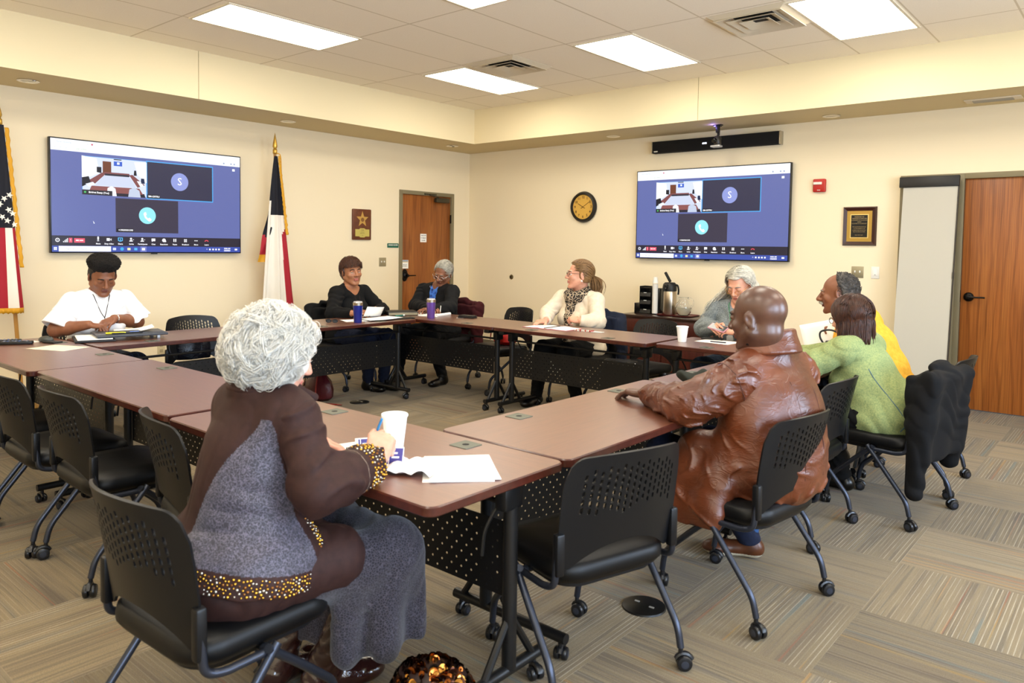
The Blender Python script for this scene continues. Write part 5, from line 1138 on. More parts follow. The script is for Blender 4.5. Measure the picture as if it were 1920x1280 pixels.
def green_woman():
    b = Body(6.55, -3.40, 172, sw=.17, fat=1.16, bust=.04, shz=.905, neckr=.05, hipz=.52)
    b.pose(lean=(0, .17), head=(6.335, -3.41, 1.062), hs=1.05, hpitch=-12, hyaw=-8, wr=(5.98, -3.18, .79), wl=(5.96, -3.50, .79), er=(6.20, -3.14, .80), el=(6.19, -3.60, .80), an=((.12, .30, .09), (-.12, .34, .09)))
    hr = b.hand(0, (-.1, 0, 0), (0, 0, 1)); hl = b.hand(1, (-.12, .08, 0), (0, 0, 1), curl=(.4, .5, .5, .6))
    person(b, 'person with a dark brown bob in a pale green sweater, seen from behind', sk_fair, m_lip_pink, [], m_brow_brown, hands=(hr, hl), h=.0045)
    G = garment(b, .020, .445, fold=(.006, 14, .4), hemfl=.035, sleeves=(.012, .01)); G[0].el(b.w((0, -.03, .60)), (.19, .15, .14), None, .06)
    wear(b, 'sweater', G, [cloth('green_marl', '#74855a', '#98a069', .95, .4, (260, .6, .002), 130)], .0045)
    seam(b, [front_back(b, G[0], x, z) for x, z in ((-.155, .80), (-.152, .74), (-.148, .66), (-.145, .58), (-.145, .52), (-.15, .48))], mat('blue_stitching', '#3f5d70', .8), .0028)
    trousers(b, cloth('black_trousers_b', '#0b0b0c')); shoes(b)
    mb = MB()
    for i in (0, 1): mb.tube([b.ank[i]-A(0, 0, .03), b.ank[i]+A(0, 0, .05)], .042, 14)
    part_mb(b, 'socks', mb, mat('white_socks', '#cfcdc8', .9)); glasses(b, b.root.location, b.root, mat('dark_frame', '#2a1c18', .4), rim=.0016)
    S = scalp(b, .016, .046, -.13, .001, 40, .05, -.005); P = [(*S.mesh(.004), 0)]; D = sphere_pts(4200); D = D[((D[:, 2] > .15) | (D[:, 1] < .2)) & (D[:, 2] > -.45) & ~((D[:, 1] > .6) & (D[:, 2] < .55))]
    def flow(p): sx = np.sign(p[:, 0]+1e-4); lo = p[:, 2] < .01; return np.stack([sx*np.where(lo, .12-.5*(p[:, 2] < -.13), 1.0), np.where(lo, np.where(p[:, 1] > 0, .05, -.06), -.5*np.sign(p[:, 1]+.05)*(-1)-.3), np.where(lo, -1., -.25-np.clip(.10-p[:, 2], 0, .1)*14)], 1)
    P.append((*locks_mesh(shell_locks(b, D, flow, 13, .017, .018, .003, 3, zfree=-.03, zstop=-.128, grav=(.10, .0, .13)), .0023, .0015), 0)); hair_obj(b, P, h_brown); return b
def yellow_man():
    b = Body(6.43, -2.74, 184, sw=.215, fat=1.3, shz=.975, neckr=.062, arm=1.05)
    b.pose(lean=(0, .20), head=(6.075, -2.80, 1.168), hs=1.11, hpitch=-6, hyaw=8, wr=(5.975, -2.78, .90), wl=(6.125, -2.87, .945), er=(5.94, -2.62, .86), el=(6.22, -2.98, .82), an=((.14, .36, .09), (-.3, .36, .09)))
    hl = b.hand(1, (-.12, -.05, .02), (-.2, .3, .9), curl=(.5, .6, .65, .7), thumb=(.2, .4)); hr = b.hand(0, (.02, -.1, -.02), (-.5, .2, .8), curl=(.5, .6, .7, .7))
    person(b, 'person with a grey moustache in a yellow sweater, holding up a sheet of paper', sk_warm, m_lip, [], m_brow_grey, hands=(hl, hr), closed=True, head_kw=dict(closed=True, nose=1.35, jaw=1.1, chub=.006))
    G = garment(b, .020, .46, fold=(.005, 15, .4), sleeves=(.012, .008)); wear(b, 'sweater', G, [cloth('yellow_fleece', '#d69a2c', '#e0a93c', .95, .4, (200, .4, .002))], .005); lanyard(b, G[0], .003, .85, mat('lanyard_dark_green', '#2d5a34', .6))
    trousers(b, cloth('dark_trousers', '#0f1116')); shoes(b); C = neck_ring(b, .075, -.004, .03, 1.2, .010, 20, .01, .3); wear(b, 'collar', C, [MATS.get('x') or bpy.data.materials['yellow_fleece']], .005)
    S = scalp(b, .010, .020, -.06, .002, 110, .09, -.02); S.el(b.hp((0, .06, .10)), (.05, .075, .04), b.H, .02, '-'); hair_obj(b, [(*S.mesh(.004), 0), (*curl_cap(b, 1500, A(.083, .104, .094), A(0, -.016, .03), .0018, .008, .003, None, 2, lambda D: (D[:, 1] < .12) & (D[:, 2] > -.45)), 0)], h_salt)
    M = SDF(); M.cap(b.hp((-.026, .094, -.052)), b.hp((0, .103, -.044)), .008, .010, .006); M.cap(b.hp((.026, .094, -.052)), b.hp((0, .103, -.046)), .008, .010, .006); M.disp = lambda P: F(.0012)*np.sin(P[..., 1]*900+P[..., 0]*500); M.dmax = .002; hair_obj(b, [(*M.mesh(.0025), 0)], h_grey, 'moustache'); return b
PEOPLE = {}
for _n, _f in (('leather', leather_man), ('lady', brown_lady), ('white', white_woman), ('black', black_woman), ('card', cardigan_woman), ('scarf', scarf_woman), ('grey', grey_woman), ('green', green_woman), ('yellow', yellow_man)):
    if _want(_n): PEOPLE[_n] = _f()
# ------------------------------------------------------------------ wall screens
def emi(name, c, s=1.0):
    if name in MATS: return MATS[name]
    t = NT(name); t.set(base=lin('#000000'), emc=lin(c), emit=s, rough=.25, spec=.3); MATS[name] = t.m; return t.m
class Screen:
    """flat picture on a display: shapes in u (right), v (down), 0..1"""
    def __init__(s, W, H): s.W = W; s.H = H; s.mb = MB(); s.mats = []; s.k = 0
    def m(s, c, e=1.0):
        mt = emi('screen_'+c.strip('#')+('' if e == 1 else '_b'), c, e)
        if mt not in s.mats: s.mats.append(mt)
        s.mb.mi = s.mats.index(mt); s.k += 1; return s
    def p(s, u, v, lift=0): return ((u-.5)*s.W, -.0004*lift, (.5-v)*s.H)
    def poly(s, c, pts, L=1, e=1.0): s.m(c, e); s.mb.add([s.p(u, v, L) for u, v in pts][::-1], [tuple(range(len(pts)))]); return s
    def rect(s, c, u0, v0, u1, v1, L=1, e=1.0): return s.poly(c, [(u0, v0), (u1, v0), (u1, v1), (u0, v1)], L, e)
    def disc(s, c, u, v, r, L=2, e=1.0, n=28, a0=0, a1=360): a = s.W/s.H; return s.poly(c, [(u+r/a*math.cos(R(a0+(a1-a0)*k/n)), v+r*math.sin(R(a0+(a1-a0)*k/n))) for k in range(n)], L, e)
    def txt(s, c, t, u, v, size, L=3, al='CENTER', bold=0): s.m(c); M = Matrix.Translation(s.p(u, v, L)) @ Matrix.Rotation(R(90), 4, 'X'); s.mb.add(*text(t, size*s.H, M, align=al, bold=bold)); return s
    def ring(s, c, u0, v0, u1, v1, w, L=2):
        a = s.W/s.H
        for q in ((u0, v0, u1, v0+w), (u0, v1-w, u1, v1), (u0, v0, u0+w/a, v1), (u1-w/a, v0, u1, v1)): s.rect(c, *q, L=L)
def meeting_picture(W, H):
    s = Screen(W, H); s.rect('#5f68a0', 0, 0, 1, 1, 0)
    s.rect('#eef3fb', 0, 0, 1, .102); s.rect('#f8fbff', .36, .003, .99, .048, 1.5)
    for u, t in ((.06, 'New meeting'), (.17, '+')): s.txt('#a8b4c8', t, u, .026, .022)
    s.disc('#c0506a', .19, .026, .008); s.txt('#9fb07a', 'join online', .14, .075, .02)
    for u in (.02, .045, .07): s.txt('#a8b4c8', '<' if u < .05 else 'o', u, .075, .024)
    for u in (.90, .945, .965): s.disc('#9aa6bd', u, .078, .009)
    # room camera tile
    a, b, c, d = .14, .13, .46, .48; q = lambda x, y: (a+(c-a)*x, b+(d-b)*y); P = lambda col, pts, L=2: s.poly(col, [q(*t) for t in pts], L)
    P('#cdd6ef', [(0, 0), (1, 0), (1, 1), (0, 1)]); P('#eef2fb', [(0, 0), (.22, .05), (.26, .42), (0, .62)], 2.4); P('#f6f9ff', [(.80, .06), (1, .04), (1, .60), (.86, .40)], 2.4)
    P('#6b3d2c', [(.31, .10), (.44, .10), (.44, .42), (.31, .42)], 2.6); P('#3a5fc0', [(.48, .08), (.61, .08), (.61, .20), (.48, .20)], 2.6); P('#dfe8ff', [(.53, .10), (.57, .10), (.57, .16), (.53, .16)], 2.8); P('#23242c', [(.48, .02), (.60, .02), (.60, .045), (.48, .045)], 2.6)
    P('#c3cbe0', [(.33, .46), (.72, .46), (.83, .74), (.20, .74)], 2.6); P('#7a4a4c', [(.33, .38), (.72, .38), (.73, .45), (.32, .45)], 2.8); P('#2b2a38', [(.34, .42), (.72, .42), (.72, .47), (.34, .47)], 2.9)
    P('#7c494a', [(.30, .40), (.36, .42), (.17, .74), (.05, .68)], 2.8); P('#7c494a', [(.72, .42), (.77, .40), (.97, .66), (.85, .74)], 2.8); P('#86504f', [(.14, .76), (.88, .76), (.94, .92), (.10, .92)], 2.8)
    P('#2a2733', [(.08, .90), (.96, .90), (.98, 1), (.06, 1)], 2.7); P('#1d1c26', [(.0, .56), (.10, .52), (.13, .68), (0, .80)], 3.2); P('#20202a', [(.22, .26), (.29, .26), (.29, .42), (.22, .40)], 3.2); P('#1c1c26', [(.80, .28), (.83, .28), (.84, .42), (.79, .42)], 3.2); P('#1e2a4a', [(.91, .48), (.96, .48), (.97, .62), (.90, .62)], 3.2)
    P('#eef3ff', [(.38, .80), (.44, .74), (.50, .80), (.52, 1), (.37, 1)], 3.3); P('#b9c3d8', [(.72, .80), (.80, .74), (.88, .82), (.90, 1), (.70, 1)], 3.3); P('#dfe6f7', [(.05, .72), (.16, .66), (.2, .72), (.1, .80)], 3.2); P('#e6ecfa', [(.84, .56), (.90, .56), (.95, .68), (.90, .72)], 3.2)
    s.rect('#2b2a33', a, d-.045, a+.145, d, 3.6); s.txt('#f4f4f8', 'Bridget Beaty (You)', a+.080, d-.023, .022, 4, bold=.0008); s.disc('#4fc06a', a+.014, d-.023, .009, 4)
    s.ring('#5f9ad8', a, b, c, d, .005, 2.2)
    s.rect('#33334a', .46, .13, .83, .485); s.ring('#4f9fe0', .458, .124, .834, .49, .010, 2); s.rect('#1f1f29', .462, .445, .53, .482, 2.4); s.txt('#f4f4f8', 'SM-G970U', .498, .464, .024, 3, bold=.0008)
    s.disc('#8a95d0', .64, .305, .088); s.txt('#ffffff', 'S', .64, .305, .105, 3)
    s.rect('#3a3648', .30, .497, .63, .815); s.disc('#8fdcea', .4625, .65, .080); s.rect('#1f1f29', .303, .778, .39, .812, 2.4); s.txt('#f4f4f8', '+19039301595', .350, .795, .022, 3, bold=.0008)
    pts = [(-.026, -.03), (-.012, -.034), (-.006, -.012), (-.014, -.002), (.004, .020), (.016, .012), (.034, .026), (.028, .040), (.012, .044), (-.020, .016), (-.032, -.016)]
    s.poly('#ffffff', [(.4625+x*.5625*1.15, .655+y*1.15) for x, y in pts], 3); s.poly('#f2f6ff', [(.19, .715), (.198, .74), (.193, .742)], 2)
    s.rect('#e9edf8', .952, .128, .968, .152, 2)
    # tool bar
    s.rect('#2b2835', 0, .855, 1, .945); s.disc('#e8e8f0', .025, .895, .018); s.disc('#2b2835', .025, .895, .011, 3); s.disc('#e8e8f0', .025, .895, .004, 4)
    for i in range(4): s.rect('#e8e8f0', .050+.006*i, .905-.009*i, .054+.006*i, .915, 2)
    s.rect('#d9536a', .076, .875, .092, .917, 2); s.txt('#ffffff', '!', .084, .896, .03, 3); s.rect('#d9536a', .100, .877, .150, .917, 2); s.txt('#ffffff', 'REC 0:34', .125, .897, .016, 3, bold=.0008)
    for u, t, col in zip((.213, .266, .322, .378, .436, .493, .55, .61, .67, .731, .793), ('Mute', 'Stop video', 'Share', 'Invite', 'Participants', 'Chat', 'Reactions', 'Pause', 'Breakout', 'More', 'Leave'), ['#ececf4']*2+['#58b4ee']+['#ececf4']*7+['#d94a5c']):
        s.txt('#ececf4', t, u, .925, .019, 2, bold=.0007); v = .885
        if t == 'Mute': s.rect(col, u-.004, v-.022, u+.004, v+.004, 2); s.disc(col, u, v-.020, .007); s.rect(col, u-.001, v+.004, u+.001, v+.018, 2); s.rect(col, u-.006, v+.012, u+.006, v+.016, 2)
        elif t == 'Stop video': s.rect(col, u-.012, v-.013, u+.004, v+.013, 2); s.poly(col, [(u+.005, v), (u+.012, v-.012), (u+.012, v+.012)], 2)
        elif t == 'Share': s.rect(col, u-.012, v-.020, u+.012, v+.012, 2); s.rect('#2b2835', u-.008, v-.014, u+.008, v+.006, 3); s.rect(col, u-.002, v-.010, u+.002, v+.004, 4); s.rect(col, u-.006, v+.014, u+.006, v+.018, 2)
        elif t in ('Invite', 'Participants'): s.disc(col, u-.002, v-.010, .010); s.poly(col, [(u-.012, v+.016), (u-.008, v+.003), (u+.004, v+.003), (u+.008, v+.016)], 2); s.rect(col, u+.007, v-.004, u+.013, v, 2)
        elif t == 'Chat': s.rect(col, u-.010, v-.016, u+.010, v+.010, 2); s.poly(col, [(u-.008, v+.009), (u-.002, v+.009), (u-.008, v+.019)], 2)
        elif t == 'Reactions': s.disc(col, u, v, .018); s.disc(col, u+.008, v+.010, .008)
        elif t == 'Pause': s.rect(col, u-.008, v-.016, u-.002, v+.014, 2); s.rect(col, u+.002, v-.016, u+.008, v+.014, 2)
        elif t == 'Breakout': [s.rect(col, u-.008+.009*i, v-.014+.016*j, u-.001+.009*i, v-.001+.016*j, 2) for i in (0, 1) for j in (0, 1)]
        elif t == 'More': [s.disc(col, u-.007+.007*i, v, .005) for i in range(3)]
        else: s.poly(col, [(u-.012, v+.008), (u-.010, v-.004), (u, v-.010), (u+.010, v-.004), (u+.012, v+.008), (u+.006, v+.006), (u+.004, v), (u-.004, v), (u-.006, v+.006)], 2)
    s.rect('#3d4fa0', 0, .945, 1, 1); s.rect('#f4f6fb', .030, .948, .275, .997, 2); s.txt('#9fa6b8', 'Type here to search', .11, .973, .022, 3)
    for i in (0, 1):
        for j in (0, 1): s.rect('#e6ecff', .008+.0075*i, .958+.014*j, .0145+.0075*i, .970+.014*j, 2)
    for u, c2 in ((.292, '#c8d2f0'), (.33, '#3fa6d8'), (.365, '#e6dca8'), (.40, '#54b0e0'), (.44, '#f2f4fc')): s.rect('#6d78bd', u-.016, .946, u+.016, .999, 1.5) if u == .44 else None; s.disc(c2, u, .972, .016) if u == .33 else s.rect(c2, u-.008, .961, u+.008, .984, 2)
    s.txt('#e6e9f8', '^', .795, .975, .03, 2)
    for u in (.813, .832, .85, .868): s.rect('#e6e9f8', u-.005, .963, u+.005, .980, 2)
    s.txt('#f4f5fc', '10:06 AM', .918, .962, .018, 2, bold=.001); s.txt('#f4f5fc', '1/26/2023', .918, .983, .018, 2, bold=.001); s.rect('#e6e9f8', .966, .962, .982, .98, 2)
    return s
TVW, TVH = 1.862, 1.862*9/16
def make_tv():
    r = thing('wall_screen', '', 'screen')
    mb = MB(); mb.box((0, .022, 0), (TVW, .044, TVH), bev=.004); mb.box((0, .056, 0), (.7, .03, .5)); mb.build('casing', mat('screen_casing', '#0a0a0b', .35), r)
    mb = MB(); mb.box((0, .012, -TVH/2-.004), (.06, .012, .012)); mb.build('logo_bar', mat('casing_grey', '#2d2d30', .4), r)
    s = meeting_picture(TVW-.022, TVH-.022); o = s.mb.build('display_picture', s.mats, r, angle=None); o.location = (0, -.0012, 0); return r
tv = make_tv(); tv.location = (.07, -5.5275+TVW/2, 1.3309+TVH/2); tv.rotation_euler = (0, 0, R(90)); tv['label'] = 'wide black wall screen showing a video call, above the woman in the white blouse'; tv['group'] = 'screens with the same video call'
tv2 = copy_tree(tv); tv2.location = (2.8664+TVW/2, -.07, 1.3265+TVH/2); tv2.rotation_euler = (0, 0, 0); tv2['label'] = 'black wall screen showing a video call, under the long black soundbar'
# soundbar and its camera
r = thing('soundbar', 'long black speaker bar on the wall above the right screen', 'speaker', (3.835, -.045, 2.64))
mb = MB(); mb.box((0, 0, 0), (1.52, .09, .135), bev=.004); mb.build('grille', mat('speaker_cloth', '#0b0a09', .9, bump=(900, .3, .0008)), r)
mb = MB(); [mb.box((s*.765, 0, 0), (.012, .092, .14), bev=.002) for s in (-1, 1)]; mb.build('end_cap', mat('satin_aluminium', '#b9b09c', .35, .8), r)
mb = MB(); mb.box((-.71, -.047, -.05), (.05, .004, .014)); mb.build('badge', mat('badge_silver', '#c8c8c4', .3, .7), r)
mb = MB(); mb.box((-.09, -.046, .002), (.052, .004, .016), bev=.0015); mb.build('status_light', emi('led_white', '#dfe6ff', 3), r)
r = thing('ceiling_camera', 'small black and silver video camera hanging from the soffit in front of the soundbar', 'camera', (4.04, -.38, ZS))
mb = MB(); mb.box((0, 0, -.004), (.09, .06, .008)); mb.box((0, 0, -.045), (.035, .04, .08), bev=.004); mb.box((.02, 0, -.02), (.05, .008, .008)); mb.tube([(0, 0, -.08), (.012, -.005, -.10), (.0, 0, -.125)], .014, 8); mb.build('bracket', m_black, r)
mb = MB(); mb.lathe([(.001, -.12), (.030, -.122), (.040, -.14), (.040, -.205), (.034, -.215), (.001, -.216)], seg=20); mb.build('body', mat('camera_body', '#2d2a26', .35), r)
mb = MB(); mb.lathe([(.001, .0), (.024, .0), (.026, .03), (.018, .032), (.001, .030)], (-.01, -.036, -.17), 18, (R(90), 0, R(-20))); mb.build('lens', mat('lens_black', '#050507', .08), r)
mb = MB(); mb.box((-.012, 0, -.228), (.11, .08, .022), bev=.008); mb.build('base', mat('silver_plastic', '#b8b8b6', .35, .4), r)
mb = MB(); mb.box((-.03, .0, -.010), (.03, .012, .008)); mb.build('blue_light', emi('led_violet', '#6a5cff', 8), r)
l = bpy.data.lights.new('camera_led', 'POINT'); l.energy = .25; l.color = (.35, .25, 1.0); l.shadow_soft_size = .01; o = bpy.data.objects.new('camera_led', l); o.location = (4.0, -.42, ZS-.03); COL.objects.link(o)

# ------------------------------------------------------------------ things on the walls
def face(x0, z0, wall):
    """frame whose x runs to the right along a wall and y into it"""
    return ((0, x0, z0), R(90)) if wall == 'left' else ((x0, 0, z0), 0)
def on_wall(name, label, cat, p, z, wall, group=None): loc, rz = face(p, z, wall); return thing(name, label, cat, loc, rz, group)
V3 = Matrix.Rotation(R(90), 4, 'X')
def write(parent, name, s, size, x, z, y, m, bold=0): mb = MB(); mb.add(*text(s, size, Matrix.Translation((x, y, z)) @ V3, bold=bold)); return mb.build(name, m, parent, angle=None)
m_ink = mat('dark_ink', '#1a1712', .7); m_paper = mat('white_paper', '#f4f2ec', .8)
r = on_wall('wall_clock', 'round dark-rimmed clock with an amber face on the far wall', 'clock', 2.05, 1.967, 'back')
mb = MB(); q = Euler((R(90), 0, 0)).to_matrix().to_4x4(); mb.lathe([(.150, 0), (.195, 0), (.20, .02), (.185, .05), (.165, .055), (.155, .035)], (0, 0, 0), 48, q, cap=False); mb.build('rim', mat('clock_rim', '#1d1a17', .4), r)
mb = MB(); mb.lathe([(.0001, .03), (.157, .03)], (0, 0, 0), 40, q, cap=False); mb.build('dial', mat('clock_amber', '#d6a748', .6), r)
mb = MB()
for k in range(1, 13): a = R(90-30*k); mb.add(*text(str(k), .045, Matrix.Translation((.125*math.cos(a), -.032, .125*math.sin(a))) @ V3, bold=.001))
mb.build('numerals', mat('numeral_brown', '#3a2410', .6), r, angle=None)
for nm, ang, L, w in (('hour_hand', 150, .085, .006), ('minute_hand', 33, .125, .004)):
    mb = MB(); d = Vector((math.cos(R(ang)), 0, math.sin(R(ang)))); mb.tube([-d*.035+Vector((0, -.035, 0)), d*L+Vector((0, -.035, 0))], w, 6, flat=.4); mb.build(nm, mat('hand_brown', '#2a1a0d', .5), r)
r = on_wall('fire_alarm', 'red fire alarm signal on the wall right of the screen', 'fire alarm', 5.006, 2.12, 'back')
mb = MB(); mb.box((0, -.020, 0), (.125, .044, .135), bev=.012, seg=3); mb.build('housing', mat('alarm_red', '#b3231a', .4), r)
mb = MB(); mb.box((-.012, -.047, .022), (.085, .012, .026), bev=.004); mb.build('strobe', mat('strobe_lens', '#e8e4da', .15), r); write(r, 'lettering', 'FIRE', .018, 0, -.05, -.0445, m_white)
r = on_wall('framed_plaque', 'dark framed plaque with a black engraved plate on a gold mat, beside the red alarm', 'plaque', 5.405, 1.70, 'back')
mb = MB(); w, h = .32, .39; f = .042
for s in (-1, 1): mb.prism([(-h/2, 0), (h/2, 0), (h/2-f, -.022), (-h/2+f, -.022)], f*0+.0001) if False else None
o4 = [(-w/2, 0, -h/2), (w/2, 0, -h/2), (w/2, 0, h/2), (-w/2, 0, h/2)]; m4 = [(x*.93, -.028, z*.945) for x, y, z in o4]; i4 = [(x*(w/2-f)/(w/2), -.016, z*(h/2-f)/(h/2)) for x, y, z in o4]
mb.add(o4+m4+i4, [(i+4*k, (i+1) % 4+4*k, (i+1) % 4+4*k+4, i+4*k+4) for k in (0, 1) for i in range(4)]); mb.build('frame', mat('dark_cherry', '#3a1c15', .35), r, angle=20)
mb = MB(); mb.box((0, -.012, 0), (w-2*f+.004, .006, h-2*f+.004)); mb.build('mat_board', mat('gold_mat', '#b48f3f', .45, .4), r)
mb = MB(); mb.box((0, -.0165, 0), (.172, .003, .238)); mb.mat(1).box((0, -.018, 0), (.155, .003, .222)); mb.build('engraved_plate', [mat('gold_line', '#e3cd84', .35, .6), mat('black_plate', '#0e0c0b', .3)], r)
mb = MB()
for i, (s, sz) in enumerate((('PRESENTED TO', .013), ('THE BOARD OF DIRECTORS', .011), ('IN RECOGNITION OF THE DEDICATED', .0085), ('SERVICE', .010), ('AND SUPPORT OF THE COMMUNITY', .0085), ('', .008), ('WITH SINCERE APPRECIATION FOR', .008), ('YOUR TIME, GENEROSITY AND', .008), ('LEADERSHIP THROUGH THE YEARS', .008), ('AND YOUR CARE FOR OTHERS', .008), ('', .008), ('WITH GRATITUDE', .009))):
    if s: mb.add(*text(s, sz, Matrix.Translation((0, -.0200, .092-.0165*i)) @ V3))
mb.build('lettering', mat('engraving_gold', '#c9b483', .4, .5), r, angle=None)
def plate(name, label, p, z, wall, m, n=2, w=.115, h=.115, grp=None):
    r = on_wall(name, label, 'switch', p, z, wall, grp); mb = MB(); mb.box((0, -.003, 0), (w, .006, h), bev=.003); mb.build('cover_plate', m, r)
    for k in range(n): mb = MB(); mb.box(((k-(n-1)/2)*.046, -.010, .004), (.011, .016, .022), (R(-20), 0, 0), .003); mb.build('toggle', m_white, r)
    return r
plate('light_switch', 'brushed double light switch on the left wall beside the green door sign', -1.625, 1.22, 'left', m_metalplate)
plate('light_switch', 'brushed double light switch under the dark framed plaque', 5.401, 1.241, 'back', m_metalplate)
r = on_wall('wall_control', 'white single wall control beside the brushed switch under the plaque', 'switch', 5.567, 1.241, 'back'); mb = MB(); mb.box((0, -.004, 0), (.075, .008, .118), bev=.003); mb.build('cover_plate', m_white, r); mb = MB(); mb.box((0, -.009, 0), (.034, .006, .068), bev=.002); mb.mat(1).box((0, -.012, -.022), (.012, .004, .006)); mb.build('rocker', [mat('white_rocker', '#f2efe8', .4), mat('grey_dot', '#8d8b85', .5)], r)
r = on_wall('wall_jack', 'small round brass wall socket on the far wall near the corner', 'socket', .832, 1.02, 'back'); mb = MB(); mb.lathe([(.001, .012), (.018, .012), (.03, .008), (.034, 0)], (0, 0, 0), 20, q); mb.mat(1).lathe([(.001, .0145), (.012, .0135)], (0, 0, 0), 14, q); mb.build('socket_body', [mat('aged_brass', '#6b5d3e', .4, .7), m_hole], r)
r = on_wall('power_outlet', 'almond power outlet low on the left wall behind the empty chair', 'outlet', -4.51, .365, 'left'); mb = MB(); mb.box((0, -.003, 0), (.075, .006, .12), bev=.003); mb.mat(1); [mb.box((0, -.007, s*.028), (.034, .003, .03), bev=.004) for s in (-1, 1)]; mb.build('cover_plate', [mat('almond_plastic', '#cdbf9a', .5), mat('almond_dark', '#a6987a', .5)], r)
# star plaque
r = on_wall('star_plaque', 'wooden plaque with a brass star beside the left wall door', 'plaque', -1.978, 1.697, 'left')
mb = MB(); mb.box((0, -.014, 0), (.295, .028, .39), bev=.012); mb.build('board', mat('walnut_board', '#5b2f1a', .35, var=(14, '#6d3a20')), r)
star = [(.098*(1 if k % 2 == 0 else .42)*math.cos(R(90+36*k)), .098*(1 if k % 2 == 0 else .42)*math.sin(R(90+36*k))*1.06) for k in range(10)]
mb = MB(); mb.prism(star, .004, Matrix.Translation((.0, -.0285, .065)) @ V3); mb.build('brass_star', mat('brass', '#cda55a', .35, .6), r)
mb = MB(); mb.lathe([(.0001, .0), (.026, .0)], (0, -.0335, .060), 20, q, cap=False); mb.build('emblem', mat('bronze_emblem', '#8a6236', .45, .5), r)
pl = [(-.11, -.045), (-.05, -.045), (-.03, -.058), (.03, -.058), (.05, -.045), (.11, -.045), (.11, .045), (.05, .045), (.03, .058), (-.03, .058), (-.05, .045), (-.11, .045)]
mb = MB(); mb.prism(pl, .003, Matrix.Translation((0, -.0285, -.105)) @ V3); mb.build('name_plate', mat('brass_plate', '#cfc06a', .4, .5), r)
mb = MB(); [mb.add(*text(s, sz, Matrix.Translation((0, -.0322, z)) @ V3)) for s, sz, z in (('STAR', .018, -.070), ('AWARD OF', .010, -.095), ('APPRECIATION', .011, -.112), ('2019', .012, -.138))]; mb.build('lettering', m_ink, r, angle=None)
r = on_wall('door_sign', 'small green room sign on the left wall touching the door frame', 'sign', -1.452, 1.437, 'left'); mb = MB(); mb.box((0, -.004, 0), (.19, .008, .058), bev=.002); mb.build('sign_panel', mat('sign_green', '#1f5f4c', .5), r); write(r, 'lettering', 'BOARD ROOM', .023, 0, .006, -.0085, m_white, .0008)
for nm, lb, yy, zz, w, h, lines in (('door_notice', 'small white notice taped high on the left wall door', -.900, 1.545, .115, .115, (('THIS DOOR', .018, .033), ('TO REMAIN', .018, .0), ('CLOSED', .018, -.033))), ('door_card', 'small printed card on the left wall door above its handle', -1.235, 1.187, .125, .115, (('PLEASE CLOSE', .011, -.006), ('DOOR QUIETLY', .011, -.026)))):
    r = thing(nm, lb, 'sign', (-.0065, yy, zz), R(90)); mb = MB(); mb.box((0, -.001, 0), (w, .0012, h)); mb.build('card', m_paper, r)
    mb = MB(); [mb.add(*text(s, sz, Matrix.Translation((0, -.0019, z)) @ V3, bold=.0005)) for s, sz, z in lines]; mb.build('lettering', m_ink, r, angle=None)
    if nm == 'door_card': mb = MB(); mb.box((0, -.0018, .045), (w*.9, .0008, .018)); mb.mat(1).box((0, -.0018, .031), (w*.9, .0008, .008)); mb.build('colour_band', [mat('band_blue', '#8fa3b8', .6), mat('band_gold', '#d3b264', .6)], r)
# side light beside door 2 with a panel leaning over it
sl = empty('window_4', (5.767, 0, 0)); struct(sl); mb = MB(); W4 = .49
for x in (.025, W4-.025): mb.box((x, -.008, 1.09), (.05, .03, 2.18), bev=.003)
for z in (.05, 2.155): mb.box((W4/2, -.008, z), (W4-.1, .03, .05), bev=.003)
mb.build('window_frame', m_dframe, sl); mb = MB(); mb.box((W4/2, .002, 1.1), (W4-.1, .006, 2.05)); mb.build('pane', mat('dark_glass', '#4d4a40', .1, spec=.6), sl)
r = thing('display_panel', 'tall pale grey display panel with a black top rail leaning beside the right door', 'panel', (6.045, -.34, 0)); r.rotation_euler = (R(-6.3), 0, 0)
mb = MB(); mb.box((0, 0, 1.08), (.455, .008, 2.12)); mb.build('sheet', mat('pale_grey_vinyl', '#b9b5a8', .55), r)
mb = MB(); mb.box((-.012, -.004, 2.12), (.50, .04, .10), bev=.006); mb.build('top_rail', m_black, r); mb = MB(); mb.box((.232, 0, 1.06), (.010, .02, 2.06)); mb.box((.232, .0, 1.25), (.014, .03, .06)); mb.build('edge_strip', mat('dark_edge', '#33302a', .5), r); mb = MB(); mb.box((0, 0, .025), (.49, .09, .05), bev=.008); mb.build('foot', m_black, r)

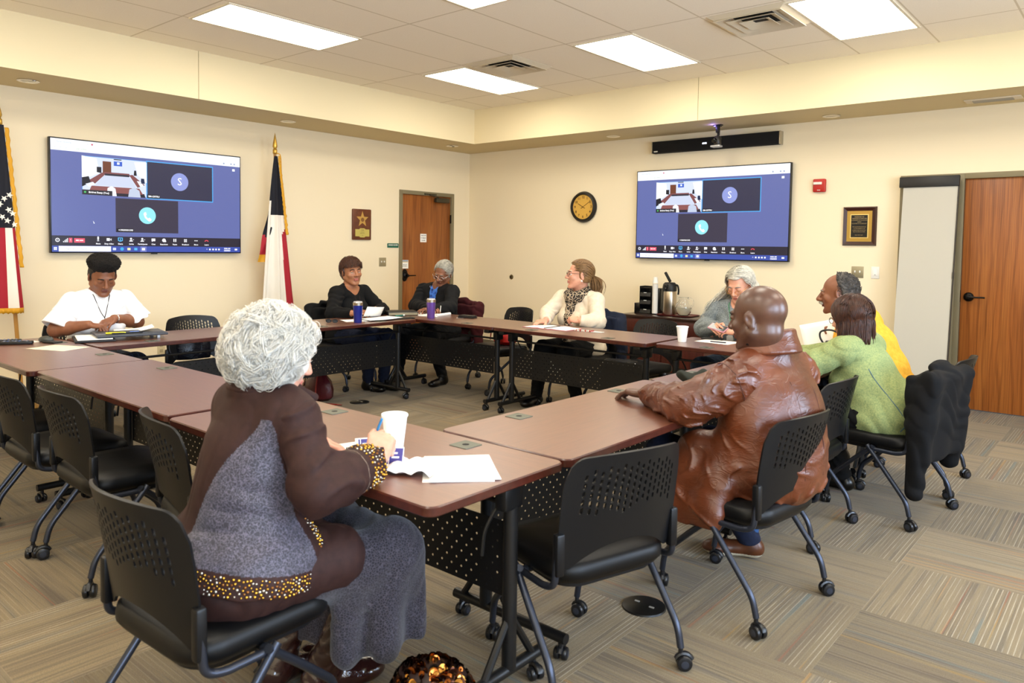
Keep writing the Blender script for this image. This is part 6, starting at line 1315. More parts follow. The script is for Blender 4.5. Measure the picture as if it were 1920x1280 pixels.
# ------------------------------------------------------------------ flags on poles
def cloth_sheet(fn, nu, nv, colour, mats, name, parent, th=.002):
    mb = MB(); vs = [fn(i/(nu-1), j/(nv-1)) for j in range(nv) for i in range(nu)]; fs = []; ms = []
    for j in range(nv-1):
        for i in range(nu-1): fs.append((j*nu+i, j*nu+i+1, (j+1)*nu+i+1, (j+1)*nu+i)); ms.append(colour((i+.5)/(nu-1), (j+.5)/(nv-1)))
    mb.v = vs; mb.f = fs; mb.m = ms; return mb.build(name, mats, parent, angle=180)
fl_white = cloth('flag_white', '#ece6da', None, .8, .1, (300, .1, .0008)); fl_navy = mat('flag_navy', '#11131f', .8); fl_red = mat('flag_red', '#a3182a', .75); fl_gold = mat('gold_fringe', '#d49a1c', .6, bump=(200, .6, .003))
m_pole = mat('oak_pole', '#b5843f', .35)
def pole(r, top, base, spear=True):
    b, t = Vector(base), Vector(top); mb = MB(); mb.tube([b+Vector((0, 0, .04)), t], .0155, 12); mb.build('pole', m_pole, r)
    mb = MB(); d = (t-b).normalized(); qq = Vector((0, 0, 1)).rotation_difference(d).to_matrix().to_4x4(); mb.lathe([(.016, 0), (.024, .01), (.024, .05), (.016, .06), (.026, .085), (.022, .12), (.001, .235)], t-d*.02, 14, qq); mb.build('finial', mat('gold_finial', '#c9a14a', .3, .8), r)
    mb = MB(); mb.lathe([(.001, 0), (.16, 0), (.17, .012), (.10, .04), (.03, .06), (.02, .10), (.001, .10)], b, 32); mb.build('base', mat('brass_base', '#8d6b2d', .35, .8), r)
r = thing('state_flag', 'navy, white and red flag with gold fringe on a pole right of the left screen', 'flag', (.27, -3.37, 0)); pole(r, (0, 0, 2.44), (0, 0, 0))
def tx(u, v):     # u across, v down
    z = 2.40-1.78*v; L = -.02-.17*min(1, v*1.05)**.8; Rr = .02+.24*v; y = L+(Rr-L)*u; x = .02+.035*(1-abs(2*u-1))*(.4+v)+.030*v*math.sin(u*16+v*1.5)+.012*math.sin(u*31)*v; return (x, y, z)
def txc(u, v):
    if v < .36+.05*(1-u) and v < .36: return 1 if not (u < .12 and v > .27) else 0
    if u > .74-.05*v and v > .46-.3*(u-.8): return 2
    return 0
cloth_sheet(tx, 61, 70, txc, [fl_white, fl_navy, fl_red], 'cloth', r)
cloth_sheet(lambda u, v: (.015+.012*math.sin(v*9+u*5), -.06-.12*v*.6-.075*v+.10*u-.02, 1.86-.62*v), 8, 24, lambda u, v: 3 if v > .87 else (2 if v > .52+.1*u else 1), [fl_white, fl_navy, fl_red, fl_gold], 'back_fold', r)
mb = MB(); mb.grid(lambda u, v: (.064+.006*math.sin(v*60)*u+.02*v, .010+.09*v+.035*(u-.5)*(.6+v*.3)+.003*math.sin(v*110), 2.40-.86*v), 5, 90); mb.build('fringe', fl_gold, r, angle=180, solid=.006)
mb = MB(); mb.tube(smooth_path([(.03, .0, 2.43), (.06, .03, 2.40), (.05, .05, 2.2), (.07, .075, 1.9), (.075, .10, 1.55)], 6), .006, 6); mb.build('cord', fl_gold, r)
r = thing('national_flag', 'striped flag with white stars and gold fringe at the left edge of the photo', 'flag', (.28, -5.83, 0)); pole(r, (-.02, -.13, 2.42), (0, 0, 0))
def us(u, v):
    z = 2.40-1.53*v; yr = -.115+.12*v+.0; w = .10+.48*v; y = yr-w*(1-u); x = .03+.035*v*math.sin(u*15+.5)+.05*(1-abs(2*u-1))*v+.015; return (x, y, z)
def usc(u, v):
    s = u*(.10+.48*v)/.58
    if v < .56: return 1
    return 0 if (int((1-u)*7.5+.55) % 2 == 1) else 2
cloth_sheet(us, 61, 60, usc, [fl_white, fl_navy, fl_red], 'cloth', r)
mb = MB()
for k, (u, v) in enumerate(((.93, .38), (.97, .48), (.88, .46), (.80, .40), (.84, .52), (.98, .54), (.75, .50), (.7, .43))):
    c = Vector(us(u, v))+Vector((.008, 0, 0)); a0 = R(20*k); mb.prism([(.028*(1 if j % 2 == 0 else .42)*math.cos(a0+R(36*j)), .028*(1 if j % 2 == 0 else .42)*math.sin(a0+R(36*j))) for j in range(10)], .002, Matrix.Translation(c) @ Matrix.Rotation(R(90), 4, 'Z') @ V3)
mb.build('stars', fl_white, r, angle=None)
mb = MB(); mb.grid(lambda u, v: (.05+.006*math.sin(v*30), -.112+.095*v+.030*u+.003*math.sin(v*90), 2.38-1.17*v), 4, 90); mb.build('fringe', fl_gold, r, angle=180, solid=.006)
mb = MB(); mb.grid(lambda u, v: tuple(Vector(us(u, 1))+Vector((.004*math.sin(u*90), 0, -.045*v-.006*math.sin(u*120)*v))), 60, 3); mb.build('hem_fringe', fl_gold, r, angle=180, solid=.004)

# ------------------------------------------------------------------ coffee cabinet
r = thing('coffee_cabinet', 'low dark cherry cabinet with a black top under the right screen', 'cabinet', (3.52, -.30, 0)); m_cherry = oak('cherry_cabinet', '#3c160f', '#4a1d14', '#57251a', .4)
mb = MB(); mb.box((0, 0, .35), (1.02, .50, .62), bev=.004); mb.box((0, .01, .03), (.98, .44, .06)); mb.build('carcass', m_cherry, r)
mb = MB(); mb.box((0, -.005, .675), (1.08, .54, .03), bev=.006); mb.build('worktop', mat('dark_worktop', '#2a1712', .3, coat=.3), r)
for s in (-1, 1):
    mb = MB(); mb.box((s*.252, -.256, .27), (.48, .018, .40), bev=.006); mb.box((s*.252, -.268, .27), (.36, .008, .28), bev=.004); d = mb.build('door', m_cherry, r); mb = MB(); mb.tube([(s*.05, -.275, .30), (s*.05, -.29, .31), (s*.05, -.29, .37), (s*.05, -.275, .38)], .005, 6); mb.build('handle', m_bronze, d)
    mb = MB(); mb.box((s*.252, -.256, .57), (.48, .018, .14), bev=.006); d = mb.build('drawer', m_cherry, r); mb = MB(); mb.tube([(s*.252-.045, -.268, .57), (s*.252-.04, -.285, .57), (s*.252+.04, -.285, .57), (s*.252+.045, -.268, .57)], .005, 6); mb.build('handle', m_bronze, d)
ZB = .69
r = thing('drink_caddy', 'black cup and condiment organiser with three open shelves on the coffee cabinet', 'organiser', (3.23, -.28, ZB), R(6)); m_acr = mat('black_acrylic', '#0c0b0b', .2)
mb = MB(); mb.box((-.05, .06, .16), (.14, .012, .32)); mb.box((-.12, -.0, .16), (.008, .15, .32)); mb.box((.02, -.0, .16), (.008, .15, .32))
for z in (.004, .11, .20, .30): mb.box((-.05, 0, z), (.14, .15, .008))
for z in (.03, .135, .225): mb.box((-.05, -.075, z), (.13, .006, .045), (R(-15), 0, 0))
mb.box((.075, .0, .15), (.10, .13, .30), bev=.004); mb.box((-.16, .0, .06), (.07, .12, .12), bev=.004); mb.build('body', m_acr, r)
mb = MB(); [mb.box((-.05, -.083, z), (.035, .002, .006)) for z in (.05, .155, .245)]; mb.build('labels', m_white, r)
r = thing('cup_stack', 'tall stack of white paper cups standing in the black organiser', 'cup stack', (3.30, -.335, ZB), 0); mb = MB()
for k in range(27): mb.lathe([(.031, .012+.0125*k), (.033, .0235+.0125*k), (.0345, .0245+.0125*k), (.033, .0255+.0125*k)], (.012, -.02, 0), 18, cap=False)
mb.lathe([(.001, .012), (.026, .012)], (.012, -.02, 0), 16, cap=False); mb.lathe([(.033, .36), (.022, .43), (.001, .43)], (.012, -.02, 0), 18, cap=False); mb.build('cups', m_white, r)
r = thing('serving_tray', 'dark red tray under the steel coffee urn and the glass pitcher', 'tray', (3.58, -.30, ZB)); mb = MB(); n = rrect(.44, .30, .06, 6); k = len(n); mb.add([(x*.96, y*.95, .004) for x, y in n]+[(x, y, .014) for x, y in n]+[(x*.98, y*.98, .014) for x, y in n]+[(x*.94, y*.93, .006) for x, y in n], [tuple(range(k))[::-1]]+[(a*k+i, a*k+(i+1) % k, (a+1)*k+(i+1) % k, (a+1)*k+i) for a in range(3) for i in range(k)]+[tuple(3*k+i for i in range(k))]); mb.build('tray_body', mat('red_lacquer', '#5c1414', .35), r)
r = thing('coffee_airpot', 'steel pump coffee airpot with a black lever lid on the cabinet', 'coffee pot', (3.46, -.285, ZB+.008)); m_steel = mat('brushed_steel', '#b8ab97', .28, 1.)
mb = MB(); mb.lathe([(.001, 0), (.074, 0), (.078, .01), (.078, .25), (.072, .27), (.001, .27)], seg=36); mb.build('flask', m_steel, r)
mb = MB(); mb.lathe([(.070, .262), (.080, .268), (.082, .31), (.075, .345), (.055, .365), (.001, .368)], seg=32); mb.box((0, -.075, .325), (.045, .05, .035), bev=.01); mb.tube([(0, -.085, .315), (0, -.10, .29)], .010, 8); mb.build('lid', m_black, r)
mb = MB(); mb.box((-.028, 0, .425), (.03, .028, .13), (0, R(-32), 0), .008); mb.build('pump_lever', m_black, r)
mb = MB(); mb.tube(smooth_path([(.075, 0, .34), (.10, 0, .33), (.112, 0, .28), (.108, 0, .23)], 5), .008, 8, flat=1.4); mb.build('handle', m_black, r)
r = thing('glass_pitcher', 'round clear glass pitcher half filled, beside the airpot', 'pitcher', (3.65, -.305, ZB+.008)); m_glass = mat('clear_glass', '#ffffff', .02, trans=1., ior=1.45)
pr = [(.001, .004), (.055, .004), (.078, .03), (.092, .075), (.088, .115), (.062, .155), (.052, .175), (.058, .205), (.060, .208), (.056, .205), (.049, .175), (.058, .153), (.084, .113), (.088, .075), (.074, .033), (.052, .009), (.001, .009)]; mb = MB(); mb.lathe(pr, seg=36, cap=False); mb.build('jug', m_glass, r)
mb = MB(); mb.lathe([(.001, .0105), (.05, .0105), (.072, .034), (.0855, .075), (.0845, .095), (.001, .095)], seg=32); mb.build('water', mat('cloudy_water', '#f2ecd8', .05, trans=.6, ior=1.33), r)
mb = MB(); mb.tube(smooth_path([(.05, .0, .195), (.10, .0, .19), (.118, .0, .14), (.09, 0, .085)], 6), .008, 10); mb.build('handle', m_glass, r)

# ------------------------------------------------------------------ floor boxes, bags and coats
for x, y, lb in ((6.14, -5.361, 'round black floor power box on the carpet near the front empty chair'), (2.165, -3.686, 'round black floor power box in the middle of the table square')):
    r = thing('floor_box', lb, 'floor outlet', (x, y, 0), R(25), 'floor power boxes'); r.scale = (.64, .64, 1); mb = MB(); mb.lathe([(.001, .010), (.115, .010), (.135, .006), (.14, 0)], seg=40, cap=False); mb.build('cover', mat('floor_box_black', '#171614', .4, .3), r)
    mb = MB(); mb.box((-.045, .03, .0105), (.032, .014, .004), (0, 0, R(-20))); mb.box((.05, -.03, .0105), (.032, .014, .004), (0, 0, R(-20))); mb.build('lids', mat('lid_silver', '#c9c6bc', .3, .6), r)
r = thing('drawstring_bag', 'dark red leather drawstring bag on the carpet under the woman in the black sweater', 'bag', (1.80, -3.87, 0)); m_bagred = mat('red_leather', '#4a0c14', .38, spec=.55, bump=(14, .5, .012))
mb = MB(); mb.lathe([(.001, .004), (.10, .004), (.135, .03), (.14, .10), (.118, .18), (.07, .235), (.055, .25), (.085, .275), (.078, .277), (.05, .252), (.001, .245)], seg=28); mb.v = [(x*1.15+.008*math.sin(9*math.atan2(y, x)), y*.8, z) for x, y, z in mb.v]; mb.build('pouch', m_bagred, r)
mb = MB(); mb.tube(smooth_path([(.05, -.05, .25), (.12, -.12, .12), (.16, -.14, .012), (.25, -.08, .008), (.33, -.04, .007)], 6), .007, 6, flat=.5); mb.tube(smooth_path([(-.06, -.02, .25), (-.12, -.03, .30), (-.16, -.06, .12), (-.20, -.12, .01)], 6), .006, 6, flat=.5); mb.tube([(.33, -.04, .007), (.37, -.02, .007)], [.016, .010], 6, flat=.3); mb.build('straps', mat('red_strap', '#7c2018', .45), r)
r = thing('handbag', 'glossy black handbag standing on the empty chair at the left wall', 'bag', (1.52, -4.93, .468), R(90)); mb = MB()
mb.lathe([(.001, 0), (.145, 0), (.155, .02), (.15, .10), (.135, .165), (.001, .175)], seg=36); mb.v = [(x, y*.42+.006*math.sin(z*70+x*40), z-.03*(1-(x/.15)**2)*(z > .15)) for x, y, z in mb.v]; mb.build('body', mat('black_patent', '#11121a', .15, spec=.7, bump=(90, .7, .004)), r)
mb = MB(); mb.tube(smooth_path([(-.13, 0, .14), (-.20, -.03, .19), (-.23, -.05, .10), (-.19, -.06, .03)], 6), .008, 6, flat=.6); mb.tube(smooth_path([(-.09, -.02, .15), (-.05, -.02, .165), (.05, -.02, .165), (.09, -.02, .15)], 5), .006, 6); mb.build('handle', mat('bag_handle', '#191512', .4), r)
r = thing('tote_bag', 'bright red bag lying on the empty chair left of the woman in the scarf', 'bag', (2.70, -2.28, .468), R(-14)); mb = MB(); mb.lathe([(.001, 0), (.12, 0), (.15, .03), (.145, .10), (.11, .15), (.001, .16)], seg=24); mb.v = [(x+.01*math.sin(z*40), y*.7+.012*math.sin(x*50), z) for x, y, z in mb.v]; mb.build('body', mat('bright_red_vinyl', '#b3160f', .4, bump=(18, .5, .01)), r)
mb = MB(); mb.tube(smooth_path([(-.10, 0, .12), (-.14, -.02, .22), (-.19, -.03, .14), (-.20, -.04, .02)], 6), .009, 6, flat=.5); mb.tube(smooth_path([(.08, 0, .12), (.14, -.02, .20), (.20, -.03, .12), (.19, -.02, .03)], 6), .009, 6, flat=.5); mb.build('straps', mat('red_webbing', '#8c130d', .6), r)
r = thing('backpack', 'black nylon bag with pale straps on the floor between two far tables', 'bag', (4.14, -2.36, 0), R(10)); mb = MB(); mb.box((0, 0, .24), (.40, .22, .46), bev=.08, seg=4); mb.v = [(x+.012*math.sin(z*22+y*20), y+.012*math.sin(x*25+z*15), z) for x, y, z in mb.v]; mb.build('body', mat('black_nylon', '#0d0d0f', .5, bump=(30, .6, .01)), r)
mb = MB()
for k in range(5): mb.tube(smooth_path([(-.17+.08*k, -.10, .44-.02*k), (-.14+.08*k, -.15, .47), (-.08+.07*k, -.14, .40), (-.06+.07*k, -.13, .33)], 5), .007, 5, flat=.4)
mb.build('straps', mat('glossy_strap', '#3a3a3c', .15, spec=.8), r)
r = thing('sequin_bag', 'bronze sequinned bag at the bottom edge of the photo by the woman in brown', 'bag', (6.13, -6.53, 0), R(30)); S_ = random.Random(4); mb = MB(); mb.lathe([(.001, 0), (.10, 0), (.125, .04), (.12, .12), (.085, .19), (.03, .215), (.001, .218)], seg=28); mb.v = [(x, y*.75, z) for x, y, z in mb.v]; mb.build('body', mat('bag_dark_brown', '#24130d', .5), r); mb = MB()
for k in range(620):
    a = S_.uniform(0, 6.28); z = .219*math.sqrt(S_.uniform(.02, 1)); rr = float(np.interp(z, [0, .04, .12, .19, .215, .219], [.102, .126, .121, .087, .035, .0]))+.002; c = Vector((rr*math.cos(a), rr*.75*math.sin(a), z)); nn = Vector((math.cos(a), math.sin(a)*1.3, .5 if z > .12 else 0)).normalized(); nn = (nn+Vector((S_.gauss(0, .25), S_.gauss(0, .25), S_.gauss(0, .25)))).normalized(); mb.mat(S_.choice((0, 0, 1, 2, 3))); mb.lathe([(.0025, 0), (S_.choice((.007, .009, .012)), .0006)], c, 10, Vector((0, 0, 1)).rotation_difference(nn).to_matrix().to_4x4(), cap=False)
o = mb.build('sequins', [mat('sequin_brown', '#3a1d10', .25, .9), mat('sequin_copper', '#a8602a', .2, 1.), mat('sequin_gold', '#d39a4a', .2, 1.), mat('sequin_black', '#120c0a', .2, .8)], r, angle=None); o['kind'] = 'stuff'
r.scale = (1.15, 1.15, 1.22)
r = thing('storage_box', 'plain white box standing by the far wall behind the woman in the scarf', 'box', (2.29, -1.0, 0)); mb = MB(); mb.box((0, 0, .225), (.36, .30, .45), bev=.006); mb.mat(0).box((0, 0, .46), (.38, .32, .03), bev=.004); mb.build('box_body', mat('white_card', '#e3dcc8', .7), r)

# ------------------------------------------------------------------ table-top things
def obj_on(name, label, cat, x, y, rz=0, z=ZT, group=None): return thing(name, label, cat, (x, y, z+.0006), R(rz), group)
def sheet(name, label, x, y, w, d, rz, z=ZT, m=None, curl=0., lines=0, group=None, cat='paper', th=.0006, cur2=0.):
    mb = MB(); mb.grid(lambda u, v: ((u-.5)*w, (v-.5)*d, .0003+curl*(max(0, u-.35)/.65)**2+cur2*(max(0, .5-v)*2)**2), 14, 10)
    o = mb.build(name, m or m_paper, None, angle=180, solid=th); o.location = (x, y, z); o.rotation_euler = (0, 0, R(rz)); tag(o, label, cat, group); return o
def foam_cup(x, y, label):
    r = thing('foam_cup', label, 'cup', (x, y, ZT+.0005), 0, 'white foam cups'); mb = MB(); mb.lathe([(.001, .002), (.030, .0), (.031, .004), (.043, .108), (.0455, .109), (.0465, .113), (.0455, .118), (.0425, .117), (.040, .10), (.029, .008), (.001, .007)], seg=40, cap=False); mb.build('cup_wall', mat('white_foam', '#f3f3f1', .6, sss=.1), r); return r
def tumbler(x, y, c, name, label):
    r = thing('travel_tumbler', label, 'tumbler', (x, y, ZT+.0005), 0, 'travel tumblers'); mb = MB(); mb.lathe([(.001, 0), (.034, 0), (.036, .004), (.044, .155), (.001, .155)], seg=36); mb.build('body', mat(name, c, .3, .4, coat=.4), r)
    mb = MB(); mb.lathe([(.0442, .154), (.0445, .178), (.042, .181), (.001, .181)], seg=36, cap=False); mb.build('rim', m_steel, r); mb = MB(); mb.lathe([(.040, .181), (.038, .190), (.001, .189)], seg=30, cap=False); mb.build('lid', mat('clear_lid', '#c9c9cc', .15), r); return r
foam_cup(5.672, -6.283, 'big white foam cup in front of the woman with white curls'); foam_cup(4.967, -2.844, 'small white foam cup on the far table left of the woman with the phone')
tumbler(2.249, -3.774, '#1c2a8c', 'tumbler_blue', 'cobalt blue travel tumbler in front of the woman in the black sweater'); tumbler(2.39, -3.01, '#6b4aa0', 'tumbler_purple', 'purple travel tumbler in front of the woman in the cardigan')
# near table
sheet('paper_sheet', 'white sheet at the near table corner, lower one of a pair', 6.002, -6.306, .28, .216, -44); sheet('paper_sheet', 'white sheet at the near table corner, top one of a pair', 6.012, -6.300, .28, .216, -40, ZT+.0012, curl=.003)
sheet('paper_sheet', 'loose white sheet left of the writing hand of the woman with white curls', 5.60, -6.43, .28, .216, 65, curl=.012); sheet('paper_sheet', 'white sheet under the spiral notebook, turned toward the table edge', 5.70, -6.485, .28, .216, 12, curl=.004)
r = obj_on('spiral_notebook', 'open white spiral notebook under the writing hand of the woman with white curls', 'notebook', 5.735, -6.42, 46); mb = MB(); mb.box((0, 0, .004), (.15, .21, .007), bev=.001); mb.build('pages', m_paper, r); mb = MB(); [mb.tube([(-.065+.0108*k, .108+.006*math.cos(a), .006+.006*math.sin(a)) for a in [2*math.pi*j/10 for j in range(10)]], .0007, 4, closed=True) for k in range(13)]; mb.build('spiral', m_steel, r)
o = MB(); S_ = random.Random(8); o.grid(lambda u, v: ((u-.5)*.17, (v-.5)*.15, .006+.030*abs(math.sin(5*u+2*v))*abs(math.sin(4*v-3*u+1))*(1-abs(2*u-1)**3)), 18, 16); o = o.build('paper_napkin', mat('tissue_white', '#eeeef2', .85), None, angle=60, solid=.0008); o.location = (5.915, -6.415, ZT+.001); o.rotation_euler = (0, 0, R(25)); tag(o, 'crumpled white paper napkin between the notebook and the sheets', 'napkin')
for k, (x, y, rz, tl, lb) in enumerate(((5.70, -6.43, 60, 58, 'violet and white printed card standing left of the writing hand'), (5.845, -6.44, 40, 52, 'violet and white printed card standing right of the writing hand'))):
    r = obj_on('printed_card', lb, 'card', x, y, rz, group='violet printed cards'); r.rotation_euler = (R(tl), 0, R(rz)); mb = MB(); mb.box((0, .034, .0), (.062, .066, .0016)); mb.mat(1).box((.004, .034, .0009), (.050, .058, .0006)); mb.build('card', [m_paper, mat('card_violet', '#3a357c', .5)], r); mb = MB(); mb.box((.002, .046, .0013), (.020, .006, .0003)); mb.box((.006, .032, .0013), (.024, .006, .0003)); mb.box((-.014, .034, .0013), (.0025, .058, .0003)); mb.build('printed_marks', m_white, r)
# far left of the near row
for k, (x, y, rz, lb) in enumerate(((1.89, -6.33, 60, 'black remote control with coloured keys at the far left of the near row'), (1.76, -6.36, 75, 'black remote control cut by the left edge of the photo'))):
    r = obj_on('remote_control', lb, 'remote', x, y, rz, group='remote controls'); mb = MB(); mb.box((0, 0, .011), (.19, .05, .021), bev=.006); mb.build('body', m_black, r); mb = MB(); [mb.mat((i+j) % 3).box((-.07+.022*i, -.013+.013*j, .0225), (.012, .008, .004), bev=.001) for i in range(7) for j in range(3)]; mb.build('keys', [mat('key_grey', '#8d8f96', .5), mat('key_blue', '#3f5f9a', .5), mat('key_dark', '#34353a', .5)], r)
sheet('paper_slip', 'small white slip beside the remote controls', 1.80, -6.20, .10, .05, 10, cat='paper')
sheet('paper_sheet', 'cream printed sheet lying alone at the left end of the near row', 2.245, -6.195, .30, .215, 24, m=mat('cream_paper', '#e8ddc4', .8))
r = obj_on('computer_mouse', 'grey computer mouse on a black pad beside the arm of the woman in white', 'mouse', 1.86, -6.145, 30); mb = MB(); mb.ball((0, 0, .012), (.055, .034, .027), 24, 14); mb.v = [(x, y, max(z, .001)) for x, y, z in mb.v]; mb.build('shell', mat('mouse_grey', '#3d403c', .35), r); mb = MB(); mb.box((.03, 0, .034), (.016, .006, .008), (0, R(20), 0), .002); mb.build('wheel', m_black, r)
o = MB().box((0, 0, .006), (.11, .07, .011), bev=.003).build('black_case', m_black); o.location = (1.965, -6.14, ZT+.0006); o.rotation_euler = (0, 0, R(20)); tag(o, 'small flat black case in front of the grey mouse', 'case')
# left table of the woman in white
r = obj_on('lap_desk', 'grey lap desk on small feet in front of the woman in white', 'lap desk', 2.03, -5.66, 78); mb = MB(); mb.box((0, 0, .034), (.46, .30, .018), bev=.008); mb.build('board', mat('lap_desk_grey', '#3c4048', .35), r); mb = MB(); [mb.box((sx*.17, sy*.11, .0125), (.022, .03, .025), bev=.003) for sx in (-1, 1) for sy in (-1, 1)]; mb.build('feet', mat('foot_silver', '#a9abad', .4, .5), r)
ZL = ZT+.044
r = obj_on('legal_pad', 'black folio with a white writing pad under the hands of the woman in white', 'writing pad', 1.985, -5.885, 74); mb = MB(); mb.box((0, 0, .008), (.25, .32, .015), bev=.003); mb.build('folio', mat('black_folio', '#121214', .5), r); mb = MB(); mb.box((0, .005, .019), (.215, .285, .008)); mb.build('pages', m_paper, r)
sheet('paper_sheet', 'white sheets piled on the lap desk of the woman in white', 1.96, -5.60, .26, .216, 70, ZL, curl=.03, th=.002)
r = obj_on('tablet', 'black tablet with a lit blue corner lying on the lap desk', 'tablet', 2.06, -5.70, 80, ZL); mb = MB(); mb.box((0, 0, .005), (.20, .14, .009), bev=.003); mb.build('body', m_black, r); mb = MB(); mb.box((.05, -.04, .0098), (.06, .02, .001)); mb.build('lit_corner', emi('tablet_blue', '#3f7fe0', 1.2), r)
r = obj_on('highlighter', 'yellow highlighter lying across the lap desk edge', 'marker', 2.10, -5.785, 70, ZL); mb = MB(); mb.tube([(-.06, 0, .007), (.04, 0, .007)], .007, 10); mb.build('barrel', mat('marker_yellow', '#d8c91e', .4), r); mb = MB(); mb.tube([(.04, 0, .007), (.066, 0, .007)], [.0075, .005], 10); mb.build('cap', mat('marker_cap', '#e2d92f', .4), r)
# table of the woman in the black sweater
r = obj_on('sunglasses', 'dark sunglasses lying left of the blue tumbler', 'glasses', 2.16, -3.99, 30); mb = MB()
for s in (-1, 1): mb.mat(0).tube([(s*.031+.022*math.cos(a), .008*math.cos(a), .021+.016*math.sin(a)) for a in [2*math.pi*k/16 for k in range(16)]], .002, 6, closed=True); mb.mat(1).add([(s*.031+.022*math.cos(a), .008*math.cos(a), .021+.016*math.sin(a)) for a in [2*math.pi*k/16 for k in range(16)]], [tuple(range(16))]); mb.mat(0).tube([(s*.06, 0, .03), (s*.064, .06, .022), (s*.058, .13, .004)], .0022, 6)
mb.tube([(-.009, 0, .03), (.009, 0, .03)], .002, 6); mb.build('frame', [m_black, mat('smoked_lens', '#2a2c30', .1)], r)
for k, (x, y, rz, w, d, c, lb) in enumerate(((2.10, -3.66, 70, .28, .216, .004, 'flat white sheet left of the blue tumbler'), (2.16, -3.40, 95, .30, .216, .003, 'white sheet on top of the black folder at the corner'), (2.20, -3.50, 80, .28, .216, .008, 'white sheet beneath the pages held by the woman in the black sweater'))): sheet('paper_sheet', lb, x, y, w, d, rz, ZT+.0095*(k > 0)+.001*k, curl=c, group=None)
r = obj_on('document_folder', 'open black document folder under papers at the far left corner', 'folder', 2.16, -3.36, 82); mb = MB(); mb.box((0, 0, .004), (.46, .26, .007), bev=.002); mb.build('cover', mat('black_folio', '#121214', .5), r)
r = obj_on('binder', 'thick dark grey binder behind the papers of the woman in the black sweater', 'binder', 1.92, -2.98, 60, ZT); mb = MB(); mb.box((0, 0, .020), (.30, .24, .036), bev=.004); mb.build('cover', mat('binder_black', '#171718', .5), r); mb = MB(); mb.box((0, -.006, .018), (.285, .24, .024)); mb.build('pages', mat('paper_block', '#8f8871', .8), r)
r = obj_on('marker_pen', 'teal marker lying on the black folder', 'marker', 2.13, -3.18, 100, ZT+.009); mb = MB(); mb.tube([(-.06, 0, .007), (.05, 0, .007)], .007, 10); mb.build('barrel', mat('marker_teal', '#1d6f63', .4), r); mb = MB(); mb.tube([(.05, 0, .007), (.075, 0, .007)], .0078, 10); mb.build('cap', m_white, r)
mb = MB(); mb.grid(lambda u, v: ((u-.5)*.21, (v-.5)*.05*(1-u*.3), .02+.13*v), 10, 8)
o = MB(); o.grid(lambda u, v: (-.02+.05*v+.025*math.sin(u*3.1), (u-.5)*.25, .010+.095*v-.02*u), 14, 10); o = o.build('paper_pages', m_paper, None, angle=180, solid=.003); o.location = (2.02, -3.41, ZT+.012); o.rotation_euler = (0, 0, R(12)); tag(o, 'stack of white pages held upright by the woman in the black sweater', 'paper')
# far row
sheet('paper_sheet', 'white sheet left of the purple tumbler under the arm of the woman in the cardigan', 2.02, -2.76, .28, .216, 5, curl=.002)
r = obj_on('writing_pad', 'white writing pad with its page rolled over, before the woman in the cardigan', 'notepad', 2.22, -2.80, 12); mb = MB(); mb.box((0, 0, .004), (.22, .26, .007)); mb.build('pages', m_paper, r); mb = MB(); mb.tube([(.105, -.12, .016), (.105, .12, .016)], .014, 14); mb.build('rolled_page', m_paper, r)
r = obj_on('phone_wallet', 'black phone wallet near the edge of the far left table', 'wallet', 2.60, -2.72, 10); mb = MB(); mb.box((0, 0, .009), (.17, .09, .017), bev=.004); mb.build('case', m_black, r); mb = MB(); mb.box((0, 0, .022), (.16, .085, .008), bev=.003); mb.build('flap', mat('wallet_brown', '#2c2622', .5), r)
r = obj_on('key_ring', 'silver keys beside the black phone wallet', 'keys', 2.56, -2.82, 30); mb = MB(); mb.tube([(.012*math.cos(a), .012*math.sin(a), .003) for a in [2*math.pi*k/14 for k in range(14)]], .0012, 5, closed=True); mb.box((.035, .004, .003), (.05, .009, .002)); mb.box((.03, -.014, .003), (.05, .009, .002), (0, 0, R(-25))); mb.build('keys', m_silver, r)
r = obj_on('open_notebook', 'open white notebook with a pink cover in front of the woman in the scarf', 'notebook', 3.72, -2.83, 2); mb = MB(); mb.box((0, 0, .003), (.46, .25, .005), bev=.001); mb.build('cover', mat('pink_cover', '#c98a8a', .6), r)
for s in (-1, 1): mb = MB(); mb.grid(lambda u, v: (s*(.004+.215*u), (v-.5)*.235, .006+.010*math.sin(math.pi*min(1, u*1.3))**2*(1-u)), 12, 4); mb.build('page', m_paper, r, angle=180, solid=.004)
mb = MB(); mb.tube([(0, -.12, .009), (0, .12, .009)], .003, 6); mb.build('spine', m_black, r)
r = obj_on('lanyard', 'coiled beaded lanyard with a white badge beside the open notebook', 'lanyard', 4.09, -2.82, 8); mb = MB()
for k in range(30): a = 2*math.pi*k/30; mb.mat(k % 3 % 2).ball((.075*math.cos(a)-.05, .032*math.sin(a), .005), .005, 8, 6)
mb.build('beads', [mat('bead_white', '#d8d2c6', .4), mat('bead_red', '#a8322a', .4)], r); mb = MB(); mb.mat(0).box((.085, 0, .003), (.10, .05, .003)); mb.mat(1).box((.035, .0, .007), (.03, .03, .008), bev=.003); mb.build('badge', [m_white, mat('badge_red', '#a3222a', .5)], r)
sheet('paper_sheet', 'white printed sheet in front of the woman with the phone', 5.16, -2.64, .28, .216, -4); r = obj_on('phone_case', 'open black phone case under the hands of the woman with the phone', 'phone case', 5.06, -2.52, 12); mb = MB(); mb.box((0, 0, .005), (.16, .09, .009), bev=.003); mb.build('case', m_black, r)
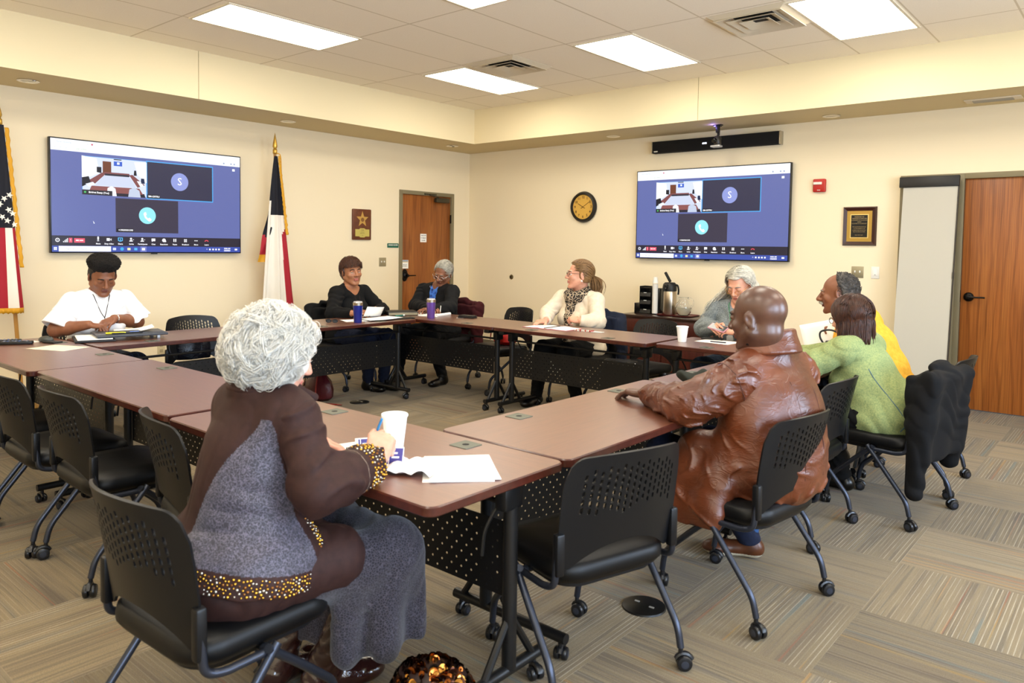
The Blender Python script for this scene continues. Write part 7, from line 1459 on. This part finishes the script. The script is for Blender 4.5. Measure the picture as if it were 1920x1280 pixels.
r = thing('mobile_phone', 'pink mobile phone held up by the woman with long grey hair', 'phone', (5.115, -2.545, .845), R(-8)); r.rotation_euler = (R(28), R(10), R(-8)); mb = MB(); mb.box((0, 0, 0), (.15, .075, .010), bev=.004); mb.build('shell', mat('phone_pink', '#c48a98', .35), r); mb = MB(); mb.box((0, .0, .0056), (.138, .066, .001)); mb.build('glass', mat('phone_glass', '#1b1c22', .1), r)
r = obj_on('ballpoint_pen', 'dark pen lying on the sheet in front of the woman with the phone', 'pen', 5.19, -2.70, 6, ZT+.001); mb = MB(); mb.tube([(-.06, 0, .005), (.06, 0, .005)], .0045, 8); mb.build('barrel', mat('pen_navy', '#20253c', .35), r); mb = MB(); mb.tube([(.06, 0, .005), (.074, 0, .005)], [.004, .001], 8); mb.build('tip', m_silver, r)
# right side
def crumple(name, label, x, y, r3, m, seed, cat):
    S = MB().ball((0, 0, r3[2]*.8), r3, 28, 18); f = random.Random(seed); a = [f.uniform(20, 60) for _ in range(6)]; S.v = [(X*(1+.16*math.sin(a[0]*Y+a[1]*Z)), Y*(1+.16*math.sin(a[2]*X+a[3]*Z)), max(.001, Z*(1+.22*math.sin(a[4]*X+a[5]*Y)))) for X, Y, Z in S.v]; o = S.build(name, m, None, angle=180); o.location = (x, y, ZT+.0006); tag(o, label, cat); return o
crumple('knit_cap', 'crumpled dark green knit cap on the right table beyond the leather sleeve', 5.885, -4.415, (.11, .075, .040), mat('dark_green_knit', '#1c211b', .95, bump=(300, .6, .002)), 3, 'cap')
o = MB().ball((0, 0, .014), (.05, .022, .015), 20, 12).build('glasses_case', m_black, None, angle=180); o.location = (5.945, -4.68, ZT+.0006); o.rotation_euler = (0, 0, R(60)); tag(o, 'small black spectacle case behind the leather sleeve', 'case')
sheet('paper_slip', 'small white folded slip behind the leather sleeve', 5.885, -4.83, .12, .07, -35, curl=.01)
r = thing('paper_sheet', 'white sheet held up by the man in the yellow sweater', 'paper', (6.055, -2.985, .785), R(18)); mb = MB(); mb.grid(lambda u, v: ((u-.5)*.215, .012*math.sin(3*u), v*.21), 8, 8); r.rotation_euler = (R(-12), R(-14), R(22)); mb.build('page', m_paper, r, angle=180, solid=.002)
r = obj_on('shoulder_bag', 'black bag with a looped handle on the table between green and yellow sweaters', 'bag', 6.15, -3.03, 25); mb = MB(); mb.lathe([(.001, 0), (.085, 0), (.10, .03), (.095, .09), (.07, .13), (.001, .14)], seg=28); mb.v = [(x, y*.55, z) for x, y, z in mb.v]; mb.build('body', mat('black_bag_leather', '#0e0d0d', .35), r); mb = MB(); mb.tube(smooth_path([(-.075, -.01, .10), (-.105, -.01, .15), (-.10, -.01, .19), (-.04, -.01, .20), (.02, -.01, .17), (.03, -.01, .12)], 6), .006, 8); mb.build('handle', m_black, r)
r = obj_on('clipboard', 'black clipboard with papers in front of the man in the yellow sweater', 'clipboard', 5.98, -2.90, 20); mb = MB(); mb.box((0, 0, .003), (.32, .23, .005), bev=.001); mb.build('board', m_black, r); mb = MB(); mb.box((-.01, 0, .0068), (.28, .21, .003)); mb.build('pages', m_paper, r); mb = MB(); mb.box((.13, 0, .009), (.03, .10, .008), bev=.003); mb.build('clip', m_silver, r)
r = thing('ballpoint_pen', 'black pen standing against the raised sheet of the man in yellow', 'pen', (5.985, -3.00, ZT+.011)); mb = MB(); d = Vector((.5, .2, .75)).normalized(); mb.tube([d*.02, d*.12], .0045, 8); mb.build('barrel', m_black, r); mb = MB(); mb.tube([d*.003, d*.02], [.001, .0042], 8); mb.build('tip', m_silver, r)
# coats hung over chair backs
def coat(cx, cy, face, m, name, label, low=.30, side=.28, seed=0., sleeves=((-.26, .25), (.24, .32)), collar=True, wide=.235):
    """cloth body over the shell of the back, sleeves hanging"""
    a = R(face); f = A(math.cos(a), math.sin(a), 0); rt = A(math.sin(a), -math.cos(a), 0); o = A(cx, cy, 0); W = lambda x, y, z: o+rt*x+f*y+A(0, 0, z); rot = np.stack([rt, f, A(0, 0, 1.)], 1); S = SDF()
    S.cap(W(-wide+.03, -.285, .80), W(wide-.03, -.285, .80), .035, None, .03); S.box(W(0, -.275, .60), A(wide+.015, .030, .22), rot @ rotm((1, 0, 0), R(10)), .03, .04); S.box(W(0, -.265, (low+.6)/2), A(wide+.03, .036, (.62-low)/2), rot, .03, .05)
    S.box(W(0, -.19, .67), A(wide-.01, .022, .13), rot, .02, .04)
    for x, z in sleeves: S.cap(W(x*.9, -.26, .74), W(x, -.25, .55), .05, .055, .04); S.cap(W(x, -.25, .55), W(x*1.05, -.24, z), .055, .045, .03)
    if collar: S.cap(W(-.08, -.25, .84), W(.08, -.25, .84), .028, None, .03)
    S.disp = lambda P: folds(P, .006, 16, seed, (.2, .1, .3)) + F(.005)*np.sin((P @ rt.astype(F))*26+1.2*np.sin(P[..., 2]*6+seed)).astype(F); S.dmax = .014
    ob = np_obj(name, [(*S.mesh(.006), 0)], [m], None, o); ob.location = o; tag(ob, label, 'coat', 'coats hung over chairs'); return ob
COATS = [(6.56, -3.40, 170, ('black_fleece', '#08080a'), 'jacket', 'black jacket hung over the chair of the woman in green', dict(low=.36, sleeves=((-.22, .20), (.20, .30)), seed=.4)),
         (1.42, -3.30, 5, ('dark_wool', '#0e0e10'), 'coat', 'dark coat over the chair of the woman in the black sweater', dict(low=.45, sleeves=((.24, .5),), seed=1.)),
         (1.78, -2.22, -88, ('maroon_wool', '#3a0f14'), 'coat', 'maroon coat over the chair of the woman in the cardigan', dict(low=.20, sleeves=((-.24, .25), (.22, .2)), seed=2., wide=.27)),
         (3.62, -2.22, -90, ('navy_twill', '#1d2436'), 'jacket', 'navy jacket over the chair of the woman in the scarf', dict(low=.42, sleeves=((-.26, .40), (.24, .5)), seed=3., wide=.26))]
for cx, cy, fa, (mn, mc), nm, lb, kw in COATS: coat(cx, cy, fa, cloth(mn, mc, None, .9, .15, (350, .3, .001)), nm, lb, **kw)
